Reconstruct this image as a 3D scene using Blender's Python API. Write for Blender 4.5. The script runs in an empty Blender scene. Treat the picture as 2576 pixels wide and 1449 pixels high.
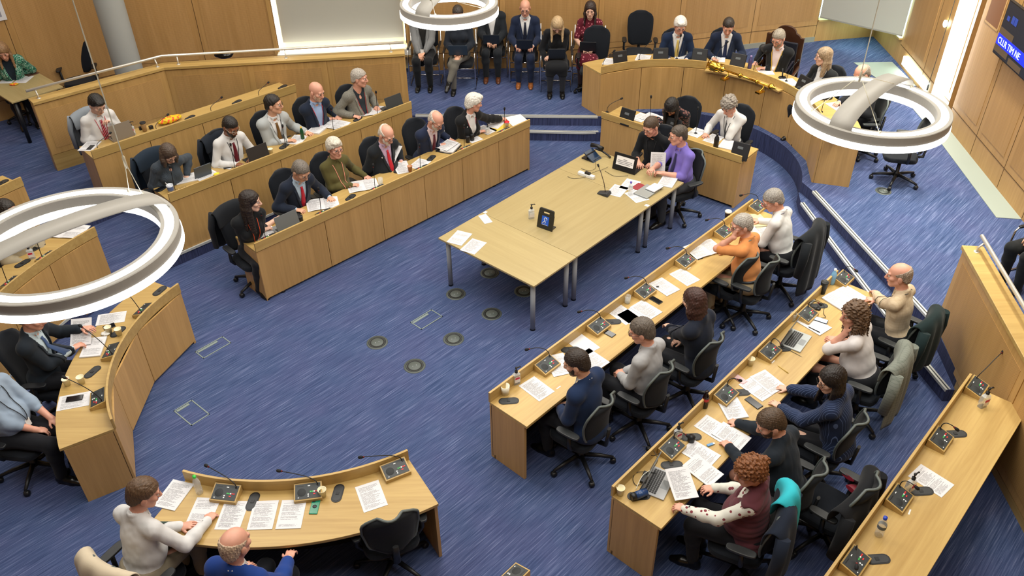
import bpy, bmesh, math, random
import numpy as np
from mathutils import Vector, Matrix, Euler
C = bpy.context.scene.collection
PI = math.pi
IW, IH = 2576, 1449
DEV_PEOPLE = True
# ---------------------------------------------------------------- camera
CAM_F, CAM_PITCH, CAM_ROLL, CAM_H = 2089.15, 0.6363, -0.0135, 6.4127
def cam_axes():
    c, s = math.cos(CAM_PITCH), math.sin(CAM_PITCH)
    fw = np.array([0, c, -s]); r = np.array([1., 0, 0]); u = np.cross(r, fw)
    cr, sr = math.cos(CAM_ROLL), math.sin(CAM_ROLL)
    return cr*r+sr*u, -sr*r+cr*u, fw
AX_R, AX_U, AX_F = cam_axes()
def U(px, py, z=0.0):
    """world point at height z seen at photo pixel (px,py)"""
    d = (px-IW/2)/CAM_F*AX_R-(py-IH/2)/CAM_F*AX_U+AX_F
    t = (z-CAM_H)/d[2]
    return np.array([0, 0, CAM_H])+t*d
cam = bpy.data.cameras.new('camera'); camo = bpy.data.objects.new('camera', cam); C.objects.link(camo)
cam.sensor_width = 36; cam.lens = CAM_F/IW*36; cam.clip_end = 200
M = Matrix.Identity(4)
for i in range(3):
    M[i][0] = AX_R[i]; M[i][1] = AX_U[i]; M[i][2] = -AX_F[i]
M[2][3] = CAM_H
camo.matrix_world = M
bpy.context.scene.camera = camo
# ---------------------------------------------------------------- objects
def tag(o, label=None, cat=None, group=None, kind=None):
    if label: o['label'] = label
    if cat: o['category'] = cat
    if group: o['group'] = group
    if kind: o['kind'] = kind
    return o
def empty(name, loc=(0, 0, 0), rz=0.0, label=None, cat=None, group=None):
    o = bpy.data.objects.new(name, None); C.objects.link(o)
    o.empty_display_size = .1
    o.location = loc; o.rotation_euler = (0, 0, rz)
    return tag(o, label, cat, group)
def mesh_obj(name, v, f, mats, parent=None, smooth=False, fm=None, uv=None):
    me = bpy.data.meshes.new(name)
    v = np.asarray(v, dtype=np.float32)
    if isinstance(f, np.ndarray) and f.ndim == 2:
        n, k = f.shape
        me.vertices.add(len(v)); me.vertices.foreach_set('co', v.ravel())
        me.loops.add(n*k); me.loops.foreach_set('vertex_index', f.astype(np.int32).ravel())
        me.polygons.add(n)
        me.polygons.foreach_set('loop_start', np.arange(0, n*k, k, dtype=np.int32))
        me.update(calc_edges=True)
    else:
        me.from_pydata([tuple(map(float, p)) for p in v], [], [tuple(p) for p in f])
    if not isinstance(mats, (list, tuple)): mats = [mats]
    for m in mats: me.materials.append(m)
    if fm is not None: me.polygons.foreach_set('material_index', np.asarray(fm, dtype=np.int32))
    if smooth is True: me.polygons.foreach_set('use_smooth', np.ones(len(me.polygons), dtype=bool))
    elif smooth is not False and smooth is not None: me.polygons.foreach_set('use_smooth', np.asarray(smooth, dtype=bool))
    if uv is not None:
        l = me.uv_layers.new(name='UVMap')
        l.data.foreach_set('uv', np.asarray(uv, dtype=np.float32).ravel())
    me.validate()
    o = bpy.data.objects.new(name, me); C.objects.link(o)
    if parent is not None: o.parent = parent
    return o
def copy_tree(o, parent=None):
    c = o.copy(); C.objects.link(c)
    if parent is not None: c.parent = parent
    for ch in list(o.children): copy_tree(ch, c)
    return c
class MB:
    """collects shapes, builds one mesh object"""
    def __init__(s): s.v = []; s.f = []; s.m = []; s.s = []
    def add(s, v, f, m=0, smooth=False):
        b = len(s.v); s.v += [tuple(p) for p in v]; s.f += [tuple(i+b for i in q) for q in f]
        s.m += [m]*len(f); s.s += [smooth]*len(f); return s
    def box(s, lo, hi, m=0, T=None):
        x0, y0, z0 = lo; x1, y1, z1 = hi
        v = [(x0,y0,z0),(x1,y0,z0),(x1,y1,z0),(x0,y1,z0),(x0,y0,z1),(x1,y0,z1),(x1,y1,z1),(x0,y1,z1)]
        if T is not None: v = [tuple(T @ Vector(p)) for p in v]
        return s.add(v, [(0,3,2,1),(4,5,6,7),(0,1,5,4),(1,2,6,5),(2,3,7,6),(3,0,4,7)], m)
    def prism(s, poly, z0, z1, m=0, T=None):
        n = len(poly)
        a = sum(poly[i][0]*poly[(i+1) % n][1]-poly[(i+1) % n][0]*poly[i][1] for i in range(n))
        if a < 0: poly = poly[::-1]
        v = [(p[0], p[1], z0) for p in poly]+[(p[0], p[1], z1) for p in poly]
        if T is not None: v = [tuple(T @ Vector(p)) for p in v]
        f = [tuple(range(n-1, -1, -1)), tuple(range(n, 2*n))]+[(i, (i+1) % n, n+(i+1) % n, n+i) for i in range(n)]
        return s.add(v, f, m)
    def tube(s, path, r, n=8, m=0, cap=True, flat=1.0, upv=None):
        P = [np.asarray(p, float) for p in path]; k = len(P)
        R = r if hasattr(r, '__len__') else [r]*k
        v = []; prev = None
        for i in range(k):
            t = P[min(i+1, k-1)]-P[max(i-1, 0)]; t = t/(np.linalg.norm(t)+1e-9)
            if prev is None:
                a = np.array(upv if upv is not None else ([0, 0, 1.] if abs(t[2]) < .9 else [1., 0, 0]))
            else: a = prev
            b = a-t*(a@t); b /= np.linalg.norm(b)+1e-9; prev = b; c = np.cross(t, b)
            for j in range(n):
                an = 2*PI*j/n
                v.append(P[i]+R[i]*(math.cos(an)*b*flat+math.sin(an)*c))
        f = [(i*n+j, i*n+(j+1) % n, (i+1)*n+(j+1) % n, (i+1)*n+j) for i in range(k-1) for j in range(n)]
        s.add(v, f, m, True)
        if cap:
            b = len(s.v)-k*n
            s.f += [tuple(b+j for j in range(n-1, -1, -1)), tuple(b+(k-1)*n+j for j in range(n))]
            s.m += [m, m]; s.s += [False, False]
        return s
    def lathe(s, prof, c=(0, 0, 0), n=20, m=0, T=None, smooth=True):
        k = len(prof)
        v = [(c[0]+r*math.cos(2*PI*j/n), c[1]+r*math.sin(2*PI*j/n), c[2]+z) for r, z in prof for j in range(n)]
        if T is not None: v = [tuple(T @ Vector(p)) for p in v]
        f = [(i*n+j, i*n+(j+1) % n, (i+1)*n+(j+1) % n, (i+1)*n+j) for i in range(k-1) for j in range(n)]
        return s.add(v, f, m, smooth)
    def strip(s, P, y0, y1, z0, z1, m=0, N=None):
        """solid that follows the plan path P between offsets y0,y1 (towards N) and heights z0,z1"""
        n = len(P); v = []
        for p, q in zip(P, N):
            a = (p[0]+q[0]*y0, p[1]+q[1]*y0); b = (p[0]+q[0]*y1, p[1]+q[1]*y1)
            v += [(a[0], a[1], z0), (b[0], b[1], z0), (b[0], b[1], z1), (a[0], a[1], z1)]
        f = []
        for i in range(n-1):
            for j in range(4):
                f.append((i*4+j, i*4+(j+1) % 4, i*4+4+(j+1) % 4, i*4+4+j))
        f += [(3, 2, 1, 0), tuple((n-1)*4+j for j in range(4))]
        return s.add(v, f, m)
    def build(s, name, mats, parent=None, bevel=0, smooth=None):
        o = mesh_obj(name, s.v, s.f, mats, parent, smooth=s.s if smooth is None else smooth, fm=s.m)
        bm = bmesh.new(); bm.from_mesh(o.data); bmesh.ops.recalc_face_normals(bm, faces=bm.faces)
        bm.to_mesh(o.data); bm.free()
        if bevel:
            b = o.modifiers.new('edge', 'BEVEL'); b.width = bevel; b.segments = 2; b.limit_method = 'ANGLE'; b.angle_limit = .7
        return o
def rotz(a): return Matrix.Rotation(a, 4, 'Z')
def TR(loc, rz=0, rx=0, ry=0): return Matrix.Translation(loc) @ Euler((rx, ry, rz)).to_matrix().to_4x4()
# ---------------------------------------------------------------- materials
MATS = {}
def srgb(h):
    if isinstance(h, str):
        h = h.lstrip('#'); c = [int(h[i:i+2], 16)/255 for i in (0, 2, 4)]
    else: c = list(h)
    return tuple((x/12.92 if x <= .04045 else ((x+.055)/1.055)**2.4) for x in c)
class NT:
    def __init__(s, name):
        s.mat = bpy.data.materials.new(name); s.mat.use_nodes = True; s.t = s.mat.node_tree
        s.bsdf = s.t.nodes['Principled BSDF']; s.x = 0
    def n(s, typ, **kw):
        nd = s.t.nodes.new(typ)
        for k, v in kw.items():
            if k in nd.inputs.keys(): nd.inputs[k].default_value = v
            else: setattr(nd, k, v)
        return nd
    def l(s, a, b): s.t.links.new(a, b); return s
    def out(s, nd, i=0): return nd.outputs[i]
    def ramp(s, fac, stops, interp='LINEAR'):
        r = s.n('ShaderNodeValToRGB'); e = r.color_ramp.elements; r.color_ramp.interpolation = interp
        while len(e) < len(stops): e.new(.5)
        for el, (p, c) in zip(e, stops):
            el.position = p; el.color = (*c, 1) if len(c) == 3 else c
        s.l(fac, r.inputs[0]); return r.outputs[0]
    def coords(s, scale=(1, 1, 1), rot=(0, 0, 0), kind='Object', loc=(0, 0, 0)):
        t = s.n('ShaderNodeTexCoord'); m = s.n('ShaderNodeMapping')
        m.inputs['Scale'].default_value = scale; m.inputs['Rotation'].default_value = rot; m.inputs['Location'].default_value = loc
        s.l(t.outputs[kind], m.inputs[0]); return m
    def noise(s, vec, scale=5., detail=3., rough=.5, dist=0.):
        n = s.n('ShaderNodeTexNoise'); n.inputs['Scale'].default_value = scale; n.inputs['Detail'].default_value = detail
        n.inputs['Roughness'].default_value = rough; n.inputs['Distortion'].default_value = dist
        s.l(vec, n.inputs['Vector']); return n.outputs[0]
    def math(s, op, a, b=None, c=None):
        n = s.n('ShaderNodeMath'); n.operation = op
        for i, x in enumerate((a, b, c)):
            if x is None: continue
            if isinstance(x, (int, float)): n.inputs[i].default_value = x
            else: s.l(x, n.inputs[i])
        return n.outputs[0]
    def mix(s, fac, a, b):
        n = s.n('ShaderNodeMix'); n.data_type = 'RGBA'
        for sock, x in ((n.inputs[0], fac), (n.inputs[6], a), (n.inputs[7], b)):
            if isinstance(x, (int, float)): sock.default_value = x
            elif isinstance(x, tuple): sock.default_value = (*x, 1) if len(x) == 3 else x
            else: s.l(x, sock)
        return n.outputs[2]
    def bump(s, h, strength=.3, dist=.01):
        b = s.n('ShaderNodeBump'); b.inputs['Strength'].default_value = strength; b.inputs['Distance'].default_value = dist
        s.l(h, b.inputs['Height']); s.l(b.outputs[0], s.bsdf.inputs['Normal'])
    def col(s, c):
        if isinstance(c, tuple): s.bsdf.inputs['Base Color'].default_value = (*c, 1)
        else: s.l(c, s.bsdf.inputs['Base Color'])
    def set(s, **kw):
        for k, v in kw.items(): s.bsdf.inputs[k.replace('_', ' ')].default_value = v
        return s
def plain(name, c, rough=.5, metal=0., spec=.5, **kw):
    if name in MATS: return MATS[name]
    t = NT(name); t.col(srgb(c)); t.set(Roughness=rough, Metallic=metal); t.bsdf.inputs['Specular IOR Level'].default_value = spec
    for k, v in kw.items(): t.bsdf.inputs[k.replace('_', ' ')].default_value = v
    MATS[name] = t.mat; return t.mat
def emit(name, c, strength):
    if name in MATS: return MATS[name]
    t = NT(name); t.col(srgb(c)); t.bsdf.inputs['Emission Color'].default_value = (*srgb(c), 1); t.bsdf.inputs['Emission Strength'].default_value = strength
    MATS[name] = t.mat; return t.mat
def oak(name, axis='z', tint=(.56, .36, .16), dark=(.40, .235, .085), perf=False, rough=.38):
    t = NT(name)
    sc = {'x': (1.2, 26, 26), 'z': (26, 26, 1.2), 'y': (26, 1.2, 26)}[axis]
    oi = t.n('ShaderNodeObjectInfo')
    m = t.coords(sc); off = t.n('ShaderNodeVectorMath'); off.operation = 'ADD'
    cv = t.n('ShaderNodeCombineXYZ'); r = t.math('MULTIPLY', oi.outputs['Random'], 37.)
    for i in range(3): t.l(r, cv.inputs[i])
    t.l(m.outputs[0], off.inputs[0]); t.l(cv.outputs[0], off.inputs[1])
    n1 = t.noise(off.outputs[0], 1.0, 5, .6, .6)
    m2 = t.coords(tuple(x*.16 for x in sc)); off2 = t.n('ShaderNodeVectorMath'); off2.operation = 'ADD'
    t.l(m2.outputs[0], off2.inputs[0]); t.l(cv.outputs[0], off2.inputs[1])
    n2 = t.noise(off2.outputs[0], 1.0, 3, .5, 1.2)
    f = t.math('ADD', t.math('MULTIPLY', n1, .55), t.math('MULTIPLY', n2, .45))
    c = t.ramp(f, [(.32, dark), (.5, tuple((a+b)/2 for a, b in zip(tint, dark))), (.66, tint)])
    vr = t.math('ADD', .93, t.math('MULTIPLY', oi.outputs['Random'], .12))
    hv = t.n('ShaderNodeHueSaturation'); t.l(c, hv.inputs['Color']); t.l(vr, hv.inputs['Value'])
    c = hv.outputs[0]
    if perf:
        pm = t.coords((1, 1, 1)); sp = t.n('ShaderNodeSeparateXYZ'); t.l(pm.outputs[0], sp.inputs[0])
        a = t.math('SINE', t.math('MULTIPLY', sp.outputs[0], 2*PI/.022)); b = t.math('SINE', t.math('MULTIPLY', sp.outputs[2], 2*PI/.016))
        d = t.math('GREATER_THAN', t.math('ADD', t.math('MULTIPLY', a, .4), b), .55)
        c = t.mix(t.math('MULTIPLY', d, .38), c, tuple(x*.35 for x in dark))
    t.col(c); t.set(Roughness=rough); t.bump(n1, .06, .002)
    MATS[name] = t.mat; return t.mat
OAKT, OAKD = (.53, .365, .130), (.39, .245, .075)
OAK_X = oak('oak_lengthwise', 'x', OAKT, OAKD); OAK_Z = oak('oak_upright', 'z', (.56, .34, .123), (.41, .243, .08)); OAK_Y = oak('oak_crosswise', 'y', OAKT, OAKD)
OAK_P = oak('oak_perforated', 'z', (.53, .315, .115), (.43, .25, .085), perf=True, rough=.5)
OAK_W = oak('oak_wall', 'z', (.50, .29, .108), (.39, .215, .07), perf=True, rough=.5)
OAK_WP = oak('oak_wall_plain', 'z', (.51, .30, .11), (.40, .22, .072), rough=.45)
LIGHT_OAK = oak('light_table_oak', 'x', (.415, .33, .158), (.345, .268, .12), rough=.33)
LIGHT_OAK_Y = oak('light_table_oak_cross', 'y', (.415, .33, .158), (.345, .268, .12), rough=.33)
GAP = plain('dark_red_gap', '#2a0d0c', .7)
BLACK = plain('black_plastic', '#14161a', .45); BLACKF = plain('black_matte', '#0c0e12', .8)
CHARCOAL = plain('charcoal_plastic', '#2b2e30', .5); GREYM = plain('grey_metal', '#979da4', .4, .05)
STEEL = plain('brushed_steel', '#d6d3ca', .34, .55); CHROME = plain('chrome', '#d8d8d8', .12, 1.)
WHITE = plain('white_plastic', '#e8e8e4', .5); CREAM = plain('cream_card', '#e9e2c4', .6)
NOSE = plain('aluminium_nosing', '#c4c6c2', .45, .2)
def carpet():
    t = NT('blue_streaked_carpet')
    a = math.radians(46)
    m = t.coords((1, 1, 1), (0, 0, -a), 'Object')
    s1 = t.n('ShaderNodeMapping'); s1.inputs['Scale'].default_value = (2.2, 75, 1); t.l(m.outputs[0], s1.inputs[0])
    s2 = t.n('ShaderNodeMapping'); s2.inputs['Scale'].default_value = (4.5, 160, 1); t.l(m.outputs[0], s2.inputs[0])
    n1 = t.noise(s1.outputs[0], 1., 3, .6); n2 = t.noise(s2.outputs[0], 1., 2, .5); n3 = t.noise(m.outputs[0], 1.6, 3, .5); n4 = t.noise(m.outputs[0], 260., 2, .5)
    f = t.math('ADD', t.math('MULTIPLY', n1, .55), t.math('ADD', t.math('MULTIPLY', n2, .3), t.math('MULTIPLY', n4, .15)))
    c = t.ramp(f, [(.30, (.018, .032, .084)), (.46, (.045, .071, .164)), (.56, (.080, .110, .226)), (.70, (.22, .26, .43))])
    c = t.mix(t.math('MULTIPLY', t.ramp(n3, [(.4, (0, 0, 0)), (.65, (1, 1, 1))]), .35), c, t.mix(.4, c, (.12, .085, .21)))
    t.col(c); t.set(Roughness=.95); t.bsdf.inputs['Specular IOR Level'].default_value = .1
    t.bump(n4, .5, .004)
    MATS['carpet'] = t.mat; return t.mat
CARPET = carpet()
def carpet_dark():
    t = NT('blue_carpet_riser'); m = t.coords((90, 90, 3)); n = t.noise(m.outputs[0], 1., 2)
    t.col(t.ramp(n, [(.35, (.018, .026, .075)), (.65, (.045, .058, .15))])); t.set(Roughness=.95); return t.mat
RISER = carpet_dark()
def fabric(name, c, kind='plain', c2=None, rough=.85, bump=.25):
    key = 'fabric_'+name
    if key in MATS: return MATS[key]
    t = NT(key); a = tuple(min(x, .66) for x in srgb(c)); b = srgb(c2) if c2 else None
    m = t.coords((1, 1, 1)); co = m.outputs[0]
    n = t.noise(co, 9., 3, .5, .4)
    base = t.mix(n, tuple(x*.90 for x in a), tuple(min(.72, x*1.07) for x in a))
    h = n
    if kind == 'tweed':
        w = t.noise(co, 220., 2, .6); base = t.mix(t.ramp(w, [(.4, (0, 0, 0)), (.6, (1, 1, 1))]), base, b)
    elif kind == 'pinstripe':
        sp = t.n('ShaderNodeSeparateXYZ'); t.l(co, sp.inputs[0])
        s = t.math('GREATER_THAN', t.math('SINE', t.math('MULTIPLY', t.math('ADD', sp.outputs[0], t.math('MULTIPLY', sp.outputs[1], .6)), 2*PI/.019)), .93)
        base = t.mix(s, base, b)
    elif kind == 'check':
        sp = t.n('ShaderNodeSeparateXYZ'); t.l(co, sp.inputs[0])
        s1 = t.math('GREATER_THAN', t.math('SINE', t.math('MULTIPLY', sp.outputs[0], 2*PI/.035)), .75)
        s2 = t.math('GREATER_THAN', t.math('SINE', t.math('MULTIPLY', sp.outputs[2], 2*PI/.035)), .75)
        base = t.mix(t.math('MULTIPLY', t.math('ADD', s1, s2), .4), base, b)
        w = t.noise(co, 200., 2, .6); base = t.mix(t.math('MULTIPLY', w, .35), base, b)
    elif kind in ('floral', 'spots'):
        v = t.n('ShaderNodeTexVoronoi'); v.inputs['Scale'].default_value = 26. if kind == 'floral' else 21.; t.l(co, v.inputs['Vector'])
        thr = .42 if kind == 'floral' else .27
        s = t.math('LESS_THAN', v.outputs['Distance'], thr)
        base = t.mix(s, base, t.mix(t.noise(co, 40., 1), b, tuple(min(1, x*1.8+.02) for x in b)))
    elif kind == 'leafy':
        w = t.noise(co, 30., 3, .6, 2.); base = t.ramp(w, [(.38, a), (.47, b), (.56, srgb('#c9d6cc')), (.62, a)], 'CONSTANT')
    elif kind == 'knit':
        sp = t.n('ShaderNodeSeparateXYZ'); t.l(co, sp.inputs[0]); h = t.math('SINE', t.math('MULTIPLY', t.math('ADD', sp.outputs[0], sp.outputs[1]), 2*PI/.014))
        base = t.mix(t.math('MULTIPLY', t.math('ADD', h, 1.), .2), base, tuple(x*.45 for x in a))
    elif kind == 'tie':
        sp = t.n('ShaderNodeSeparateXYZ'); t.l(co, sp.inputs[0])
        s = t.math('GREATER_THAN', t.math('SINE', t.math('MULTIPLY', t.math('ADD', sp.outputs[0], sp.outputs[2]), 2*PI/.04)), .3)
        base = t.mix(s, base, b)
    fine = t.noise(co, 350., 2, .5)
    t.col(base); t.set(Roughness=rough); t.bsdf.inputs['Specular IOR Level'].default_value = .25
    t.bsdf.inputs['Sheen Weight'].default_value = .08
    t.bump(t.math('ADD', t.math('MULTIPLY', h, .6), t.math('MULTIPLY', fine, .25)), bump, .01)
    MATS[key] = t.mat; return t.mat
def skin(name, c):
    key = 'skin_'+name
    if key in MATS: return MATS[key]
    t = NT(key); a = srgb(c); m = t.coords((1, 1, 1)); n = t.noise(m.outputs[0], 22., 3, .6)
    t.col(t.mix(n, tuple(x*.86 for x in a), (min(1, a[0]*1.08), a[1]*1.0, a[2]*1.0))); t.set(Roughness=.48)
    t.bsdf.inputs['Subsurface Weight'].default_value = 0.0
    MATS[key] = t.mat; return t.mat
def hairm(name, c):
    key = 'hair_'+name
    if key in MATS: return MATS[key]
    t = NT(key); a = srgb(c); m = t.coords((170, 60, 24)); n = t.noise(m.outputs[0], 1., 4, .6, .8)
    t.col(t.ramp(n, [(.3, tuple(x*.45 for x in a)), (.5, a), (.72, tuple(min(1, x*1.5+.01) for x in a))])); t.set(Roughness=.5)
    t.bump(n, .6, .006); MATS[key] = t.mat; return t.mat
# ---------------------------------------------------------------- distance-field modeller
def A(*p): return np.array(p, dtype=np.float64)
def unit(v): return v/(np.linalg.norm(v)+1e-12)
class Field:
    def __init__(s, xs, ys, zs):
        s.ax = [np.asarray(a, np.float32) for a in (xs, ys, zs)]
        s.F = np.full((len(xs), len(ys), len(zs)), 1.0, np.float32)
    @staticmethod
    def uniform(lo, hi, h): return Field(*[np.arange(lo[i], hi[i]+h, h) for i in range(3)])
    def sub(s, lo, hi):
        sl = []
        for i in range(3):
            a = int(np.searchsorted(s.ax[i], lo[i])); b = int(np.searchsorted(s.ax[i], hi[i]))
            if b <= a: return None
            sl.append(slice(a, b))
        return tuple(sl)
    def grid(s, sl):
        return s.ax[0][sl[0]][:, None, None], s.ax[1][sl[1]][None, :, None], s.ax[2][sl[2]][None, None, :]
    def put(s, fn, lo, hi, k=.01, op='u'):
        pad = k+.03
        sl = s.sub(np.asarray(lo)-pad, np.asarray(hi)+pad)
        if sl is None: return
        d = fn(*s.grid(sl)).astype(np.float32); Fs = s.F[sl]
        if op == 'u':
            h = np.maximum(k-np.abs(Fs-d), 0)/max(k, 1e-6); s.F[sl] = np.minimum(Fs, d)-h*h*k*.25
        else:  # subtract
            d = -d; h = np.maximum(k-np.abs(Fs-d), 0)/max(k, 1e-6); s.F[sl] = np.maximum(Fs, d)+h*h*k*.25
    def cone(s, a, b, ra, rb, k=.01, op='u', flat=None):
        """tapered capsule; flat=(axis,f) squeezes it along a direction"""
        a, b = A(*a), A(*b); ab = b-a; L2 = ab@ab+1e-12
        r = max(ra, rb)*1.02
        def fn(X, Y, Z):
            t = np.clip(((X-a[0])*ab[0]+(Y-a[1])*ab[1]+(Z-a[2])*ab[2])/L2, 0, 1)
            dx, dy, dz = X-a[0]-t*ab[0], Y-a[1]-t*ab[1], Z-a[2]-t*ab[2]
            if flat is not None:
                n, f = flat; q = (dx*n[0]+dy*n[1]+dz*n[2])*(f-1)
                dx, dy, dz = dx+q*n[0], dy+q*n[1], dz+q*n[2]
            return np.sqrt(dx*dx+dy*dy+dz*dz)-(ra+t*(rb-ra))
        s.put(fn, np.minimum(a, b)-r, np.maximum(a, b)+r, k, op)
    def ell(s, c, r, R=None, k=.01, op='u', inflate=0.):
        """ellipsoid, R = 3x3 with columns = axes"""
        c = A(*c); r = A(*r)+inflate; R = np.eye(3) if R is None else R
        ext = np.sqrt(((R*r)**2).sum(1))
        def fn(X, Y, Z):
            x, y, z = X-c[0], Y-c[1], Z-c[2]
            u = [(x*R[0, i]+y*R[1, i]+z*R[2, i]) for i in range(3)]
            k0 = np.sqrt(sum((u[i]/r[i])**2 for i in range(3))); k1 = np.sqrt(sum((u[i]/r[i]**2)**2 for i in range(3)))+1e-9
            return k0*(k0-1)/k1
        s.put(fn, c-ext, c+ext, k, op)
    def cut(s, fn, k=.004):
        """keep only where fn<0"""
        d = fn(*s.grid((slice(None),)*3)).astype(np.float32)
        h = np.maximum(k-np.abs(s.F-d), 0)/k; s.F = np.maximum(s.F, d)+h*h*k*.25
    def wrinkle(s, amp, wl, seed=0, stretch=(1, 1, 1)):
        rs = np.random.RandomState(seed); X, Y, Z = s.grid((slice(None),)*3); n = 0
        for i in range(4):
            d = unit(rs.normal(size=3))*A(*stretch)*2*PI/(wl*(.7+.6*rs.rand())); e = unit(rs.normal(size=3))*2*PI/(wl*2.2)
            n = n+np.sin(d[0]*X+d[1]*Y+d[2]*Z+rs.rand()*6)*np.sin(e[0]*X+e[1]*Y+e[2]*Z+rs.rand()*6)
        s.F += (amp*.5*n).astype(np.float32)
    def at(s, p):
        i = [int(np.clip(np.searchsorted(s.ax[j], p[j])-1, 0, len(s.ax[j])-1)) for j in range(3)]
        return float(s.F[tuple(i)])
    def hit(s, p, d, step=.003, n=200, off=0.):
        """march from p along d until inside; returns the surface point"""
        p = A(*p); d = unit(A(*d))
        for i in range(n):
            q = p+d*step*i
            if s.at(q) < off: return q
        return None
    def mesh(s):
        F = s.F; F[0] = F[-1] = 1; F[:, 0] = F[:, -1] = 1; F[:, :, 0] = F[:, :, -1] = 1
        I = F < 0
        nx, ny, nz = F.shape
        cnt = np.zeros((nx-1, ny-1, nz-1), np.int8)
        for a in (0, 1):
            for b in (0, 1):
                for c in (0, 1): cnt += I[a:nx-1+a, b:ny-1+b, c:nz-1+c]
        act = np.argwhere((cnt > 0) & (cnt < 8))
        if len(act) == 0: return None
        idx = np.full(cnt.shape, -1, np.int32); idx[act[:, 0], act[:, 1], act[:, 2]] = np.arange(len(act))
        P = np.zeros((len(act), 3)); W = np.zeros(len(act))
        x, y, z = act.T; a0, a1, a2 = s.ax
        co = lambda i, j, k: np.stack([a0[i], a1[j], a2[k]], 1).astype(np.float64)
        for ax in range(3):
            for u in (0, 1):
                for v in (0, 1):
                    o = [0, 0, 0]; oo = [q for q in range(3) if q != ax]; o[oo[0]] = u; o[oo[1]] = v
                    i0 = (x+o[0], y+o[1], z+o[2]); o[ax] = 1; i1 = (x+o[0], y+o[1], z+o[2])
                    f0, f1 = F[i0], F[i1]; m = (f0 < 0) != (f1 < 0)
                    t = np.where(m, f0/(f0-f1+1e-12), 0)[:, None]
                    p = co(*i0)*(1-t)+co(*i1)*t; P[m] += p[m]; W[m] += 1
        P /= W[:, None]
        Q = []
        for ax in range(3):
            sl0 = [slice(1, -1)]*3; sl1 = [slice(1, -1)]*3
            sl0[ax] = slice(0, -1); sl1[ax] = slice(1, None)
            a, b = I[tuple(sl0)], I[tuple(sl1)]; ch = np.argwhere(a != b)
            if len(ch) == 0: continue
            off = np.ones(3, int); off[ax] = 0; e = ch+off
            fl = a[ch[:, 0], ch[:, 1], ch[:, 2]]
            o1, o2 = [q for q in range(3) if q != ax]
            def cell(d1, d2):
                c = e.copy(); c[:, o1] -= d1; c[:, o2] -= d2; return idx[c[:, 0], c[:, 1], c[:, 2]]
            q = np.stack([cell(1, 1), cell(0, 1), cell(0, 0), cell(1, 0)], 1)
            rev = fl if ax != 1 else ~fl
            q = np.where(rev[:, None], q, q[:, ::-1]); Q.append(q)
        Q = np.concatenate(Q); Q = Q[(Q >= 0).all(1)]
        return P, Q
    def build(s, name, mat, parent):
        r = s.mesh()
        if r is None: return None
        return mesh_obj(name, r[0], r[1], mat, parent, smooth=True)
def axes_h(lo, hi, h, fine=None, hf=None):
    """coordinates from lo to hi, step h, finer step hf inside the given intervals"""
    out = [lo]
    while out[-1] < hi:
        p = out[-1]; st = h
        if fine:
            for a, b in fine:
                if a <= p <= b: st = hf
        out.append(p+st)
    return np.array(out)
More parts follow.
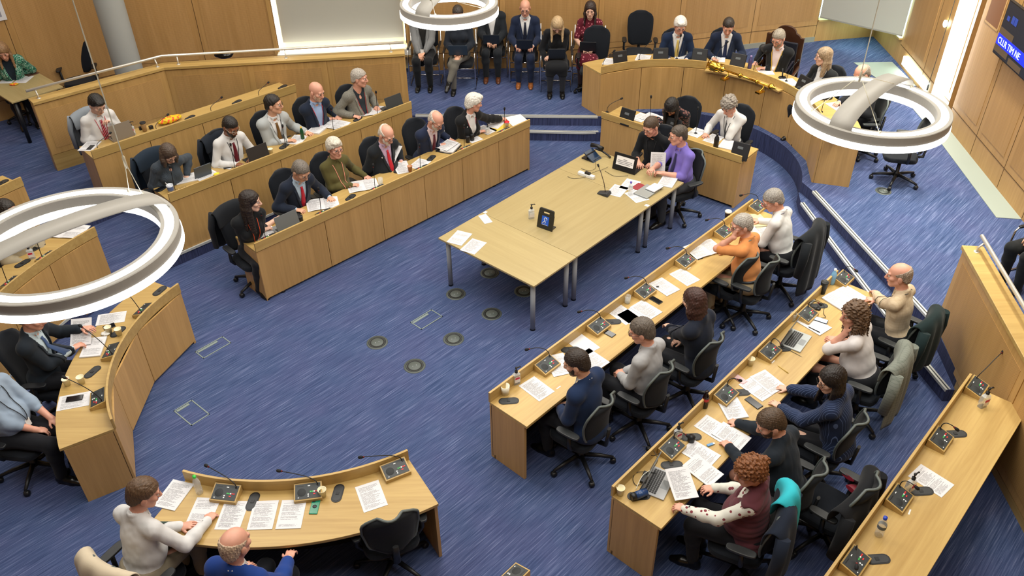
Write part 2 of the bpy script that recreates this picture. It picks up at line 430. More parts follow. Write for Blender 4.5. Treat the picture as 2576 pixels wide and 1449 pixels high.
# ---------------------------------------------------------------- people
SKIN = {'pale': '#dcb39c', 'fair': '#d3a386', 'pink': '#d6a089', 'tan': '#b98262', 'brown': '#8a5a40'}
PEOPLE = {}
def ik(S, W, l1, l2, pole):
    d = W-S; L = np.linalg.norm(d); mx = (l1+l2)*.985
    if L > mx: W = S+d*(mx/L); d = W-S; L = mx
    a = (l1*l1-l2*l2+L*L)/(2*L); h = math.sqrt(max(l1*l1-a*a, 1e-5)); u = d/L
    p = pole-u*(pole@u); p = unit(p)
    return S+u*a+p*h, W
def person(key, label, fz, head=None, yaw=0., skin_c='fair', sex='m', lean=8, head_yaw=0, head_pitch=15, head_roll=0, hair=None, hair_c='#3a2a1e',
           top=('shirt', '#ffffff', 'plain', None), jacket=None, tie=None, legs=('trousers', '#14161c'), shoes='#101010', hands=None, curl=(.5, .5), roll=(0, 0),
           glasses=None, beard=None, lanyard=None, badge=True, belly=0., s=1.05, h=.0065, sleeve='long', seat=.47, collar=None, loc=None, cat='person', group=None,
           pole=None, watch=None, vest=None, pin=None, knees=(.45, .45), feet=(.40, .40), kneex=(.11, .11), legcross=False, pen=None, belt=None, tail=None, nohead=False, hdx=0., bun=False, twist=0.):
    th = math.radians(lean); w = .93 if sex == 'f' else 1.0
    P0 = A(0, 0, seat+.105); t = A(0, math.sin(th), math.cos(th)); f = A(0, math.cos(th), -math.sin(th)); xx = A(1, 0, 0)
    T = lambda u, v, q: P0+xx*u*s+f*v*s+t*q*s
    Rt = np.stack([xx, f, t], 1)
    NB = T(0, -.015, .535)                       # base of the neck
    hp, hy, hr = math.radians(head_pitch), math.radians(head_yaw), math.radians(head_roll)
    Rh = np.array(Euler((-hp, hr, -hy)).to_matrix())  # pitch forward = down; positive yaw turns to the person's right
    Rh = np.array((Matrix.Rotation(-hy, 3, 'Z') @ Matrix.Rotation(-hp, 3, 'X') @ Matrix.Rotation(hr, 3, 'Y')))
    neck_dir = unit(t*1.0+f*.18+Rh[:, 1]*.12)
    HB = NB+neck_dir*.105*s
    hs = s*(1.08 if sex == 'f' else 1.11)
    HC = HB+Rh @ A(0, .022, .080)*hs
    H = lambda p: HC+Rh @ (A(*p)*hs)
    rz = yaw-PI/2                                 # local +y looks along the world angle yaw
    cz, sz = math.cos(rz), math.sin(rz)
    if loc is None:
        w0 = U(head[0], head[1], fz+HC[2])
        root = A(w0[0]-(cz*HC[0]-sz*HC[1]), w0[1]-(sz*HC[0]+cz*HC[1]), fz)
    else: root = A(loc[0], loc[1], fz)
    def L(p):
        d = A(*p)-root; return A(cz*d[0]+sz*d[1], -sz*d[0]+cz*d[1], d[2])
    E = empty('person', root, rz, label, cat, group)
    PEOPLE[key] = dict(root=root, yaw=yaw, L=L, obj=E, rz=rz, HC=HC, fz=fz)
    sh = .168*w
    SL, SR = T(-sh, -.005, .465), T(sh, -.005, .465)
    if twist: SL = SL+f*twist*s; SR = SR-f*twist*s
    l1, l2 = .285*s, .255*s
    hd = [tuple(q_) if isinstance(q_, np.ndarray) else q_ for q_ in (hands or [None, None])]; hands = hd; W = []; EL = []
    defaults = [A(-.15, .38, .80), A(.15, .38, .80)]
    for i, (S, q) in enumerate(((SL, hd[0]), (SR, hd[1]))):
        if q is None: tgt = defaults[i]
        elif q == 'lap': tgt = A((-.09, .09)[i], .27, seat+.20)
        elif q == 'thigh': tgt = A((-.12, .12)[i], .36, seat+.165)
        elif q == 'hang': tgt = S+A((-.03, .03)[i], .12, -.50)
        elif q == 'chin': tgt = H(((-.03, .03)[i], .075, -.165))
        elif q == 'brow': tgt = H(((-.05, .05)[i], .10, -.08))
        elif len(q) == 4: tgt = L(U(q[1], q[2], fz+q[3]))
        else: tgt = A(*q)
        pl = (pole[i] if pole and pole[i] is not None else A((-.55, .55)[i], -.35, -.75))
        e, wr = ik(S, tgt, l1, l2, A(*pl)); W.append(wr); EL.append(e)
    # ---- legs
    hips = [T(-.085*w, .02, -.02), T(.085*w, .02, -.02)]
    KN = [A(-kneex[0], knees[0], seat+.065), A(kneex[1], knees[1], seat+.065)]
    AN = [A(-kneex[0], feet[0], .085), A(kneex[1], feet[1], .085)]
    if legcross: KN[0] = A(.02, .47, seat+.16); AN[0] = A(.16, .60, seat-.17)
    allp = [HC+A(0, 0, .14), HC, NB, *W, *EL, *KN, *AN, P0, SL, SR]
    lo = np.min(allp, 0)-A(.17, .17, 0); hi = np.max(allp, 0)+A(.17, .17, .02); lo[2] = -.01
    lo[0] = min(lo[0], -.27); hi[0] = max(hi[0], .27); lo[1] = min(lo[1], -.2)
    for q in W:
        lo = np.minimum(lo, q-A(.2, .2, .1)); hi = np.maximum(hi, q+A(.2, .2, .2))
    lo[2] = -.01
    zf = [(min(q[2] for q in W)-.13, max(q[2] for q in W)+.13), (NB[2]-.04, hi[2])]
    B = Field(np.arange(lo[0], hi[0], h), np.arange(lo[1], hi[1], h), axes_h(lo[2], hi[2], max(.011, h), zf, h))
    k = .03
    bl = belly
    def torso(Fd, g, arms=True, kk=.05, full=True):
        Fd.ell(T(0, -.01, .0), A(.165*w, .125, .12)*s, Rt, kk, inflate=g)
        Fd.ell(T(0, .012+bl*.55, .17), A(.145*w+bl*.6, .105+bl, .17)*s, Rt, kk, inflate=g)
        Fd.ell(T(0, .0, .335), A(.158*w, .108, .165)*s, Rt, kk, inflate=g)
        if sex == 'f':
            for u in (-.07, .07): Fd.ell(T(u, .085, .315), A(.062, .05, .065)*s, Rt, .035, inflate=g)
        Fd.cone(SL+xx*.05, SR-xx*.05, .056*s*w+g, .056*s*w+g, kk)
        for S in (SL, SR):
            Fd.ell(S, A(.046*w, .050, .052)*s, Rt, .035, inflate=g)
            Fd.cone(NB+t*.01, S*.75+NB*.25, .05*s+g*.6, .042*s+g, .04)
    def arm(Fd, i, g, upto=1.0, kk=.02, fore=True):
        S, e, wr = (SL, SR)[i], EL[i], W[i]; ar = .94 if sex == 'f' else 1.0
        if upto <= .5:
            q = S+(e-S)*(upto*2); Fd.cone(S, q, .050*ar*s+g, (.050-.009*upto*2)*ar*s+g*1.6, kk); return
        Fd.cone(S, e, .049*ar*s+g, .041*ar*s+g, kk)
        q = e+(wr-e)*min(1, (upto-.5)*2)
        Fd.cone(e, e*.6+q*.4, .041*ar*s+g, .040*ar*s+g, kk); Fd.cone(e*.6+q*.4, q, .040*ar*s+g, (.029 if upto >= 1 else .034)*ar*s+g, kk)
    def leg(Fd, i, g, kk=.03, hem=1.0):
        Fd.cone(hips[i], KN[i], .083*s*w+g, .058*s+g, kk)
        q = KN[i]+(AN[i]-KN[i])*hem
        Fd.cone(KN[i], KN[i]*.65+AN[i]*.35, .058*s+g, .054*s+g, kk); Fd.cone(KN[i]*.65+AN[i]*.35, q, .054*s+g, .036*s+g, kk)
    torso(B, -.010)
    ga = -.007 if sleeve == 'long' else -.002
    arm(B, 0, ga); arm(B, 1, ga)
    gl = -.014 if legs[0] == 'trousers' else -.004
    leg(B, 0, gl); leg(B, 1, gl)
    for i in (0, 1):
        fd = unit(A(KN[i][0]*.3, 1, -.12)) if not legcross or i == 1 else unit(A(.3, .9, -.5))
        B.cone(AN[i]+A(0, -.01, -.035), AN[i]+fd*.11+A(0, 0, -.045), .026, .02, .02)
    # neck and head
    nr = (.047 if sex == 'f' else .057)*s
    B.cone(NB-t*.03+f*.016, HB, nr*1.0, nr, .03); B.cone(HB, H((0, -.02, -.05)), nr, nr*.98, .02)
    B.ell(H((0, -.012, .032)), A(.0755, .096, .086)*hs, Rh, .02)
    B.ell(H((0, .022, -.042)), A(.058 if sex == 'm' else .054, .068, .074)*hs, Rh, .025)
    B.ell(H((0, .066, -.096)), A(.026, .022, .02)*hs, Rh, .03)
    for u in (-1, 1):
        B.cone(H((u*.05, .0, -.055)), H((u*.022, .06, -.094)), .020*hs, .016*hs, .02)
        B.ell(H((u*.042, .058, -.018)), A(.024, .024, .022)*hs, Rh, .02)
        B.ell(H((u*.031, .0975, .007)), A(.017, .013, .011)*hs, Rh, .012, 's')
        B.ell(H((u*.0775, -.010, -.012)), A(.010, .021, .032)*hs, Rh, .006)
    B.cone(H((-.036, .077, .026)), H((.036, .077, .026)), .013*hs, .013*hs, .014)
    B.cone(H((0, .086, .014)), H((0, .108, -.028)), .009*hs, .0135*hs, .010)
    B.ell(H((0, .098, -.034)), A(.019, .013, .010)*hs, Rh, .008)
    B.ell(H((0, .084, -.058)), A(.024, .012, .0075)*hs, Rh, .007); B.ell(H((0, .081, -.070)), A(.021, .012, .008)*hs, Rh, .007)
    # hands
    HANDS = []
    for i in (0, 1):
        wr, e = W[i], EL[i]; fw = unit(wr-e); sgn = (1, -1)[i]            # thumb side: +x for the left hand, -x for the right
        up = A(0, 0, 1.0)
        q = hd[i] if hd else None
        if q in ('chin', 'brow'): fw = unit(H((0, .07, -.02))-wr) if q == 'brow' else unit(H((0, .05, -.06))-wr); up = -Rh[:, 1]*-1.0
        fw2 = unit(fw*A(1, 1, .55)) if q not in ('chin', 'brow') else fw
        nrm = up-fw2*(up@fw2); nrm = unit(nrm); sd = np.cross(fw2, nrm)*1.0
        side = sd if (i == 0) else -sd                                     # cross(fw,up) points right; left-hand thumb points right
        a = roll[i]; side, nrm = side*math.cos(a)+nrm*math.sin(a), nrm*math.cos(a)-side*math.sin(a)*1.0
        Rhand = np.stack([side, fw2, nrm], 1); g = (.93 if sex == 'f' else 1.0)*s
        p = lambda u, v, n_: wr+(side*u+fw2*v+nrm*n_)*g
        B.ell(p(.002, .048, 0), A(.039, .050, .0145)*g, Rhand, .014); B.cone(wr-fw*.01, p(0, .02, 0), .027*g, .024*g, .015)
        c = curl[i]
        for j, (u, ln, an) in enumerate(((.0315, .072, .10), (.0105, .080, .02), (-.0105, .074, -.06), (-.0305, .059, -.16))):
            d = fw2*math.cos(an)+side*math.sin(an); b0 = p(u, .083-abs(u+.002)*.25, 0); ang = 0.; r = .0085*g
            for m_, (fr, cc) in enumerate(((.45, c*.75+.06*j), (.31, c*1.1), (.24, c*.8))):
                ang += cc; dd = d*math.cos(ang)-nrm*math.sin(ang); b1 = b0+dd*ln*fr*g
                B.cone(b0, b1, r, r*.92, .004); b0 = b1; r *= .92
        th0 = p(.026, .022, -.004); d1 = unit(side*.75+fw2*.75-nrm*.25); th1 = th0+d1*.042*g; d2 = unit(side*(.45-c*.3)+fw2*.9-nrm*(.15+c*.35)); th2 = th1+d2*.032*g
        B.cone(th0, th1, .0125*g, .0105*g, .008); B.cone(th1, th2, .0105*g, .0085*g, .004)
        HANDS.append((p, Rhand, b0, th2, wr, fw2, nrm, side))
    PEOPLE[key]['hands'] = HANDS
    sm = skin(skin_c if skin_c in SKIN else skin_c.lstrip('#'), SKIN.get(skin_c, skin_c))
    body = B.build('body', sm, E)
    # eyes, brows, lips
    ew, ei = plain('eye_white', '#d9d2cb', .3), plain('eye_dark', '#20150f', .25)
    for u in (-1, 1):
        m = MB(); c = H((u*.031, .0795, .005)); Re = Matrix.Translation(c) @ Matrix(Rh.tolist()).to_4x4() @ Matrix.Rotation(-PI/2, 4, 'X') @ Matrix.Rotation(.15, 4, 'X')
        r = .0122*hs
        pr = [(r*math.sin(a), r*math.cos(a)) for a in np.linspace(0.001, PI-.001, 8)]
        m.lathe(pr, n=12, T=Re); pr2 = [(r*1.01*math.sin(a), r*1.02*math.cos(a)) for a in np.linspace(0.001, .75, 4)]
        m.lathe(pr2, n=10, m=1, T=Re); m.build('eye', [ew, ei], E)
    hm = hairm(hair_c.lstrip('#'), hair_c)
    for u in (-1, 1):
        m = MB(); m.tube([H((u*.016, .0915, .027)), H((u*.031, .091, .032)), H((u*.047, .080, .027))], [.0028, .0038, .0022], 6); m.build('eyebrow', hm, E)
    m = MB(); m.tube([H((-.022, .0885, -.064)), H((-.008, .0955, -.0625)), H((.008, .0955, -.0625)), H((.022, .0885, -.064))], [.0018, .0042, .0042, .0018], 6)
    m.build('lips', plain('lips_'+skin_c.lstrip('#'), tuple(min(1, x*q) for x, q in zip(srgb2(SKIN.get(skin_c, skin_c)), (.80, .60, .58))), .45), E)
    # hair
    seed = sum(map(ord, key))
    if hair:
        hh = max(h, .0055) if h < .007 else h
        ext = {'long': .42, 'verylong': .55, 'curlylong': .5, 'bob': .28, 'ponytail': .42}.get(hair, .19)
        Hf = Field.uniform(HC-A(.19, .22, ext), HC+A(.19, .2, .17), hh)
        hx = lambda p: (p[0], p[1], p[2])
        th_ = {'short': .010, 'crop': .007, 'thick': .020, 'quiff': .014, 'curly': .022, 'fringe': .006, 'stubble': .004}.get(hair, .014)
        Hf.ell(H((0, -.014, .034)), A(.0755, .096, .086)*hs, Rh, .01, inflate=th_)
        if hair in ('short', 'thick', 'quiff', 'curly', 'crop', 'fringe', 'stubble'): Hf.ell(H((0, -.045, -.02)), A(.066, .062, .075)*hs, Rh, .02, inflate=th_*.8)
        if hair in ('quiff', 'thick'): Hf.ell(H((.01, .055, .098)), A(.055, .045, .026)*hs, Rh, .03)
        def loc_(X, Y, Z):
            x, y, z = X-HC[0], Y-HC[1], Z-HC[2]
            return [(x*Rh[0, i]+y*Rh[1, i]+z*Rh[2, i])/hs for i in range(3)]
        if hair in ('short', 'crop', 'thick', 'quiff', 'curly', 'fringe', 'stubble'):
            hl = {'thick': -.010, 'curly': -.014, 'fringe': .0}.get(hair, 0.)
            def keep(X, Y, Z):
                u, v, q = loc_(X, Y, Z)
                line = np.where(v > 0, .004+.74*v, .004+.95*v)+hl+.10*np.abs(u)*0
                front = .060+hl-.18*np.abs(u)
                line = np.where(v > .045, np.maximum(line, front), line)
                return (line-q)*.75
            Hf.cut(lambda X, Y, Z: keep(X, Y, Z)+.0035*np.sin(X*310)*np.sin(Z*260+Y*190))
            if hair in ('fringe', 'stubble'):
                Hf.cut(lambda X, Y, Z: (lambda u, v, q: q-(.052-.35*v))(*loc_(X, Y, Z)))
        else:
            g = A
            if hair == 'bob': ln = .175
            elif hair in ('long', 'ponytail'): ln = .27
            else: ln = .36
            wd = {'curlylong': .030, 'bob': .026}.get(hair, .02)
            dn = unit(-t*.9-A(0, 0, .35)); bk = -unit(A(Rh[0, 1], Rh[1, 1], 0))
            rt = unit(A(Rh[0, 0], Rh[1, 0], 0))
            for an in np.linspace(-1.75, 1.75, 15):
                d = bk*math.cos(an)+rt*math.sin(an)
                a0 = H((math.sin(an)*.072, -.02-math.cos(an)*.072, .01)); a1 = a0+d*.012+A(0, 0, -.09)*s
                a2 = a1+A(0, 0, -1)*(ln-.09)*s+d*(.02 if abs(an) < 1.2 else .0)+bk*.01
                if abs(an) > 1.2 and hair in ('long', 'verylong') and tail is None: a2 = a2+f*.05
                Hf.cone(a0, a1, wd, wd*1.1, .02); Hf.cone(a1, a2, wd*1.1, wd*.55, .02)
            def keep(X, Y, Z):
                u, v, q = loc_(X, Y, Z)
                face = np.sqrt((u/.062)**2+((q+.03)/.092)**2)-1
                return np.minimum(-face*.06, 1.)*(v > .005)+(v <= .005)*-.02
            Hf.cut(keep, .006)
        if bun: Hf.ell(H((0, -.115, .055)), A(.042, .036, .042)*hs, Rh, .012)
        if hair in ('curly', 'curlylong'): Hf.wrinkle(.012, .032, seed); Hf.wrinkle(.006, .018, seed+1)
        else: Hf.wrinkle(.004, .02, seed, (1.6, 1.6, .35))
        ho = Hf.build('hair', hm, E)
        if hair == 'curlylong':
            m = MB(); rs = np.random.RandomState(seed)
            for q in range(46):
                an = rs.uniform(-1.7, 1.7); d = bk*math.cos(an)+rt*math.sin(an)
                a0 = H((math.sin(an)*.085, -.02-math.cos(an)*.095, rs.uniform(-.04, .05))); ph = rs.rand()*6; pts = []
                Ln = rs.uniform(.24, .40)
                for j in range(15):
                    v = j/14; pts.append(a0+d*(.018+.03*v)+A(0, 0, -Ln*v)+A(math.cos(ph+v*17), math.sin(ph+v*17), 0)*.011)
                m.tube(pts, [.007]*12+[.006, .004, .002], 5)
            m.build('curl_strands', hm, ho or E)
    if beard:
        Bf = Field.uniform(HC-A(.12, .14, .17), HC+A(.12, .16, .08), max(h, .0055))
        tk = .006 if beard[1] == 'short' else .014
        Bf.ell(H((0, .022, -.046)), A(.058, .068, .074)*hs, Rh, .01, inflate=tk); Bf.ell(H((0, .066, -.096)), A(.028, .024, .022)*hs, Rh, .02, inflate=tk)
        def loc_b(X, Y, Z):
            x, y, z = X-HC[0], Y-HC[1], Z-HC[2]
            return [(x*Rh[0, i]+y*Rh[1, i]+z*Rh[2, i])/hs for i in range(3)]
        def kb(X, Y, Z):
            u, v, q = loc_b(X, Y, Z); up_ = -.052+np.maximum(np.abs(u)-.026, 0)*1.5
            m1 = np.maximum(q-up_, -v+(-.012)); mouth = .010-np.sqrt((u/2.4)**2+(q+.065)**2)
            return np.maximum(m1, np.where(v > .05, mouth, -.05))
        Bf.cut(kb, .006); Bf.wrinkle(.002, .015, seed); Bf.build('beard', hairm('beard'+beard[0].lstrip('#'), beard[0]), E)
    if glasses:
        gm = plain('frames_'+glasses.lstrip('#'), glasses, .3); gl = lens_mat(); m = MB()
        for u in (-1, 1):
            ring = [H((u*.032+.0235*math.cos(a), .1085-.006*abs(math.cos(a))*0-.010*(abs(u*.032+.0235*math.cos(a))/.05)**2, .004+.0175*math.sin(a))) for a in np.linspace(0, 2*PI, 17)]
            m.tube(ring, .0019, 6, cap=False)
            m.tube([H((u*.055, .096, .008)), H((u*.079, .06, .008)), H((u*.081, -.01, .004))], .0018, 6)
        m.tube([H((-.0095, .1095, .008)), H((.0095, .1095, .008))], .0016, 6)
        go = m.build('glasses', gm, E)
    # ---- clothing
    gh = max(h*1.25, .0075)
    gz = lo[2]
    def cloth_axes(): return (np.arange(lo[0], hi[0], gh), np.arange(lo[1], hi[1], gh), np.arange(seat-.09, NB[2]+.09, gh))
    kind, cc, ck, c2 = top; lk0 = legs[0]
    tm = fabric(f'{cc}{ck}{c2}', cc, ck, c2)
    Sf = Field(*cloth_axes())
    sl_up = {'long': 1.0, 'short': .40, 'half': .62, 'none': 0, 'rolled': .72}[sleeve]
    g0 = .008 if kind in ('shirt', 'blouse', 'tshirt', 'polo', 'dress') else .013
    if jacket: g0 = .003
    torso(Sf, g0)
    if sl_up:
        for i in (0, 1): arm(Sf, i, g0+(.004 if not jacket else .0), upto=sl_up, kk=.03)
    Sf.wrinkle((.0026 if kind != 'knit' else .0018) if not jacket else .0008, .15, seed, (1.5, 1.5, .4)); Sf.wrinkle(.0013 if not jacket else .0004, .07, seed+1, (1.4, 1.4, .4)); Sf.cut(lambda X, Y, Z: -(((Y-P0[1])*t[1]+(Z-P0[2])*t[2])-.005)+0*X) if kind in ('shirt', 'blouse', 'polo') and lk0 == 'trousers' and not jacket else None
    if kind in ('dress',):
        for i in (0, 1): leg(Sf, i, .022, hem=.05)
        Sf.cone((hips[0]+hips[1])/2+A(0, .06, .02), (KN[0]+KN[1])/2+A(0, -.02, 0), .12, .115, .06, flat=((1, 0, 0), .72))
    # neck hole
    Sf.cone(NB+t*.012+f*.014, NB+t*.2+f*.09, nr*1.02, nr*1.3, .006, 's')
    if collar == 'vneck' or kind == 'vneck':
        Sf.cone(NB+f*.10-t*.10, NB+f*.14+t*.05, .022, .06, .01, 's')
    if kind in ('shirt', 'polo', 'blouse'):
        pts = []
        for a in np.linspace(0, 2*PI, 15):
            pts.append(NB+t*(.030-.022*max(0, math.cos(a)))+f*(.012+.010*math.cos(a))+f*math.cos(a)*(nr+.005)+xx*math.sin(a)*(nr+.005))
        for a, b in zip(pts[:-1], pts[1:]): Sf.cone(a, b, .0075, .0075, .003, flat=(tuple(t), .38))
        for u in (-1, 1): Sf.cone(pts[1 if u > 0 else -2], NB-t*.045+f*(.085+.01)+xx*u*.05, .009, .006, .01)
    top_o = None
    if kind != 'none': top_o = Sf.build({'shirt': 'shirt', 'polo': 'polo_shirt', 'knit': 'sweater', 'tshirt': 't_shirt', 'blouse': 'blouse', 'dress': 'dress', 'vneck': 'sweater'}.get(kind, kind), tm, E)
    front = Sf
    if jacket or vest:
        jc, jk, j2, vtop = (jacket or vest)
        jm = fabric(f'{jc}{jk}{j2}', jc, jk, j2)
        Jf = Field(*cloth_axes())
        torso(Jf, .020)
        Jf.ell(T(0, .0, -.03), A(.175*w, .14, .11)*s, Rt, .05, inflate=.02)
        if jacket:
            for i in (0, 1): arm(Jf, i, .019, upto=.93, kk=.03); Jf.ell((SL, SR)[i], A(.062, .062, .058)*s, Rt, .03, inflate=.012)
        else:
            for i in (0, 1): Jf.cone((SL, SR)[i]+(xx*(.035, -.035)[1-i]*-1)*0+xx*(-.075, .075)[i], (SL, SR)[i]*.8+EL[i]*.2+xx*(-.09, .09)[i], .052, .05, .02, 's')
        Jf.wrinkle(.0026, .17, seed+3, (1.3, 1.3, .5))
        if vest:
            X, Y, Z = Jf.grid((slice(None),)*3); q = (X-P0[0])*t[0]+(Y-P0[1])*t[1]+(Z-P0[2])*t[2]
            Jf.F -= (.006*np.abs(np.sin(q*PI/.062))).astype(np.float32)
        vt = vtop; vz = .47
        def vcut(X, Y, Z):
            x, y, z = X-P0[0], Y-P0[1], Z-P0[2]; v = y*f[1]+z*f[2]; q = y*t[1]+z*t[2]
            hw = np.clip((q-vt)/(vz-vt), 0, 1.25)*.078
            return np.maximum(np.abs(x)-hw, -(v-.02))
        d = vcut(*Jf.grid((slice(None),)*3)); Jf.F = np.maximum(Jf.F, -d.astype(np.float32))
        Jf.cone(NB+t*.004+f*.022, NB+t*.2+f*.12, nr*1.22, nr*1.6, .006, 's')
        if vest: 
            for a in np.linspace(.7, 2*PI-.7, 11): Jf.ell(NB+t*.028+f*(math.cos(a)*(nr+.022)+.01)+xx*math.sin(a)*(nr+.022), (.02, .02, .026), None, .015)
        jo = Jf.build('jacket' if jacket else 'padded_vest', jm, E)
        # lapels lie on the jacket front
        if jacket and vtop < .40:
            for u in (-1, 1):
                m = MB(); pts = []
                for q in np.linspace(vt, .455, 9):
                    hw = (q-vt)/(vz-vt)*.078+.012+.030*math.sin(min(1, (q-vt)/(.40-vt+1e-6))*PI*.75)
                    ins = (q-vt)/(vz-vt)*.078+.002
                    ps = []
                    for xq in (ins, (ins+hw)/2, hw):
                        p0 = T(u*xq, .34, q); hpt = Jf.hit(p0, -f, .004, 110)
                        ps.append((hpt if hpt is not None else T(u*xq, .12, q))+f*.006)
                    pts.append(ps)
                v = [p for ps in pts for p in ps]; fc = []
                for i2 in range(8):
                    for j2_ in range(2):
                        a = i2*3+j2_; fc.append((a, a+1, a+4, a+3))
                m.add(v, fc, 0, True); lo_ = m.build('lapel', jm, jo)
                sd_ = lo_.modifiers.new('thick', 'SOLIDIFY'); sd_.thickness = .004; sd_.offset = 0
        if jacket or vest:
            # outermost front for things worn over the jacket
            front = Sf if vtop < .3 else Jf
            PEOPLE[key]['Jf'] = None
    def on_front(u, q, off=.004, fld=None):
        p0 = T(u, .36, q); r = (fld or front).hit(p0, -f, .003, 150)
        return (r if r is not None else T(u, .12, q))+f*off
    if tie:
        tc, tk, t2 = tie; m = MB(); rows = []
        L_ = .36 if not jacket else .30
        for q, hw in ((.475, .018), (.452, .014), (.44, .017), (.36, .024), (.28, .030), (.20, .035), (.478-L_, .038), (.478-L_-.035, .004)):
            rows.append([on_front(u*hw, q, .010) for u in (-1, 0, 1)])
        v = [p for r in rows for p in r]; fc = [(i*3+j, i*3+j+1, i*3+4+j, i*3+3+j) for i in range(len(rows)-1) for j in range(2)]
        m.add(v, fc, 0, True); to = m.build('tie', fabric(f'tie{tc}{tk}', tc, tk, t2, .5), E)
        sd_ = to.modifiers.new('thick', 'SOLIDIFY'); sd_.thickness = .006; sd_.offset = 0
    if lanyard:
        m = MB(); pts = []; gap = .075 if jacket else .06; end = .14
        for u in (-1, 1):
            side_pts = []
            for a in (2.6, 1.9, 1.3): side_pts.append(NB+t*(.012+.01*(a > 2))+f*math.cos(a)*(nr+.022)+xx*u*math.sin(a)*(nr+.028))
            for q in np.linspace(.47, end, 8):
                r = (q-end)/(.47-end); side_pts.append(on_front(u*(.004+gap*r**.8), q, .009))
            m.tube(side_pts, .011 if key == 'D3' else .0045, 6, flat=.6)
        lo_ = m.build('lanyard', plain('lanyard_'+lanyard.lstrip('#'), lanyard, .7), E)
        if badge:
            p = on_front(0, end-.035, .014); m = MB(); Tm = Matrix.Translation(p) @ Matrix(np.stack([xx, -f, t], 1).tolist()).to_4x4()
            m.box((-.029, -.002, -.042), (.029, .002, .042), 0, Tm); m.box((-.024, .002, -.036), (.024, .0026, .02), 1, Tm); m.build('badge', [WHITE, plain('badge_print', '#b7bcc4', .5)], lo_)
    if pin:
        p = on_front(.095, .40, .012, None); m = MB(); Tm = Matrix.Translation(p) @ Matrix(np.stack([xx, -f, t], 1).tolist()).to_4x4() @ Matrix.Rotation(PI/2, 4, 'X')
        m.lathe([(0.0001, .004), (.012, .003), (.012, -.008)], n=14, T=Tm); m.build('lapel_badge', plain('pin_'+pin.lstrip('#'), pin, .4), E)
    lk, lc = legs[0], legs[1]
    lm = fabric(f'{lc}{legs[2] if len(legs) > 2 else "plain"}', lc, legs[2] if len(legs) > 2 else 'plain')
    if lk in ('trousers', 'tights'):
        Lf = Field(np.arange(lo[0], hi[0], gh*1.15), np.arange(lo[1], hi[1], gh*1.15), np.arange(.0, seat+.30, gh*1.15))
        g = .013 if lk == 'trousers' else .006
        for i in (0, 1): leg(Lf, i, g, hem=.97)
        Lf.ell(T(0, -.01, -.0), A(.165*w, .125, .12)*s, Rt, .05, inflate=.013+bl*.3)
        Lf.cut(lambda X, Y, Z: ((Y-P0[1])*t[1]+(Z-P0[2])*t[2])-.075+0*X)
        if lk == 'trousers': Lf.wrinkle(.003, .13, seed+7, (1.2, .6, .6))
        Lf.build(lk, lm, E)
        if belt:
            m = MB(); pts = [T(.172*w*math.cos(a)*(1+.3*bl), -.005+(.126+bl*.4)*math.sin(a), .075) for a in np.linspace(0, 2*PI, 25)]
            m.tube(pts, .016, 8, cap=False, flat=1); m.build('belt', plain('belt_leather', belt, .4), E)
    for i in (0, 1):
        fd = unit(A(KN[i][0]*.3, 1, -.12)) if not legcross or i == 1 else unit(A(.3, .9, -.5))
        a0 = AN[i]
        ff = Field.uniform(a0-A(.1, .12, .1), a0+A(.16, .26, .09), .008)
        if legcross and i == 0: ff = Field.uniform(a0-A(.12, .12, .2), a0+A(.22, .28, .12), .008)
        ff.cone(a0+A(0, -.035, -.04), a0+fd*.10+A(0, 0, -.045), .042, .044, .02); ff.cone(a0+fd*.10+A(0, 0, -.045), a0+fd*.175+A(0, 0, -.055), .044, .034, .02)
        ff.cone(a0+A(0, -.01, .02), a0+A(0, -.02, -.03), .045, .042, .02)
        if not (legcross and i == 0): ff.cut(lambda X, Y, Z: .003-Z+0*X+0*Y)
        ff.build('shoe', plain('shoe_'+shoes.lstrip('#'), shoes, .28), E)
    if watch:
        i = 0 if watch[0] == 'l' else 1; wr, e = W[i], EL[i]; fw = unit(wr-e); c = wr-fw*.035; b = unit(np.cross(fw, A(0, 0, 1))); n_ = np.cross(b, fw); m = MB()
        m.tube([c+(b*math.cos(a)+n_*math.sin(a))*.033 for a in np.linspace(0, 2*PI, 17)], .008, 6, cap=False)
        Tm = Matrix.Translation(c+n_*.036) @ Matrix(np.stack([b, fw, n_], 1).tolist()).to_4x4(); m.lathe([(.0001, .006), (.018, .005), (.019, -.005)], n=14, T=Tm, m=0); m.build('watch', plain('watch_'+watch[1].lstrip('#'), watch[1], .3), E)
    if pen:
        i = 0 if pen[0] == 'l' else 1; p, R_, tip, thumb, wr, fw2, nrm, side = HANDS[i]
        a = p(.03, .075, -.02); d = unit(fw2*.5-nrm*.8); m = MB(); m.tube([a+d*.075, a+d*.06, a-d*.075], [.0012, .0042, .0042], 8)
        po = m.build('pen', plain('pen_'+pen[1].lstrip('#'), pen[1], .4))
        po.matrix_world = Matrix.Translation(root) @ rotz(rz)
        tag(po, f'{pen[2]} pen held by {pen[3]}', 'pen')
    return E
def srgb2(h): return [int(h.lstrip('#')[i:i+2], 16)/255 for i in (0, 2, 4)]
def lens_mat(): return None
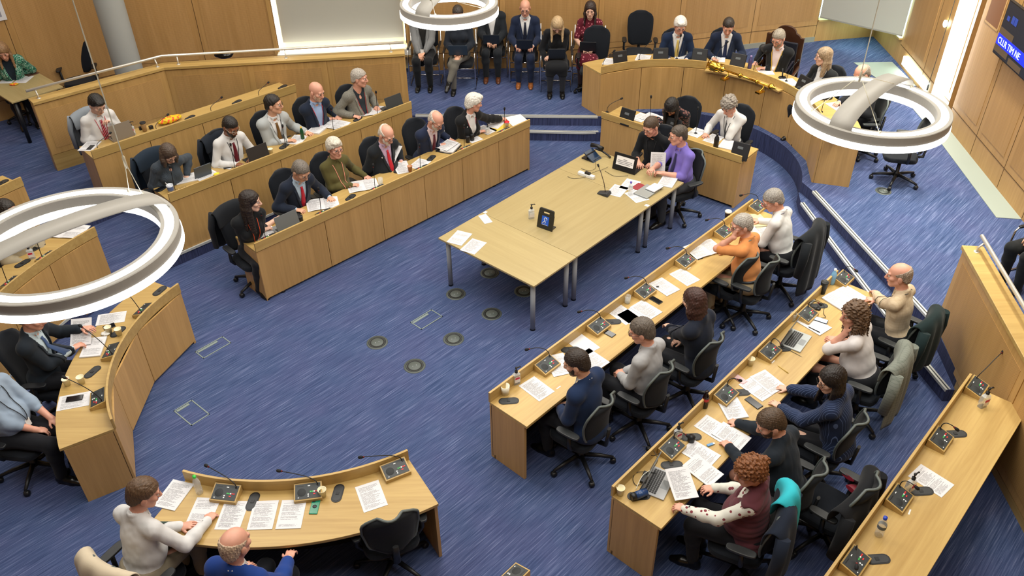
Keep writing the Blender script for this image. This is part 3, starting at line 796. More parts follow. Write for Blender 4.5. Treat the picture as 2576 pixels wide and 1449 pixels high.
# ---------------------------------------------------------------- plan geometry
CEN = np.array([-1.97, 6.66])                 # the benches run round this point
DF = np.array([math.cos(math.radians(44.74)), math.sin(math.radians(44.74))])   # along the left benches
NF = np.array([-DF[1], DF[0]])                # away from the well, towards the left seats
DR = np.array([math.cos(math.radians(46.6)), math.sin(math.radians(46.6))])
NR = np.array([DR[1], -DR[0]])                # away from the well, towards the right seats
def arc(c, r, a0, a1, n=24): return [np.array([c[0]+r*math.cos(a), c[1]+r*math.sin(a)]) for a in np.linspace(a0, a1, n)]
def path_normals(P, side):
    N = []
    for i in range(len(P)):
        a, b = np.asarray(P[max(i-1, 0)]), np.asarray(P[min(i+1, len(P)-1)])
        t = (b-a)[:2]/np.linalg.norm((b-a)[:2]); N.append(np.array([-t[1], t[0]])*side)
    return N
def resample(P, n):
    P = [np.asarray(p, float)[:2] for p in P]; d = [0]
    for a, b in zip(P[:-1], P[1:]): d.append(d[-1]+np.linalg.norm(b-a))
    out = []
    for s_ in np.linspace(0, d[-1], n):
        i = min(int(np.searchsorted(d, s_, 'right'))-1, len(P)-2); u = (s_-d[i])/(d[i+1]-d[i]+1e-9)
        out.append(P[i]*(1-u)+P[i+1]*u)
    return out
def struct(mb, name, mats, bevel=0):
    o = mb.build(name, mats, None, bevel); o['kind'] = 'structure'; return o
# ---------------------------------------------------------------- floors
m = MB(); m.box((-14, -2, -.2), (12, 20, 0)); struct(m, 'floor', CARPET)
def tier(name, poly, z0, z1):
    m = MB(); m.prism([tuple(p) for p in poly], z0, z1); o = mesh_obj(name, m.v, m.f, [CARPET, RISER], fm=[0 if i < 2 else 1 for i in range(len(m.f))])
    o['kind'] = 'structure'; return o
def nosing(name, P, z, side=1):
    N = path_normals(P, side); m = MB()
    m.strip(P, -.008, .052, z-.018, z+.003, 0, N); m.strip(P, -.0085, -.004, z-.03, z-.018, 0, N); m.strip(P, .016, .030, z+.003, z+.0045, 1, N)
    o = m.build(name, [NOSE, CHARCOAL]); o['kind'] = 'structure'; return o
r1, r2 = 3.68, 5.24
a_l = math.atan2(NF[1], NF[0])                # angle where the straight left benches leave the arc
M_END, B_END = np.array([-1.50, 12.245]), np.array([-3.36, 12.58])
e1 = [CEN+NF*r1+DF*q for q in np.linspace(6.0, 0, 6)]
c_x = CEN+NF*r1+DF*4.05
t1 = [c_x]+[CEN+NF*r1+DF*q for q in (3, 2, 1, 0)]+arc(CEN, r1, a_l, math.radians(316), 40)[1:]
t2s = CEN+NF*r2
t2 = [t2s+DF*q for q in (3.3, 2, 1, 0)]+arc(CEN, r2, a_l, math.radians(300), 30)[1:]
# first tier (left seats, second row) and the step in front of the gallery
poly1 = [np.array([1.62, 12.84]), np.array([.2, 12.93]), np.array([c_x[0]+.55, 12.965]), c_x]+t1[1:]+[np.array([2.2, 1.2]), np.array([-13, 1.2]), np.array([-13, 16]), np.array([1.62, 16])]
tier('floor_tier_1', poly1, 0, .17)
poly2 = [np.array([1.62, 13.09]), np.array([-1.6, 13.25]), np.array([-2.9, 13.1])]+t2+[np.array([-1.0, .5]), np.array([-13.2, .5]), np.array([-13.2, 17.5]), np.array([1.62, 17.5])]
tier('floor_tier_2', poly2, .16, .34)
nosing('trim_1', [np.array([1.50, 12.86]), np.array([1.24, 12.852]), np.array([.2, 12.93]), np.array([c_x[0]+.55, 12.965]), c_x], .17, -1)
nosing('trim_2', [np.array([1.50, 13.10]), np.array([-1.62, 13.25])], .34, -1)
nosing('trim_3', t1, .17, -1 if np.cross(t1[1]-t1[0], NF) < 0 else 1)
nosing('trim_4', t2, .34, -1 if np.cross(t2[1]-t2[0], NF) < 0 else 1)
# dais platform and right-hand side
ND = [np.array([4.38, 10.49]), np.array([4.745, 8.19]), np.array([4.86, 7.42]), np.array([4.62, 5.4]), np.array([4.5, 3.0])]
NS = [np.array([4.23, 10.45]), np.array([4.40, 8.65]), np.array([4.53, 7.4]), np.array([4.60, 6.9]), np.array([4.66, 6.5])]
DC, DRAD = np.array([2.57, 11.42]), 1.975
dais_front = arc(DC, DRAD-.12, math.radians(122), math.radians(-21), 30)
platform = dais_front+ND+[np.array([9, 3.0]), np.array([9, 18.5]), np.array([1.62, 18.5])]
tier('floor_platform', platform, 0, .34)
tier('floor_step', NS+[np.array([4.9, 6.5]), np.array([4.95, 7.4]), np.array([4.9, 8.2]), np.array([4.5, 10.6]), np.array([4.28, 10.75])], 0, .17)
nosing('trim_5', NS, .17, 1); nosing('trim_6', ND[:3], .34, 1)
# right third row stands on a low tier
R3A, R3B = np.array([1.53, 2.85]), np.array([4.30, 5.80])
tier('floor_tier_3', [R3A+NR*.03, R3B+NR*.03, R3B+NR*.03+DR*.55, np.array([5.2, 5.2]), np.array([5.2, 1.5]), np.array([2.4, 1.2])], 0, .17)
nosing('trim_7', [R3A+NR*.03, R3B+NR*.03+DR*.5], .17, -1)
# pale stone strip at the foot of the right wall
STONE = plain('pale_stone', '#8f9891', .45)
m = MB(); SI = [(7.36, 15.2), (7.22, 12.72), (7.04, 10.48), (6.98, 9.64)]; SO = [(7.0, 15.2), (6.88, 12.25), (6.73, 10.49), (6.66, 9.69)]
for i in range(3):
    for q in (0,):
        m.prism([SO[i], SO[i+1], SI[i+1], SI[i]], .341, .347)
struct(m, 'trim_8', STONE)
m = MB(); m.prism([(6.86, 14.2), (6.62, 15.35), (7.36, 15.35), (7.36, 14.2)], .3415, .348); struct(m, 'trim_9', STONE)
# ---------------------------------------------------------------- walls
WALLH = 5.6
def wall_run(name, P, z0, z1, inward, seams=None, panel=True, base=True, mat=None):
    """oak wall along P; plain board with inset perforated panels on the room side"""
    o = None
    N = path_normals(P, inward); m = MB(); m.strip(P, -.12, 0, z0, z1, 0, N); o = m.build(name, mat or OAK_WP); o['kind'] = 'structure'
    if panel:
        for a, b in zip(P[:-1], P[1:]):
            a, b = np.asarray(a), np.asarray(b); Ln = np.linalg.norm(b-a); d = (b-a)/Ln; n = np.array([-d[1], d[0]])*inward
            k = max(1, round(Ln/1.35)); w = Ln/k; yaw = math.atan2(d[1], d[0])
            for i in range(k):
                for (u0, u1) in ((z0+.45, z0+2.0), (z0+2.12, z0+3.7), (z0+3.82, z0+5.1)):
                    if u1 > z1: continue
                    p = MB(); x0, x1 = i*w+.11, (i+1)*w-.11; sg = inward
                    p.box((x0, min(0, .006*sg), u0), (x1, max(0, .006*sg), u1))
                    q = p.build('acoustic_panel', OAK_W, o); q.location = (a[0], a[1], 0); q.rotation_euler = (0, 0, yaw)
                s = MB(); s.box((i*w-.004, min(0, .003*inward), z0+.02), (i*w+.004, max(0, .003*inward), z1)); q = s.build('panel_seam', plain('seam_dark', '#4a3213', .8), o)
                q.location = (a[0], a[1], 0); q.rotation_euler = (0, 0, yaw)
            s = MB(); s.box((0, min(0, .004*inward), z0+.33), (Ln, max(0, .004*inward), z0+.338)); q = s.build('panel_seam', plain('seam_dark', '#4a3213', .8), o)
            q.location = (a[0], a[1], 0); q.rotation_euler = (0, 0, yaw)
    return o
A2 = lambda *p: np.array(p, float)
BW = [A2(6.20, 16.52), A2(4.8, 16.18), A2(3.25, 15.70), A2(1.67, 15.36), A2(-.16, 15.31), A2(-1.88, 15.23)]
wall_run('wall_back', BW, .34, WALLH, 1)
LW = [A2(-4.25, 15.02), A2(-6.9, 14.6), A2(-9.6, 12.6), A2(-11.4, 9.5)]
wall_run('wall_left', LW, .34, WALLH, 1)
RW = [A2(7.46, 15.4), A2(7.24, 12.75)]
RW2 = [A2(7.20, 12.55), A2(7.04, 10.48), A2(6.98, 9.64), A2(6.86, 7.0), A2(6.7, 3.5)]
wall_run('wall_right', RW[::-1], .34, WALLH, 1); wall_run('wall_right_near', RW2[::-1], .34, WALLH, 1)
m = MB(); m.box((-14, -2.2, 0), (12, -2.0, WALLH)); struct(m, 'wall_front', OAK_WP)
m = MB(); m.box((-14.2, -2.2, 0), (-14, 10.5, WALLH)); struct(m, 'wall_far_left', OAK_WP)
m = MB(); m.box((8.6, -2.2, 0), (8.8, 16, WALLH)); struct(m, 'wall_far_right', OAK_WP)
m = MB(); m.box((-14.4, -2.4, 7.2), (12, 19.5, 7.4)); struct(m, 'ceiling', plain('ceiling_white', '#e4e2da', .8))
# grey strip of stone skirting seen behind the dais
m = MB(); m.strip(BW[:3], .0, .02, .34, .44, 0, path_normals(BW[:3], 1)); struct(m, 'baseboard_back', plain('stone_skirting', '#8d8f86', .5))
LED = emit('led_white', '#fffdf4', 14.); LEDW = emit('led_warm', '#fff1b8', 7.); LEDC = emit('led_cool', '#eafff4', 13.)
# left screen: grey panel in a lit recess
m = MB(); SA, SB = A2(-1.90, 15.23), A2(-4.27, 15.02); d = (SB-SA)/np.linalg.norm(SB-SA); n = A2(-d[1], d[0]); n = n if n[1] < 0 else -n
SLN = np.linalg.norm(SB-SA); yawS = math.atan2(d[1], d[0])
S = empty('projection_screen', (SA[0], SA[1], 0), yawS, 'large blank grey screen in a lit recess behind the curved balustrade', 'screen')
flip = 1 if (math.cos(yawS+PI/2)*n[0]+math.sin(yawS+PI/2)*n[1]) > 0 else -1
def sbox(lo, hi, name, mat, parent=S):
    m = MB(); m.box((lo[0], min(lo[1]*flip, hi[1]*flip), lo[2]), (hi[0], max(lo[1]*flip, hi[1]*flip), hi[2])); return m.build(name, mat, parent)
SCR = plain('screen_grey', '#a9a79b', .75)
sbox((.02, -.22, .34), (SLN-.0, -.16, WALLH), 'recess_back', plain('recess_cream', '#cfc7a0', .8))
sbox((.05, -.12, .97), (SLN-.10, -.09, WALLH), 'screen_panel', SCR)
sbox((SLN-.05, -.15, .85), (SLN-.025, -.12, WALLH), 'light_strip', LED); sbox((.02, -.15, .9), (.035, -.12, WALLH), 'light_strip', LEDW)
sbox((.05, -.05, .832), (SLN-.1, .0, .85), 'light_strip', LED)
sbox((-.06, -.16, .72), (SLN, .16, .83), 'sill', plain('sill_white', '#e9e6d8', .5)); sbox((-.06, -.16, .68), (SLN, .16, .72), 'sill_board', OAK_X); sbox((-.04, -.18, .34), (.0, .02, WALLH), 'jamb', OAK_WP); sbox((SLN, -.18, .34), (SLN+.06, .03, WALLH), 'jamb', OAK_Z)
# round column
m = MB(); cc = A2(-6.40, 13.48); m.lathe([(.225, .34), (.225, WALLH+1)], (cc[0], cc[1], 0), 40); struct(m, 'column', plain('concrete_grey', '#9c9f9c', .7))
# tall light slot in the right wall
m = MB(); m.box((7.10, 12.95, .40), (7.23, 13.13, 3.6)); sl = tag(m.build('wall_light', LED), 'tall white light slot in the oak wall beside the wall screen', 'light')
m = MB(); P = [A2(7.42, 15.0), A2(7.34, 13.7)]; m.strip(P, .005, .04, .44, .60, 0, path_normals(P, -1)); tag(m.build('skirting_light', LEDC), 'cool light strip low on the wall beside the roller blind', 'light')
m = MB(); m.lathe([(.0001, 0), (.05, 0), (.06, .03), (.0001, .04)], n=16, T=TR((7.29, 13.67, 1.66), 0, 0, -PI/2)); tag(m.build('wall_spotlight', LEDC), 'small round cool spotlight on the oak wall beside the light slot', 'light')
m = MB(); m.tube([(7.29, 13.60, 3.6), (7.26, 13.60, .62)], .006, 6); m.lathe([(.0001, .52), (.016, .52), (.016, .62), (.0001, .62)], (7.26, 13.60, 0), 10); tag(m.build('blind_cord', CHARCOAL), 'thin dark cord with a weight hanging down the right oak wall', 'cord')
# brown framed niche
WD = unit(np.array([6.98-7.2, 9.64-12.55, 0])); wyaw = math.atan2(WD[1], WD[0])
E = empty('wall_niche', (7.175, 12.42, 2.13), wyaw, 'brown framed niche high in the oak wall above the wall screen', 'niche')
m = MB(); m.box((0, .0, 0), (.5, .012, .03)); m.box((0, 0, 0), (.03, .012, 1)); m.box((.47, 0, 0), (.5, .012, 1)); m.build('frame', OAK_Z, E)
m = MB(); m.box((.03, .0, .03), (.47, .006, 1)); m.build('niche_back', plain('niche_brown', '#7a4d2a', .6), E)
# wall screen
E = empty('wall_screen', (7.02, 11.68, 1.93), wyaw, 'wall mounted screen at the right edge showing a blue caption bar', 'screen')
m = MB(); m.box((0, 0, 0), (1.25, .05, .75)); m.build('casing', BLACK, E)
m = MB(); m.box((.015, -.002, .015), (1.235, .0, .735)); m.build('display', emit('display_dark', '#1a1d26', .6), E)
m = MB(); m.box((.015, -.004, .045), (.44, -.001, .38)); m.box((.5, -.004, .02), (.9, -.001, .1)); m.build('video_picture', emit('display_brown', '#4e4030', .55), E)
m = MB(); m.box((.015, -.006, .14), (1.235, -.003, .29)); m.build('caption_bar', emit('caption_blue', '#1326d8', 1.1), E)
def text(s_, size, mat, parent, loc, rot, name='lettering', ext=.001, align='LEFT'):
    c = bpy.data.curves.new(name, 'FONT'); c.body = s_; c.size = size; c.extrude = ext; c.align_x = align; c.materials.append(mat)
    o = bpy.data.objects.new(name, c); C.objects.link(o); dg = bpy.context.evaluated_depsgraph_get(); me = bpy.data.meshes.new_from_object(o.evaluated_get(dg)); bpy.data.objects.remove(o)
    o = bpy.data.objects.new(name, me); C.objects.link(o); o.parent = parent; o.location = loc; o.rotation_euler = rot; return o
text('CLLR TIM NE', .125, emit('caption_white', '#cfe8ff', 1.2), E, (.055, -.008, .17), (PI/2, 0, 0))
for x in (.1, .24, .33):
    m = MB(); m.box((x, -.006, .50), (x+.08, -.003, .56+.04*(x > .2))); m.build('video_figure', emit('video_blue', '#243a86', .6), E)
# corner window with roller blind
W0, W1 = A2(6.20, 16.52), A2(7.46, 15.4)
OUTC = A2(7.50, 16.76)
m = MB(); P = [W0, OUTC]; N_ = path_normals(P, -1); m.strip(P, 0, .12, .34, .76, 0, path_normals(P, 1)); P = [OUTC, W1]; m.strip(P, 0, .12, .34, .76, 0, path_normals(P, 1)); struct(m, 'wall_window', OAK_WP)
m = MB(); P = [W0, OUTC]; m.strip(P, -.06, .12, .76, .79, 0, path_normals(P, 1)); P = [OUTC, W1]; m.strip(P, -.06, .12, .76, .79, 0, path_normals(P, 1)); struct(m, 'trim_10', OAK_X)
m = MB(); P = [W0, OUTC]; m.strip(P, .10, .12, .79, WALLH, 0, path_normals(P, 1)); P = [OUTC, W1]; m.strip(P, .10, .12, .79, WALLH, 0, path_normals(P, 1)); struct(m, 'window_1', emit('window_glow', '#dcfff4', 2.2))
m = MB(); P = [W0+A2(.25, .02), OUTC-A2(.1, .06)]; m.strip(P, 0, .05, .795, .82, 0, path_normals(P, 1)); tag(m.build('sill_light', LEDW), 'warm light strip along the window sill under the roller blind', 'light')
m = MB(); P = [OUTC-A2(.06, .1), W1+A2(-.03, .1)]; m.strip(P, 0, .05, .795, .82, 0, path_normals(P, 1)); tag(m.build('sill_light', LEDC), 'cool light strip on the short sill beside the blind corner', 'light')
E = empty('roller_blind', (W0[0], W0[1], 0), math.atan2(W1[1]-W0[1]-.05, W1[0]-W0[0]), 'pale grey roller blind hanging across the lit corner window', 'blind')
bl_ = np.linalg.norm(W1-W0); m = MB(); m.box((.03, -.006, .86), (bl_-.01, 0, WALLH)); m.build('blind_fabric', plain('blind_grey', '#a9aba3', .8), E)
m = MB(); m.box((.03, -.012, .835), (bl_-.01, .008, .86)); m.build('bottom_bar', plain('bar_grey', '#8f9089', .5), E)
E = empty('tissue_box', (*(W0+A2(.33, .0)), .79), .3, 'green tissue box with a white tissue on the window sill', 'tissue box')
m = MB(); m.box((-.11, -.06, 0), (.11, .06, .09)); m.build('box', plain('tissue_green', '#2e9a58', .6), E, .004)
m = MB(); m.lathe([(.02, .09), (.06, .13), (.05, .17), (.02, .21), (.0001, .22)], n=7); m.build('tissue', WHITE, E)
# ---------------------------------------------------------------- benches
def bench(label, P, side, zb, zf, depth, splits, ups=.12, group=None, ports=(), ends=(True, True), plinth=True, panel_z=None, name='council_bench', top=.76, cat='desk'):
    """P: plan path of the front face; side=+1/-1 picks the seat side; zb floor in front, zf floor at the seats"""
    P = [np.asarray(p, float)[:2] for p in P]; N = path_normals(P, side)
    o = P[len(P)//2]; E = empty(name, (o[0], o[1], 0), 0, label, cat, group)
    ang = math.atan2(P[-1][1]-P[0][1], P[-1][0]-P[0][0]); straight = len(P) <= 3
    if straight:                                   # local x runs along the bench so the grain does too
        E.rotation_euler = (0, 0, ang); c, s = math.cos(-ang), math.sin(-ang)
        rot = lambda v: np.array([c*v[0]-s*v[1], s*v[0]+c*v[1]])
    else: rot = lambda v: np.array([v[0], v[1]])
    Q = [rot(p-o) for p in P]; NQ = [rot(n) for n in N]
    z1 = zf+top
    def st(nm, y0, y1, a, b, mat, bev=.002):
        m = MB(); m.strip(Q, y0, y1, a, b, 0, NQ); return m.build(nm, mat, E, bev)
    st('worktop', .018, depth, z1-.032, z1, OAK_X, .003)
    if ups: st('upstand', 0, .024, z1-.008, z1+ups, OAK_X, .003)
    pb = (zb if panel_z is None else panel_z)
    # front panels with dark red joints
    d = [0]
    for a, b in zip(Q[:-1], Q[1:]): d.append(d[-1]+np.linalg.norm(b-a))
    Ln = d[-1]
    def at_(s_):
        i = min(max(int(np.searchsorted(d, s_, 'right'))-1, 0), len(Q)-2); u = (s_-d[i])/(d[i+1]-d[i]); nn = NQ[i]*(1-u)+NQ[i+1]*u
        return Q[i]*(1-u)+Q[i+1]*u, nn/np.linalg.norm(nn)
    fr = [0]+list(splits)+[1]
    for a, b in zip(fr[:-1], fr[1:]):
        a_, b_ = a*Ln+.004, b*Ln-.004
        pts = [at_(s_) for s_ in (np.linspace(a_, b_, 2 if True else 8))]
        if not straight: pts = [at_(a_), at_(b_)]
        m = MB(); m.strip([p[0] for p in pts], .010, .030, pb+.035, z1-.018, 0, [p[1] for p in pts]); m.build('front_panel', OAK_Z, E, .0015)
    st('panel_backing', .033, .04, pb+.03, z1-.03, GAP, 0)
    if plinth: st('plinth', .055, .075, zb, pb+.05, BLACKF, 0)
    for k, e in enumerate(ends):
        if not e: continue
        i = 0 if k == 0 else -1
        t = (Q[1]-Q[0]) if k == 0 else (Q[-2]-Q[-1]); t = t/np.linalg.norm(t); p, n = Q[i], NQ[i]
        poly = [p+n*.012, p+n*(depth-.03), p+n*(depth-.03)+t*.03, p+n*.012+t*.03]
        m = MB(); m.prism([tuple(q) for q in poly], max(zb, zf-.001) if zb < zf else zb, z1-.034)
        if zb < zf:
            poly2 = [p+n*.012, p+n*.034, p+n*.034+t*.03, p+n*.012+t*.03]; m.prism([tuple(q) for q in poly2], zb, zf)
        m.build('end_panel', OAK_Z, E, .002)
    for pt, az in ports:                             # oval black cable ports let into the worktop
        lp = rot(np.asarray(pt)[:2]-o); a = az-(ang if straight else 0)
        m = MB(); oval = [(.055+.045*math.cos(q), .045*math.sin(q)) for q in np.linspace(-PI/2, PI/2, 9)]+[(-.055+.045*math.cos(q), .045*math.sin(q)) for q in np.linspace(PI/2, 1.5*PI, 9)]
        T = TR((lp[0], lp[1], z1), a); m.prism(oval, -.004, .004, 0, T); m.prism([(x*.86, y*.78) for x, y in oval], .004, .0055, 1, T); m.box((-.018, -.012, .0055), (.012, .016, .009), 0, T)
        m.build('cable_port', [BLACK, CHARCOAL], E)
    return E
def pl(px, py, z): return U(px, py, z)[:2]
pi_f = lambda lst, z, az: [(pl(x, y, z), az) for x, y in lst]
F1, F2 = pl(640, 613.6, .88), pl(1334, 300, .88)
YF = math.radians(44.74); YR = math.radians(46.6)
bench('long oak bench in front of the left seats, nearest to the meeting tables', [F1, F2], 1, 0, 0, .50, (.208, .395, .555, .705, .86), group='left straight benches', ports=pi_f([(1002, 428), (1085, 398), (882, 497), (640, 578), (745, 540)], .76, YF+.4))
M1, M2 = pl(422.8, 488, 1.05), pl(1035, 255, 1.05)
bench('oak bench of the middle left row with five people behind it', [M1, M2], 1, 0, .17, .52, (.215, .41, .585, .755, .90), group='left straight benches', ports=pi_f([(408, 474), (715, 368), (900, 300)], .93, YF+.4))
B1, B2 = pl(228.6, 380.3, 1.22), pl(743, 212, 1.22)
bench('oak bench of the back left row with a yellow bag on it', [B1, B2], 1, .17, .34, .52, (.25, .5, .77), group='left straight benches', ports=pi_f([(478, 296), (596, 257), (711, 219)], 1.10, YF+.4))
a0, a1 = math.radians(150.5), math.radians(212.5)
c1 = arc(A2(-1.985, 6.64), 2.075, a0, a1, 33)
bench('low curved oak bench at the left with two seated men', c1, -1, 0, 0, .50, (.34, .68, .985), group='left curved benches', ports=pi_f([(402, 732), (297, 835), (233, 936)], .76, 1.2))
c2 = arc(CEN, r1, math.radians(147.6), math.radians(205), 33)
bench('curved oak bench of the middle row seen through the left ring lamp', c2, -1, 0, .17, .50, (.19, .38, .57, .76), group='left curved benches', ports=pi_f([(95, 622), (57, 663)], .93, 1.1))
c3 = arc(CEN, 5.30, math.radians(146.2), math.radians(185), 25)
bench('curved oak bench of the back row at the left edge', c3, -1, .17, .34, .50, (.25, .5, .75), group='left curved benches', ports=pi_f([(4, 460)], 1.10, 1.1))
cb = arc(A2(-2.13, 7.02), 2.25, math.radians(250.5), math.radians(-58.5+360), 33)[::1]
bench('curved oak bench at the bottom with papers spread over it', cb, -1, 0, 0, .60, (.33, .66), ports=pi_f([(636, 1262), (850, 1241)], .76, 1.5))
R1A, R1B = pl(1228, 987, .88), pl(1892, 499, .88)
bench('long oak bench of the front right row seen from behind', [R1A, R1B], -1, 0, 0, .50, (.17, .34, .5, .67, .84), group='right straight benches', ports=pi_f([(1280, 1009), (1540, 810), (1655, 723), (1748, 648), (1435, 880)], .76, YR-.75))
R2A, R2B = pl(1538, 1222, .88), pl(2105, 678, .88)
bench('oak bench of the second right row seen from behind', [R2A, R2B], -1, 0, 0, .52, (.2, .4, .6, .8), group='right straight benches', ports=pi_f([(1607, 1248), (1738, 1100), (1862, 988), (1966, 878), (2060, 770), (1690, 1170)], .76, YR-.75))
R3A_, R3B_ = np.array([1.50, 2.83]), pl(2440, 938, 1.05)
bench('empty oak bench of the third right row', [R3A_, R3B_], -1, 0, .17, .55, (.2, .4, .6, .8), group='right straight benches', ports=pi_f([(2404, 1092), (2318, 1236), (2207, 1407)], .93, YR-.75))
# curved dais and clerks' desk
cd = arc(DC, DRAD, math.radians(122), math.radians(-20), 41)
bench('large curved oak dais desk carrying a golden mace', cd, 1, .10, .34, .56, (.155, .30, .445, .59, .72, .86), panel_z=.20, plinth=False, name='dais_desk', group=None)
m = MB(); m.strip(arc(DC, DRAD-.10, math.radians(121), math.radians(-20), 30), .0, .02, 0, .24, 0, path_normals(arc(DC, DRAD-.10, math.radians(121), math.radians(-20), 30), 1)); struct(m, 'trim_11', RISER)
K1_, K2_ = pl(1513, 281, .86), pl(1866, 394, .86)
bench("oak clerks' desk standing inside the curve of the dais", [K1_, K2_], 1, 0, 0, .56, (), ups=.10, name='clerk_desk')
# bottom edge corner of another bench
bench('oak bench end at the bottom edge between the two near benches', [pl(1262, 1452, .88), pl(1340, 1408+45, .88)+A2(.55, -.1)], -1, 0, 0, .4, ())
# balustrades
def balustrade(label, P, side, zb, zt, splits, rail_to=None, rail_dz=.13, extra_rail=None, zrail=None):
    N = path_normals(P, side); o = P[0]; E = empty('balustrade', (o[0], o[1], 0), 0, label, 'balustrade')
    Q = [np.asarray(p)-o for p in P]
    m = MB(); m.strip(Q, .0, .13, zb, zt-.045, 0, N); m.build('wall_core', OAK_Z, E)
    m = MB(); m.strip(Q, -.035, .19, zt-.045, zt, 0, N); m.build('coping', OAK_X, E, .004)
    for a, b in zip(Q[:-1], Q[1:]):
        Ln = np.linalg.norm(b-a); yaw = math.atan2(b[1]-a[1], b[0]-a[0]); k = max(1, round(Ln/1.5)); w = Ln/k
        for i in range(k):
            m = MB(); sg = -side; y = .008
            m.box((i*w+.008, min(0, sg*y), zb+.27), ((i+1)*w-.008, max(0, sg*y), zt-.06)); q = m.build('frame_panel', OAK_Z, E); q.location = (a[0], a[1], 0); q.rotation_euler = (0, 0, yaw)
            m = MB(); m.box((i*w+.10, min(sg*y, sg*.011), zb+.36), ((i+1)*w-.10, max(sg*y, sg*.011), zt-.16)); p = m.build('perforated_panel', OAK_P, q)
        m = MB(); m.box((.0, min(0, -side*.006), zb), (Ln, max(0, -side*.006), zb+.262)); q = m.build('base_panel', OAK_X, E); q.location = (a[0], a[1], 0); q.rotation_euler = (0, 0, yaw)
    R = [q+n*.13 for q, n in zip(Q, N)]; m = MB(); zr = zt+rail_dz
    m.tube([(p[0], p[1], zr) for p in R], .021, 12); m.build('handrail', STEEL, E)
    for a, b in zip(range(len(R)-1), range(1, len(R))):
        k = max(2, round(np.linalg.norm(R[b]-R[a])/1.3))
        for u in np.linspace(.06, .94, k):
            p = R[a]*(1-u)+R[b]*u; n = N[a]; q = p-n*.05
            m = MB(); m.tube([(q[0], q[1], zt), (q[0], q[1], zt+.05), (p[0], p[1], zr-.01)], .011, 8); m.lathe([(.0001, zt+.004), (.03, zt+.004), (.03, zt)], (q[0], q[1], 0), 12); m.build('rail_bracket', STEEL, E)
    return E
balustrade('long oak balustrade with a steel rail behind the left benches', [pl(80, 257, 1.47), pl(412, 168, 1.47), pl(1018, 133, 1.47)], 1, .34, 1.47, ())
balustrade('oak balustrade with a steel rail at the right edge', [pl(2428, 617, 1.42), np.array([4.62, 5.5]), np.array([4.50, 3.6])], 1, .0, 1.42, ())
# ---------------------------------------------------------------- meeting tables
AYAW = .8366; AX = np.array([math.cos(AYAW), math.sin(AYAW)]); BX = np.array([math.sin(AYAW), -math.cos(AYAW)])
TO = np.array([-.918, 8.758])
def mtable(label, s0, s1, legs, w=1.575):
    o = TO+AX*s0; E = empty('meeting_table', (o[0], o[1], 0), AYAW, label, 'table', 'pale oak meeting tables')
    L_ = s1-s0
    m = MB(); m.box((.002, -w, .715), (L_-.002, 0, .74)); m.build('tabletop', LIGHT_OAK if L_ > 1 else LIGHT_OAK_Y, E, .003)
    m = MB(); m.box((.05, -w+.1, .66), (L_-.05, -w+.13, .715)); m.box((.05, -.13, .66), (L_-.05, -.1, .715)); m.build('frame', GREYM, E)
    for x, y in legs:
        m = MB(); m.lathe([(.0001, .715), (.030, .715), (.030, .02), (.0001, .02)], (x*L_+(.085 if x < .5 else -.085), -.085 if y else -w+.085, 0), 20); l = m.build('leg', GREYM, E)
        m = MB(); m.lathe([(.031, .022), (.033, .0), (.0001, .0)], (x*L_+(.085 if x < .5 else -.085), -.085 if y else -w+.085, 0), 20); m.build('foot', BLACK, l)
    return E
ALL4 = [(0, 0), (0, 1), (1, 0), (1, 1)]
mtable('small meeting table at the near end carrying two printed sheets', 0, .799, ALL4)
mt = mtable('largest meeting table in the middle carrying the hearing loop sign', .799, 2.397, ALL4)
m = MB(); m.box((.5, -1.2, .45), (1.1, -1.17, .715)); m.build('modesty_panel', OAK_X, mt)
mtable('meeting table at the far end carrying laptops and phones', 2.397, 3.2, ALL4)
for (s0, lab) in ((.80, 'small white sticker at the left seam of the meeting tables'), ):
    m = MB(); m.box((.01, -.05, .7405), (.06, -.01, .7415)); q = m.build('corner_sticker', WHITE); q.location = (*(TO+AX*s0), 0); q.rotation_euler = (0, 0, AYAW); tag(q, lab, 'sticker')
m = MB(); m.box((-.06, -1.565, .7405), (-.01, -1.51, .7415)); q = m.build('corner_sticker', WHITE); q.location = (*(TO+AX*2.39), 0); q.rotation_euler = (0, 0, AYAW); tag(q, 'small white sticker at the right seam of the meeting tables', 'sticker')
# table at the upper left by the wall
utc = U(70, 205, .34+.74); ta = math.radians(-57)
E = empty('side_table', (utc[0]-.12, utc[1]-.05, .34), math.radians(-42), 'pale oak table by the left wall with a seated woman behind it', 'table')
m = MB(); m.box((-.75, -.42, .715), (.72, .40, .74)); m.build('tabletop', LIGHT_OAK, E, .003)
for x in (-.68, .65):
    for y in (-.36, .34): m = MB(); m.lathe([(.0001, .715), (.03, .715), (.03, 0), (.0001, 0)], (x, y, 0), 16); m.build('leg', BLACK, E)
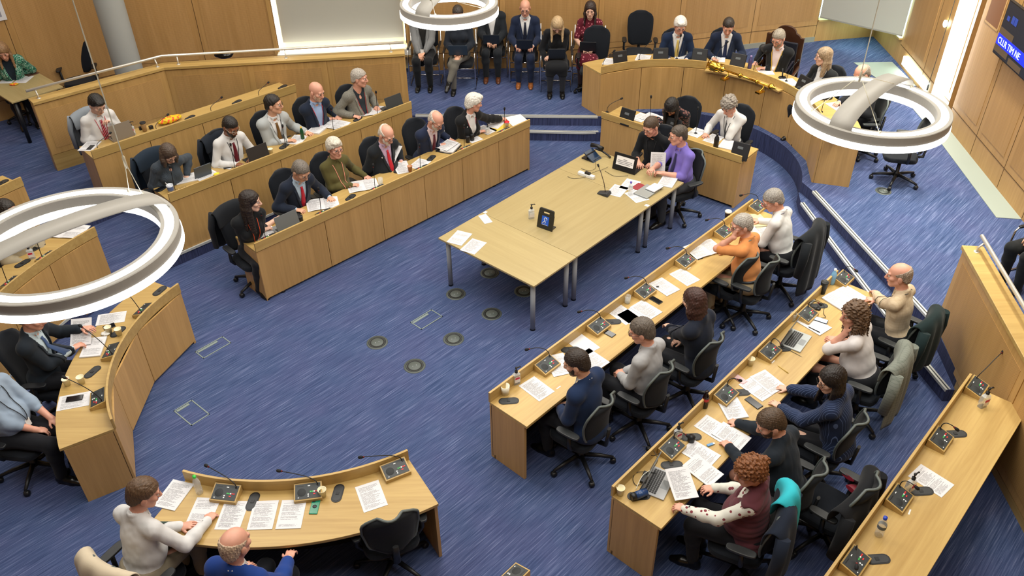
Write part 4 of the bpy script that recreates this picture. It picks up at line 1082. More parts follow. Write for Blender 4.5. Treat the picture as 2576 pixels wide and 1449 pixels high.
# ---------------------------------------------------------------- chairs
BLK = fabric('chair_black', '#10151d', rough=.9); MESH = fabric('chair_mesh', '#0d1116', rough=.8); GRIM = plain('grey_rim', '#59615f', .5); GPAD = plain('grey_pad', '#6f777c', .5)
def star_base(E, r=.33, mat=BLACK):
    for k in range(5):
        a = 2*PI*k/5+.3; c, s = math.cos(a), math.sin(a)
        m = MB(); m.tube([(.02*c, .02*s, .115), (.6*r*c, .6*r*s, .10), (r*c, r*s, .075)], [.026, .021, .016], 8); l = m.build('base_leg', mat, E)
        m = MB(); n_ = np.array([-s, c]); ctr = (r*c, r*s, .031)
        m.lathe([(.0001, -.024), (.026, -.024), (.030, -.016), (.030, .016), (.026, .024), (.0001, .024)], n=14, T=TR(ctr, a, PI/2)); m.tube([(r*c, r*s, .075), (r*c, r*s, .05)], .012, 6); m.build('caster', BLACK, l)
    m = MB(); m.lathe([(.0001, .08), (.04, .08), (.04, .15), (.026, .16), (.026, .40), (.0001, .40)], n=16); m.build('gas_lift', BLACK, E)
def sheet(wf, zs, yf, th, curve=.03, n=11):
    """curved padded panel: half width wf(v), centre-line y yf(v); returns MB"""
    m = MB(); v = []; k = len(zs)
    for side in (0, 1):
        for i, z in enumerate(zs):
            for j in range(n):
                u = -1+2*j/(n-1); e = (1-abs(u)**6)
                y = yf(i)+curve*u*u+(-th/2 if side == 0 else th/2)*(e**.5*.85+.15)
                v.append((u*wf(i), y, z))
    f = []
    for i in range(k-1):
        for j in range(n-1):
            a = i*n+j; f.append((a, a+1, a+n+1, a+n)); b = k*n+a; f.append((b, b+n, b+n+1, b+1))
    for i in range(k-1):
        for j in (0, n-1):
            a = i*n+j; b = k*n+a; f.append((a, a+n, b+n, b) if j == 0 else (a, b, b+n, a+n))
    for j in range(n-1):
        for i in (0, k-1):
            a = i*n+j; b = k*n+a; f.append((a, b, b+1, a+1) if i == 0 else (a, a+1, b+1, b))
    m.add(v, f, 0, True); return m
def back_profile(z0, z1, w0, w1, n=12, rnd=.12):
    zs = []; ws = []
    for i in range(n):
        u = i/(n-1); z = z0+(z1-z0)*u; w = w0+(w1-w0)*min(1, u*2)
        top = max(0, (z-(z1-rnd))/rnd); bot = max(0, ((z0+rnd*.6)-z)/(rnd*.6))
        w *= math.sqrt(max(.18, 1-(top*.93)**2.6)) * math.sqrt(max(.4, 1-bot**3*.5))
        zs.append(z); ws.append(w)
    return zs, ws
def seat_part(E, mat, w=.245, z=.47, y0=-.20, y1=.27):
    m = MB(); pts = []
    for q in np.linspace(0, 2*PI, 33)[:-1]:
        c, s = math.cos(q), math.sin(q); pts.append((w*math.copysign(abs(c)**.45, c), (y0+y1)/2+(y1-y0)/2*math.copysign(abs(s)**.45, s)))
    m.prism(pts, z-.075, z-.005); o = m.build('seat', mat, E, .022); return o
def arms(E, pad, y=-.02, x=.285, z=.66, hook=False):
    for sx in (-1, 1):
        m = MB(); oval = []
        for q in np.linspace(0, 2*PI, 21)[:-1]:
            c, s = math.cos(q), math.sin(q); oval.append((sx*x+.042*math.copysign(abs(c)**.6, c), y+.125*math.copysign(abs(s)**.6, s)))
        m.prism(oval, z-.015, z+.012); a = m.build('armrest', pad, E, .008)
        m = MB(); m.tube([(sx*x, y-.01, z-.015), (sx*x, y-.02, .48), (sx*(x-.04), y-.02, .42), (sx*.15, y-.02, .41)], [.020, .022, .022, .018], 8); m.build('arm_post', BLACK, a)
def highback():
    E = empty('office_chair'); seat_part(E, BLK); star_base(E)
    zs, ws = back_profile(.50, 1.10, .20, .235, 14, .16); yf = lambda i: -.235-.10*((zs[i]-.5)/.6)**1.3+.02*math.sin((zs[i]-.5)/.6*PI)
    sheet(lambda i: ws[i], zs, yf, .055, .035).build('backrest', BLK, E)
    m = MB(); m.tube([(0, -.10, .40), (0, -.27, .42), (0, -.29, .62)], [.03, .03, .025], 8, flat=.6); m.build('back_support', BLACK, E); arms(E, BLACK)
    return E
def taskchair(pad=None):
    E = empty('task_chair'); seat_part(E, BLK); star_base(E)
    zs, ws = back_profile(.52, .98, .19, .235, 13, .13); yf = lambda i: -.24-.06*((zs[i]-.52)/.46)**2+.025*math.sin((zs[i]-.52)/.46*PI)
    sheet(lambda i: ws[i], zs, yf, .035, .07).build('backrest', MESH, E)
    m = MB(); pts = []
    for i in range(13): pts.append((-ws[i]-.004, yf(i)+.07, zs[i]))
    tp = [(u*ws[-1], yf(12)+.07*u*u-.002, zs[-1]+.006) for u in np.linspace(-.9, .9, 7)]
    pts += tp+[(ws[i]+.004, yf(i)+.07, zs[i]) for i in range(12, -1, -1)]+[(u*ws[0], yf(0)+.07*u*u, zs[0]-.004) for u in np.linspace(.9, -.9, 5)]
    m.tube(pts+[pts[0]], .0125, 8); m.build('back_rim', GRIM, E)
    m = MB(); m.tube([(0, -.10, .40), (0, -.28, .43), (0, -.30, .66)], [.03, .032, .026], 8, flat=.6); m.build('back_support', BLACK, E); arms(E, pad or CHARCOAL)
    return E
def visitor():
    E = empty('visitor_chair'); seat_part(E, BLK, .24, .47, -.22, .25)
    zs, ws = back_profile(.56, .97, .225, .235, 10, .05); yf = lambda i: -.25-.07*((zs[i]-.56)/.41)
    sheet(lambda i: ws[i], zs, yf, .03, .01).build('backrest', BLK, E)
    for sx in (-1, 1):
        x = .275*sx; m = MB(); m.tube([(x, -.30, .93), (x, -.27, .68), (x, -.22, .665), (x, .20, .665), (x, .235, .64), (x, .25, .44), (x, .24, .03), (x, .20, .013), (x, -.26, .013)], .012, 8); m.build('chrome_frame', CHROME, E)
        m = MB(); m.box((x-.022, -.2, .672), (x+.022, .19, .692)); m.build('armrest', BLACK, E, .006)
    for q in ((.24, .39), (-.26, .013)):
        m = MB(); m.tube([(-.275, *q), (.275, *q)], .011, 8); m.build('cross_bar', CHROME, E)
    return E
def throne():
    E = empty('ceremonial_chair'); wd = plain('dark_carved_wood', '#3a2114', .3); lt = fabric('dark_leather', '#1d1f2a', rough=.4)
    seat_part(E, lt, .27, .50, -.25, .27)
    prof = [(-.31, .45), (-.31, 1.22)]+[(-.31+.06, 1.22), (-.22, 1.26)]+[(.17*math.cos(a), 1.27+.12*math.sin(a)) for a in np.linspace(PI*.97, .03*PI, 11)]+[(.22, 1.26), (.25, 1.22), (.31, 1.22), (.31, .45)]
    m = MB(); m.prism([(x, z) for x, z in prof], .27, .32, 0, Matrix.Rotation(PI/2, 4, 'X')); m.build('carved_back', wd, E, .006)
    m = MB(); m.box((-.23, -.272, .56), (.23, -.23, 1.14)); m.build('back_cushion', lt, E, .015)
    for sx in (-1, 1):
        m = MB(); m.tube([(sx*.30, -.27, .74), (sx*.31, -.05, .72), (sx*.31, .2, .71), (sx*.31, .26, .68)], .028, 8); m.tube([(sx*.31, .22, .70), (sx*.31, .23, .40)], .025, 8); m.build('armrest', wd, E)
        for y in (-.27, .23): m = MB(); m.tube([(sx*.27, y, .46), (sx*.28, y, .0)], [.03, .025], 8); m.build('leg', wd, E)
    return E
PROTO = {}
def chair(kind, x, y, z, yaw, label, group=None, **kw):
    fn = {'high': highback, 'task': taskchair, 'visitor': visitor, 'throne': throne}[kind]
    if kind not in PROTO: PROTO[kind] = fn()
    o = copy_tree(PROTO[kind])
    o.location = (x, y, z); o.rotation_euler = (0, 0, yaw-PI/2)
    tag(o, label, 'chair', group or {'high': 'high-backed office chairs', 'task': 'low-backed task chairs', 'visitor': 'chrome visitor chairs', 'throne': None}[kind])
    return o
def draped(x, y, z, yaw, label, mat, ztop=1.0, zbot=.45, w=.27, yb=-.27, kind='jacket', sleeves=True, yoff=0., cat='jacket'):
    """a garment hung over a chair back: front fall, shoulders over the top, back fall, hanging sleeves"""
    E = empty(kind, (x, y, z), yaw-PI/2, label, cat)
    m = MB(); n = 17; rows = []; rs = np.random.RandomState(int(abs(x*100+y*37)) % 999)
    prof = [(.075, ztop-.22), (.072, ztop-.08), (.055, ztop+.005), (0, ztop+.045), (-.055, ztop+.01), (-.08, ztop-.08), (-.09, ztop-.25), (-.10, (ztop+zbot)/2), (-.105, zbot)]
    ph = rs.rand()*6
    for i, (dy, zz) in enumerate(prof):
        r = []
        for j in range(n):
            u = -1+2*j/(n-1); wf = w*(1.0+.10*(i > 3)*(i-3)/5); fold = .018*math.sin(u*9+ph+i*.3)*(min(1, max(0, i-3)/3)); drop = .05*u*u*(i in (2, 3, 4))
            r.append((u*wf, yb+yoff+dy+fold+.06*u*u, zz-drop-.02*math.sin(u*5+ph)*(i == 8)))
        rows.append(r)
    v = [p for r in rows for p in r]; f = [(i*n+j, i*n+j+1, (i+1)*n+j+1, (i+1)*n+j) for i in range(len(rows)-1) for j in range(n-1)]
    m.add(v, f, 0, True); o = m.build('cloth', mat, E); sd = o.modifiers.new('thick', 'SOLIDIFY'); sd.thickness = .018; sd.offset = 0
    ss = o.modifiers.new('s', 'SUBSURF'); ss.levels = 1; ss.render_levels = 1
    if sleeves:
        for sx in (-1, 1):
            m = MB(); m.tube([(sx*w*.92, yb+yoff-.02, ztop-.05), (sx*(w+.03), yb+yoff-.03, ztop-.25), (sx*(w+.035), yb+yoff-.01, max(zbot-.02, ztop-.52))], [.06, .058, .05], 10, flat=.6); m.build('sleeve', mat, E)
    return E
# ---------------------------------------------------------------- pendant ring lamps
LAMP_E = 6.
def ring_lamp(label, px, D, z, band_dir, wires=(), rise=.14):
    c = U(px[0], px[1], z); E = empty('ring_pendant_lamp', c, 0, label, 'pendant lamp', 'ring pendant lamps')
    R = D/2; body = plain('lamp_grey', '#94918a', .55)
    m = MB(); prof = [(R-.13, .0), (R-.13, .075), (R-.125, .08), (R-.100, .08), (R-.100, .062), (R-.035, .062), (R-.035, .08), (R-.005, .08), (R, .075), (R, .0), (R-.13, .0)]
    m.lathe(prof, n=96, smooth=False); m.build('ring_body', body, E)
    m = MB(); m.lathe([(R-.100, .063), (R-.098, .079), (R-.037, .079), (R-.035, .063)], n=96, smooth=False); m.build('upper_light', emit('lamp_light', '#fffefa', LAMP_E), E)
    m = MB(); m.lathe([(R-.122, .0), (R-.134, -.006), (R-.134, -.058), (R-.12, -.064), (R-.01, -.064), (R+.006, -.058), (R+.006, -.006), (R-.006, .0)], n=96, smooth=False); m.build('lower_light', emit('lamp_light', '#fffefa', LAMP_E), E)
    # flat band arching over the ring
    m = MB(); a = band_dir; d = np.array([math.cos(a), math.sin(a)]); n_ = np.array([-d[1], d[0]]); rows = []; hw = .10
    for q in np.linspace(0, PI, 33):
        x = -math.cos(q)*(R-.03); zz = .06+math.sin(q)**.8*rise*D
        rows.append((x, zz))
    v = []; 
    for k, (x, zz) in enumerate(rows):
        for sgn in (-1, 1):
            for t_ in (0, .012): p = d*x+n_*hw*sgn; v.append((p[0], p[1], zz+t_))
    f = []
    for k in range(len(rows)-1):
        b = k*4; f += [(b, b+4, b+6, b+2), (b+1, b+3, b+7, b+5), (b, b+1, b+5, b+4), (b+2, b+6, b+7, b+3)]
    m.add(v, f, 0, True); m.build('arched_band', body, E)
    wire = plain('steel_wire', '#cfcab4', .4, .5)
    for J, ends in wires:                      # suspension junctions with their rods
        jx = U(J[0], J[1], J[2])-c; m = MB(); m.tube([tuple(jx), (jx[0], jx[1], 7.2-z)], .0045, 6); m.lathe([(.0001, jx[2]-.06), (.010, jx[2]-.05), (.010, jx[2]+.03), (.0001, jx[2]+.05)], (jx[0], jx[1], 0), 10); m.build('hanging_cable', wire, E)
        for e in ends:
            q = U(e[0], e[1], z+.08)-c; rr = np.hypot(q[0], q[1]); q = A(q[0]/rr*(R-.068), q[1]/rr*(R-.068), .085)
            m = MB(); m.tube([tuple(q), tuple(jx)], .003, 6); m.lathe([(.0001, .11), (.012, .105), (.012, .078)], (q[0], q[1], 0), 10); m.build('suspension_wire', wire, E)
    return E
# ---------------------------------------------------------------- paper
def paper_mat(key, seed, cols=1, head=True, grey=.58, dense=.62):
    k = 'paper_'+key
    if k in MATS: return MATS[k]
    t = NT(k); tc = t.n('ShaderNodeTexCoord'); sp = t.n('ShaderNodeSeparateXYZ'); t.l(tc.outputs['UV'], sp.inputs[0])
    u, v = sp.outputs[0], sp.outputs[1]
    rows = 40; fv = t.math('MULTIPLY', v, rows); row = t.math('FLOOR', fv); fr = t.math('FRACT', fv)
    wn = t.n('ShaderNodeTexWhiteNoise'); wn.noise_dimensions = '2D'; cv = t.n('ShaderNodeCombineXYZ'); t.l(row, cv.inputs[0]); cv.inputs[1].default_value = seed*1.7; t.l(cv.outputs[0], wn.inputs['Vector'])
    blk = t.math('FLOOR', t.math('MULTIPLY', row, .17)); wb = t.n('ShaderNodeTexWhiteNoise'); wb.noise_dimensions = '2D'; cb = t.n('ShaderNodeCombineXYZ'); t.l(blk, cb.inputs[0]); cb.inputs[1].default_value = seed*3.1; t.l(cb.outputs[0], wb.inputs['Vector'])
    ln = t.math('ADD', .55, t.math('MULTIPLY', wn.outputs[0], .36))
    a = t.math('GREATER_THAN', u, .10); b = t.math('LESS_THAN', u, ln); c = t.math('GREATER_THAN', fr, .45); d = t.math('GREATER_THAN', v, .07); e = t.math('LESS_THAN', v, .90)
    g = t.math('GREATER_THAN', wn.outputs[0], 1-dense-.18)
    h = t.math('GREATER_THAN', wb.outputs[0], .10)
    m = a
    for x in (b, c, d, e, g, h): m = t.math('MULTIPLY', m, x)
    ch = t.n('ShaderNodeTexWhiteNoise'); ch.noise_dimensions = '2D'; cc = t.n('ShaderNodeCombineXYZ'); t.l(t.math('FLOOR', t.math('MULTIPLY', u, 60)), cc.inputs[0]); t.l(row, cc.inputs[1]); t.l(cc.outputs[0], ch.inputs['Vector'])
    m = t.math('MULTIPLY', m, t.math('GREATER_THAN', ch.outputs[0], .16))
    t.col(t.mix(t.math('MULTIPLY', m, grey), (.66, .66, .68), (.05, .05, .06))); t.set(Roughness=.7); MATS[k] = t.mat; return t.mat
PM = [paper_mat('a', 1), paper_mat('b', 2), paper_mat('c', 3, dense=.75), paper_mat('d', 5, dense=.5), paper_mat('e', 8, grey=.68, dense=.8)]
PBLANK = plain('paper_blank', '#d6d6d9', .7)
_pc = [0]
def sheet_mesh(w=.21, l=.297, th=.0016, curl=0., lift=0., nx=5, ny=9, mi=0, x0=0., skew=0.):
    """one sheet or stack, y runs up the page; curl bends the far edge up"""
    v = []; uv = []; f = []; fm = []
    def zz(u, q): return curl*(q**2)+lift*((u*2-1)**2)
    for s_ in (1, 0):
        for j in range(ny+1):
            for i in range(nx+1):
                u, q = i/nx, j/ny; v.append((x0-w/2+u*w+skew*(q-.5), -l/2+q*l, zz(u, q)+th*s_))
    n = (nx+1)*(ny+1)
    for j in range(ny):
        for i in range(nx):
            a = j*(nx+1)+i; f.append((a, a+1, a+nx+2, a+nx+1)); fm.append(0)
            uv += [(i/nx, j/ny), ((i+1)/nx, j/ny), ((i+1)/nx, (j+1)/ny), (i/nx, (j+1)/ny)]
    for j in range(ny):
        for i in range(nx):
            a = n+j*(nx+1)+i; f.append((a, a+nx+1, a+nx+2, a+1)); fm.append(1); uv += [(0, 0)]*4
    rim = [j for j in range(nx+1)]+[(j+1)*(nx+1)+nx for j in range(ny)]+[ny*(nx+1)+i for i in range(nx-1, -1, -1)]+[j*(nx+1) for j in range(ny-1, 0, -1)]
    for k in range(len(rim)):
        a, b = rim[k], rim[(k+1) % len(rim)]; f.append((a, a+n, b+n, b)); fm.append(1); uv += [(0, 0)]*4
    return v, f, uv, fm
def paper(px, top, z, label, kind='sheet', th=.0016, curl=0., lift=0., w=.21, l=.297, mat=None, group='printed papers', rx=0., ry=0., dz=0.):
    """px: centre pixel; top: a pixel towards the head of the page; z: height of the surface"""
    c = U(px[0], px[1], z+dz); t_ = U(top[0], top[1], z+dz); a = math.atan2(t_[1]-c[1], t_[0]-c[0])-PI/2
    _pc[0] += 1; mt = mat or PM[_pc[0] % 5]
    name = {'sheet': 'paper_sheet', 'stack': 'paper_stack', 'open': 'open_booklet', 'held': 'held_paper'}[kind]
    if kind == 'open':
        E = empty(name, c+A(0, 0, .001), a, label, 'papers', group)
        for sx, m2 in ((-1, PM[_pc[0] % 5]), (1, PM[(_pc[0]+2) % 5])):
            v, f, uv, fm = sheet_mesh(w, l, th, 0, .0)
            v = [(x+sx*w/2, y, zz+.012*math.sin(min(1, (1-abs((x+sx*w/2))/w))*PI*.8)+.002) for x, y, zz in v]
            mesh_obj('page', v, f, [m2, PBLANK], E, smooth=False, fm=fm, uv=uv)
        return E
    v, f, uv, fm = sheet_mesh(w, l, th, curl, lift)
    o = mesh_obj(name, v, f, [mt, PBLANK], None, smooth=False, fm=fm, uv=uv); o.location = c+A(0, 0, .001); o.rotation_euler = Euler((rx, ry, a), 'XYZ') if not (rx or ry) else (Matrix.Rotation(a, 3, 'Z') @ Matrix.Rotation(rx, 3, 'X') @ Matrix.Rotation(ry, 3, 'Y')).to_euler()
    return tag(o, label, 'papers', group)
# ---------------------------------------------------------------- microphone units
GOOSE = {}
RED = emit('button_red', '#d03030', .35); GREEN = emit('button_green', '#3fae52', .35); LITW = emit('button_white', '#e6e6de', .5); PANELG = plain('panel_grey', '#34393b', .5)
def goose_pts(kind):
    if kind == 'up': return [(0, 0, 0), (0, -.005, .12), (.004, -.012, .24), (.006, -.015, .36)]
    if kind == 'over': return [(0, 0, 0), (.005, -.01, .06), (.03, -.05, .10), (.08, -.11, .11), (.13, -.17, .085)]
    if kind == 'lean': return [(0, 0, 0), (.0, .01, .08), (.05, .02, .105), (.17, .04, .12), (.25, .05, .135)]
    if kind == 'flat': return [(0, 0, 0), (.02, -.015, .045), (.10, -.05, .07), (.22, -.10, .075), (.31, -.14, .07)]
    if kind == 'in': return [(0, 0, 0), (-.01, .0, .06), (-.02, .03, .085), (-.03, .075, .075), (-.035, .10, .06)]
    if kind == 'away': return [(0, 0, 0), (-.03, .02, .06), (-.10, .04, .10), (-.22, .06, .14), (-.32, .08, .16)]
    if kind == 'back': return [(0, 0, 0), (.005, .03, .10), (.03, .09, .20), (.07, .17, .29), (.09, .21, .33)]
def mic_unit(px, z, az, label, kind='up', group='desk microphone units', dirz=0.):
    """wedge box with grey control panel; local x along the bench, y towards the seat"""
    if 'unit' not in PROTO:
        E = empty('microphone_unit'); w, d, hb, hf = .118, .155, .080, .034
        m = MB(); v = [(-w, -d/2, 0), (w, -d/2, 0), (w, d/2, 0), (-w, d/2, 0), (-w, -d/2, hb), (w, -d/2, hb), (w, d/2, hf), (-w, d/2, hf)]
        m.add(v, [(0, 3, 2, 1), (4, 5, 6, 7), (0, 1, 5, 4), (1, 2, 6, 5), (2, 3, 7, 6), (3, 0, 4, 7)]); m.build('wedge_box', OAK_X, E, .002)
        sl = math.atan2(hb-hf, d); T = Matrix.Translation((0, 0, (hb+hf)/2)) @ Matrix.Rotation(-sl, 4, 'X')
        m = MB(); m.box((-w+.012, -.068, -.002), (w-.012, .068, .003), 0, T); p = m.build('control_panel', PANELG, E)
        m = MB(); m.lathe([(.0001, .0045), (.034, .0045), (.037, .003)], (+.052, .008, 0), 24, T=T); m.build('speaker_grille', plain('grille', '#24282a', .7), p)
        m = MB()
        for k, q in enumerate((1, 1, 2, 0, 0)): m.box((-.028-k*.015, .004, .003), (-.018-k*.015, .014, .006), q, T)
        m.box((-.063, .028, .003), (-.045, .037, .006), 0, T); m.box((-.008, .026, .003), (.002, .036, .006), 2, T); m.box((-.008, .044, .003), (.002, .053, .006), 2, T)
        m.build('button', [RED, GREEN, LITW], p)
        m = MB(); m.box((.035, -.052, .003), (.09, -.046, .0036), 0, T); m.box((.075, .05, .003), (.085, .056, .0036), 1, T); m.box((-.02, -.05, .003), (.0, -.044, .0036), 1, T); m.build('panel_marking', [BLACK, LITW], p)
        PROTO['unit'] = E
    E = copy_tree(PROTO['unit'])
    w = U(px[0], px[1], z+.05); E.location = (w[0], w[1], z); E.rotation_euler = (0, 0, az)
    if kind:
        if kind not in GOOSE:
            P_ = [np.array(p) for p in goose_pts(kind)]; PP = []
            for i in range(len(P_)-1):
                for u in np.linspace(0, 1, 5)[:-1]: PP.append(P_[i]*(1-u)+P_[i+1]*u)
            PP.append(P_[-1])
            for _ in range(3): PP = [PP[0]]+[(PP[i-1]+2*PP[i]+PP[i+1])/4 for i in range(1, len(PP)-1)]+[PP[-1]]
            m = MB(); m.tube(PP, .0042, 8); m.lathe([(.0001, .006), (.013, .006), (.013, -.012)], n=12); g = m.build('gooseneck', BLACK)
            d = unit(PP[-1]-PP[-4]); m = MB(); q = PP[-1]; m.tube([q-d*.005, q+d*.012, q+d*.034, q+d*.042], [.008, .0145, .0145, .008], 12); m.tube([q-d*.012, q-d*.004], .0085, 10, 1); h = m.build('microphone_head', [BLACKF, plain('mic_red_ring', '#7a1c1c', .5)], g)
            GOOSE[kind] = g
        g = copy_tree(GOOSE[kind])
        g.parent = E; g.location = (-.088, -.048, .070); g.rotation_euler = (0, 0, dirz)
    tag(E, label, 'microphone', group); return E
def display_unit(px, z, az, label, group='black delegate display units'):
    if 'disp' not in PROTO:
        E = empty('delegate_display'); T = Matrix.Translation((0, 0, .0)) @ Matrix.Rotation(-.35, 4, 'X')
        m = MB(); m.box((-.125, -.02, .0), (.125, .02, .25), 0, T); m.build('casing', BLACK, E, .008)
        m = MB(); m.box((-.045, -.0225, .155), (.035, -.0205, .19), 0, T); m.build('rear_label', plain('grey_label', '#5c6266', .5), E)
        m = MB(); m.box((-.11, .02, .06), (.11, .0215, .235), 0, T); m.build('screen', plain('dark_glass', '#1a2028', .15), E)
        m = MB(); m.box((-.08, -.03, 0), (.08, .10, .02)); m.build('base', BLACK, E, .004); PROTO['disp'] = E; PROTO['disp_u'] = False
    E = copy_tree(PROTO['disp'])
    w = U(px[0], px[1], z+.06); E.location = (w[0], w[1], z); E.rotation_euler = (0, 0, az); tag(E, label, 'display', group); return E
def stalk_mic(px, z, az, label, kind='lean', group='goose-neck stalk microphones'):
    w = U(px[0], px[1], z); E = empty('stalk_microphone', w, az, label, 'microphone', group)
    P_ = {'lean': [(0, 0, 0), (.0, 0, .10), (.05, 0, .2), (.16, 0, .3)], 'up': [(0, 0, 0), (0, 0, .15), (.02, 0, .28), (.03, 0, .38)], 'low': [(0, 0, 0), (.0, 0, .08), (.06, 0, .14), (.22, 0, .19)]}[kind]
    P_ = [np.array(p) for p in P_]; PP = []
    for i in range(3):
        for u in np.linspace(0, 1, 5)[:-1]: PP.append(P_[i]*(1-u)+P_[i+1]*u)
    PP.append(P_[-1])
    for _ in range(3): PP = [PP[0]]+[(PP[i-1]+2*PP[i]+PP[i+1])/4 for i in range(1, len(PP)-1)]+[PP[-1]]
    m = MB(); m.tube(PP, .0045, 8); m.build('gooseneck', BLACK, E); m = MB(); m.lathe([(.0001, .012), (.022, .012), (.026, 0), (.0001, 0)], n=14); m.build('foot', BLACK, E)
    d = unit(PP[-1]-PP[-4]); q = PP[-1]; m = MB(); m.tube([q-d*.005, q+d*.012, q+d*.036, q+d*.044], [.008, .015, .015, .008], 12); m.build('microphone_head', BLACKF, E)
    return E
# ---------------------------------------------------------------- small things
def clear(name, c, alpha, rough=.06):
    t = NT(name); t.col(srgb(c)); t.set(Roughness=rough, Alpha=alpha); MATS[name] = t.mat; return t.mat
GLASS = clear('clear_glass', '#e4eef0', .22); PLAST = clear('clear_plastic', '#dde6ea', .32, .12)
def at_(px, z): return U(px[0], px[1], z)
def bottle(px, z, label, cap='#2140c8', h=.21, r=.031, body=None, lab=None, group=None, name='water_bottle'):
    E = empty(name, at_(px, z), 0, label, 'bottle', group); b = body or PLAST
    m = MB(); m.lathe([(.0001, 0), (r*.9, 0), (r, .012), (r, h*.30), (r*.93, h*.36), (r, h*.42), (r, h*.62), (r*.8, h*.74), (r*.42, h*.86), (r*.40, h*.93)], n=24); m.build('bottle_body', b, E)
    m = MB(); m.lathe([(r*.46, h*.90), (r*.48, h), (.0001, h+.001)], n=18); m.build('cap', plain('cap_'+cap.lstrip('#'), cap, .4), E)
    if lab: m = MB(); m.lathe([(r*1.015, h*.44), (r*1.015, h*.60)], n=24); m.build('label_band', plain('band_'+lab.lstrip('#'), lab, .5), E)
    return E
def sanitiser(px, z, label, az=0., s=1., lab='#c2123f'):
    E = empty('sanitiser_bottle', at_(px, z), az, label, 'bottle', 'hand sanitiser pump bottles'); E.scale = (s, s, s)
    m = MB(); pts = [(.036*math.copysign(abs(math.cos(q))**.5, math.cos(q)), .024*math.copysign(abs(math.sin(q))**.5, math.sin(q))) for q in np.linspace(0, 2*PI, 25)[:-1]]
    m.prism(pts, 0, .115); v = [(x, y, .115) for x, y in pts]+[(x*.35, y*.5, .14) for x, y in pts]; n = len(pts); m.add(v, [(i, (i+1) % n, n+(i+1) % n, n+i) for i in range(n)]); m.build('bottle_body', PLAST, E)
    m = MB(); m.box((-.028, -.0255, .03), (.028, -.0245, .095)); m.box((-.028, .0245, .03), (.028, .0255, .095)); m.build('label_sticker', plain('sanitiser_label', '#e6e2e0', .5), E)
    m = MB()
    for y0, y1 in ((-.0262, -.0256), (.0256, .0262)): m.box((-.024, y0, .068), (.022, y1, .092))
    m.build('label_flash', plain('flash_'+lab.lstrip('#'), lab, .5), E)
    m = MB(); m.lathe([(.015, .135), (.015, .158), (.006, .160), (.005, .185), (.011, .187), (.011, .198), (.0001, .2)], n=14); m.tube([(0, 0, .193), (.04, 0, .192), (.046, 0, .184)], .006, 8); m.build('pump', BLACK, E); return E
def cup(px, z, label, mat=None, h=.085, r=.037, group='cream paper cups', name='paper_cup', fill=None):
    mt = mat or CREAM; m = MB(); m.lathe([(.0001, .004), (r*.70, .004), (r*.70, 0), (r, h), (r*1.04, h+.002), (r*.95, h+.001), (r*.68, .008), (.0001, .008)], n=24); o = m.build(name, mt); o.location = at_(px, z)
    return tag(o, label, 'cup', group)
def lid_cup(px, z, label, body, lid, h=.13):
    E = empty('coffee_cup', at_(px, z), 0, label, 'cup'); m = MB(); m.lathe([(.0001, 0), (.029, 0), (.041, h)], n=24); m.build('cup_body', plain('cupb_'+body.lstrip('#'), body, .6), E)
    m = MB(); m.lathe([(.043, h-.004), (.044, h+.006), (.038, h+.016), (.034, h+.012), (.0001, h+.011)], n=24); m.build('lid', plain('cupl_'+lid.lstrip('#'), lid, .5), E); return E
def tumbler(px, z, label):
    E = empty('glass_tumbler', at_(px, z), 0, label, 'glass', 'glass tumblers'); m = MB(); m.lathe([(.0001, 0), (.030, 0), (.036, .10), (.033, .10), (.028, .008), (.0001, .008)], n=24); m.build('glass_body', GLASS, E); return E
def phone(px, top, z, label, case='#15171a', scr='#0c0f14', on=None, w=.072, l=.150, group='mobile phones'):
    c = at_(px, z); t_ = at_(top, z); a = math.atan2(t_[1]-c[1], t_[0]-c[0])-PI/2; E = empty('mobile_phone', c+A(0, 0, .001), a, label, 'phone', group)
    m = MB(); m.box((-w/2, -l/2, 0), (w/2, l/2, .008)); m.build('case', plain('case_'+case.lstrip('#'), case, .4), E, .006)
    m = MB(); m.box((-w/2+.004, -l/2+.005, .008), (w/2-.004, l/2-.005, .0088)); m.build('screen', emit('phone_on', '#a9c4e6', .5) if on else plain('scr_'+scr.lstrip('#'), scr, .12), E); return E
def laptop(px, az, z, label, body='#9aa0a3', scr='#20262c', open_=1.85, w=.32, d=.22, keys=True, back='#5d6264'):
    """az: direction the user faces"""
    c = at_(px, z); E = empty('laptop', c+A(0, 0, .001), az-PI/2, label, 'laptop', 'laptops'); bm_ = plain('lap_'+body.lstrip('#'), body, .35, .3)
    m = MB(); m.box((-w/2, -d/2, 0), (w/2, d/2, .014)); b = m.build('base', bm_, E, .003)
    if keys:
        m = MB()
        for r in range(5):
            for k in range(13): x = -w/2+.022+k*(w-.044)/13; y = d/2-.035-r*.021; m.box((x+.0015, y-.018, .014), (x+(w-.044)/13-.0015, y, .0155))
        m.build('keyboard', BLACK, b); m = MB(); m.box((-.05, -d/2+.015, .014), (.05, -d/2+.075, .0145)); m.build('trackpad', plain('pad_grey', '#8b9092', .3), b)
    T = Matrix.Translation((0, d/2, .012)) @ Matrix.Rotation(open_-PI, 4, 'X'); bk = plain('lapback_'+back.lstrip('#'), back, .4, .2)
    m = MB(); m.box((-w/2, -d+.0, -.004), (w/2, 0, .004), 0, T); l_ = m.build('lid', bk, E, .002)
    m = MB(); m.box((-w/2+.01, -d+.01, -.0052), (w/2-.01, -.015, -.004), 0, T); m.build('screen', plain('lscr_'+scr.lstrip('#'), scr, .15), l_); return E
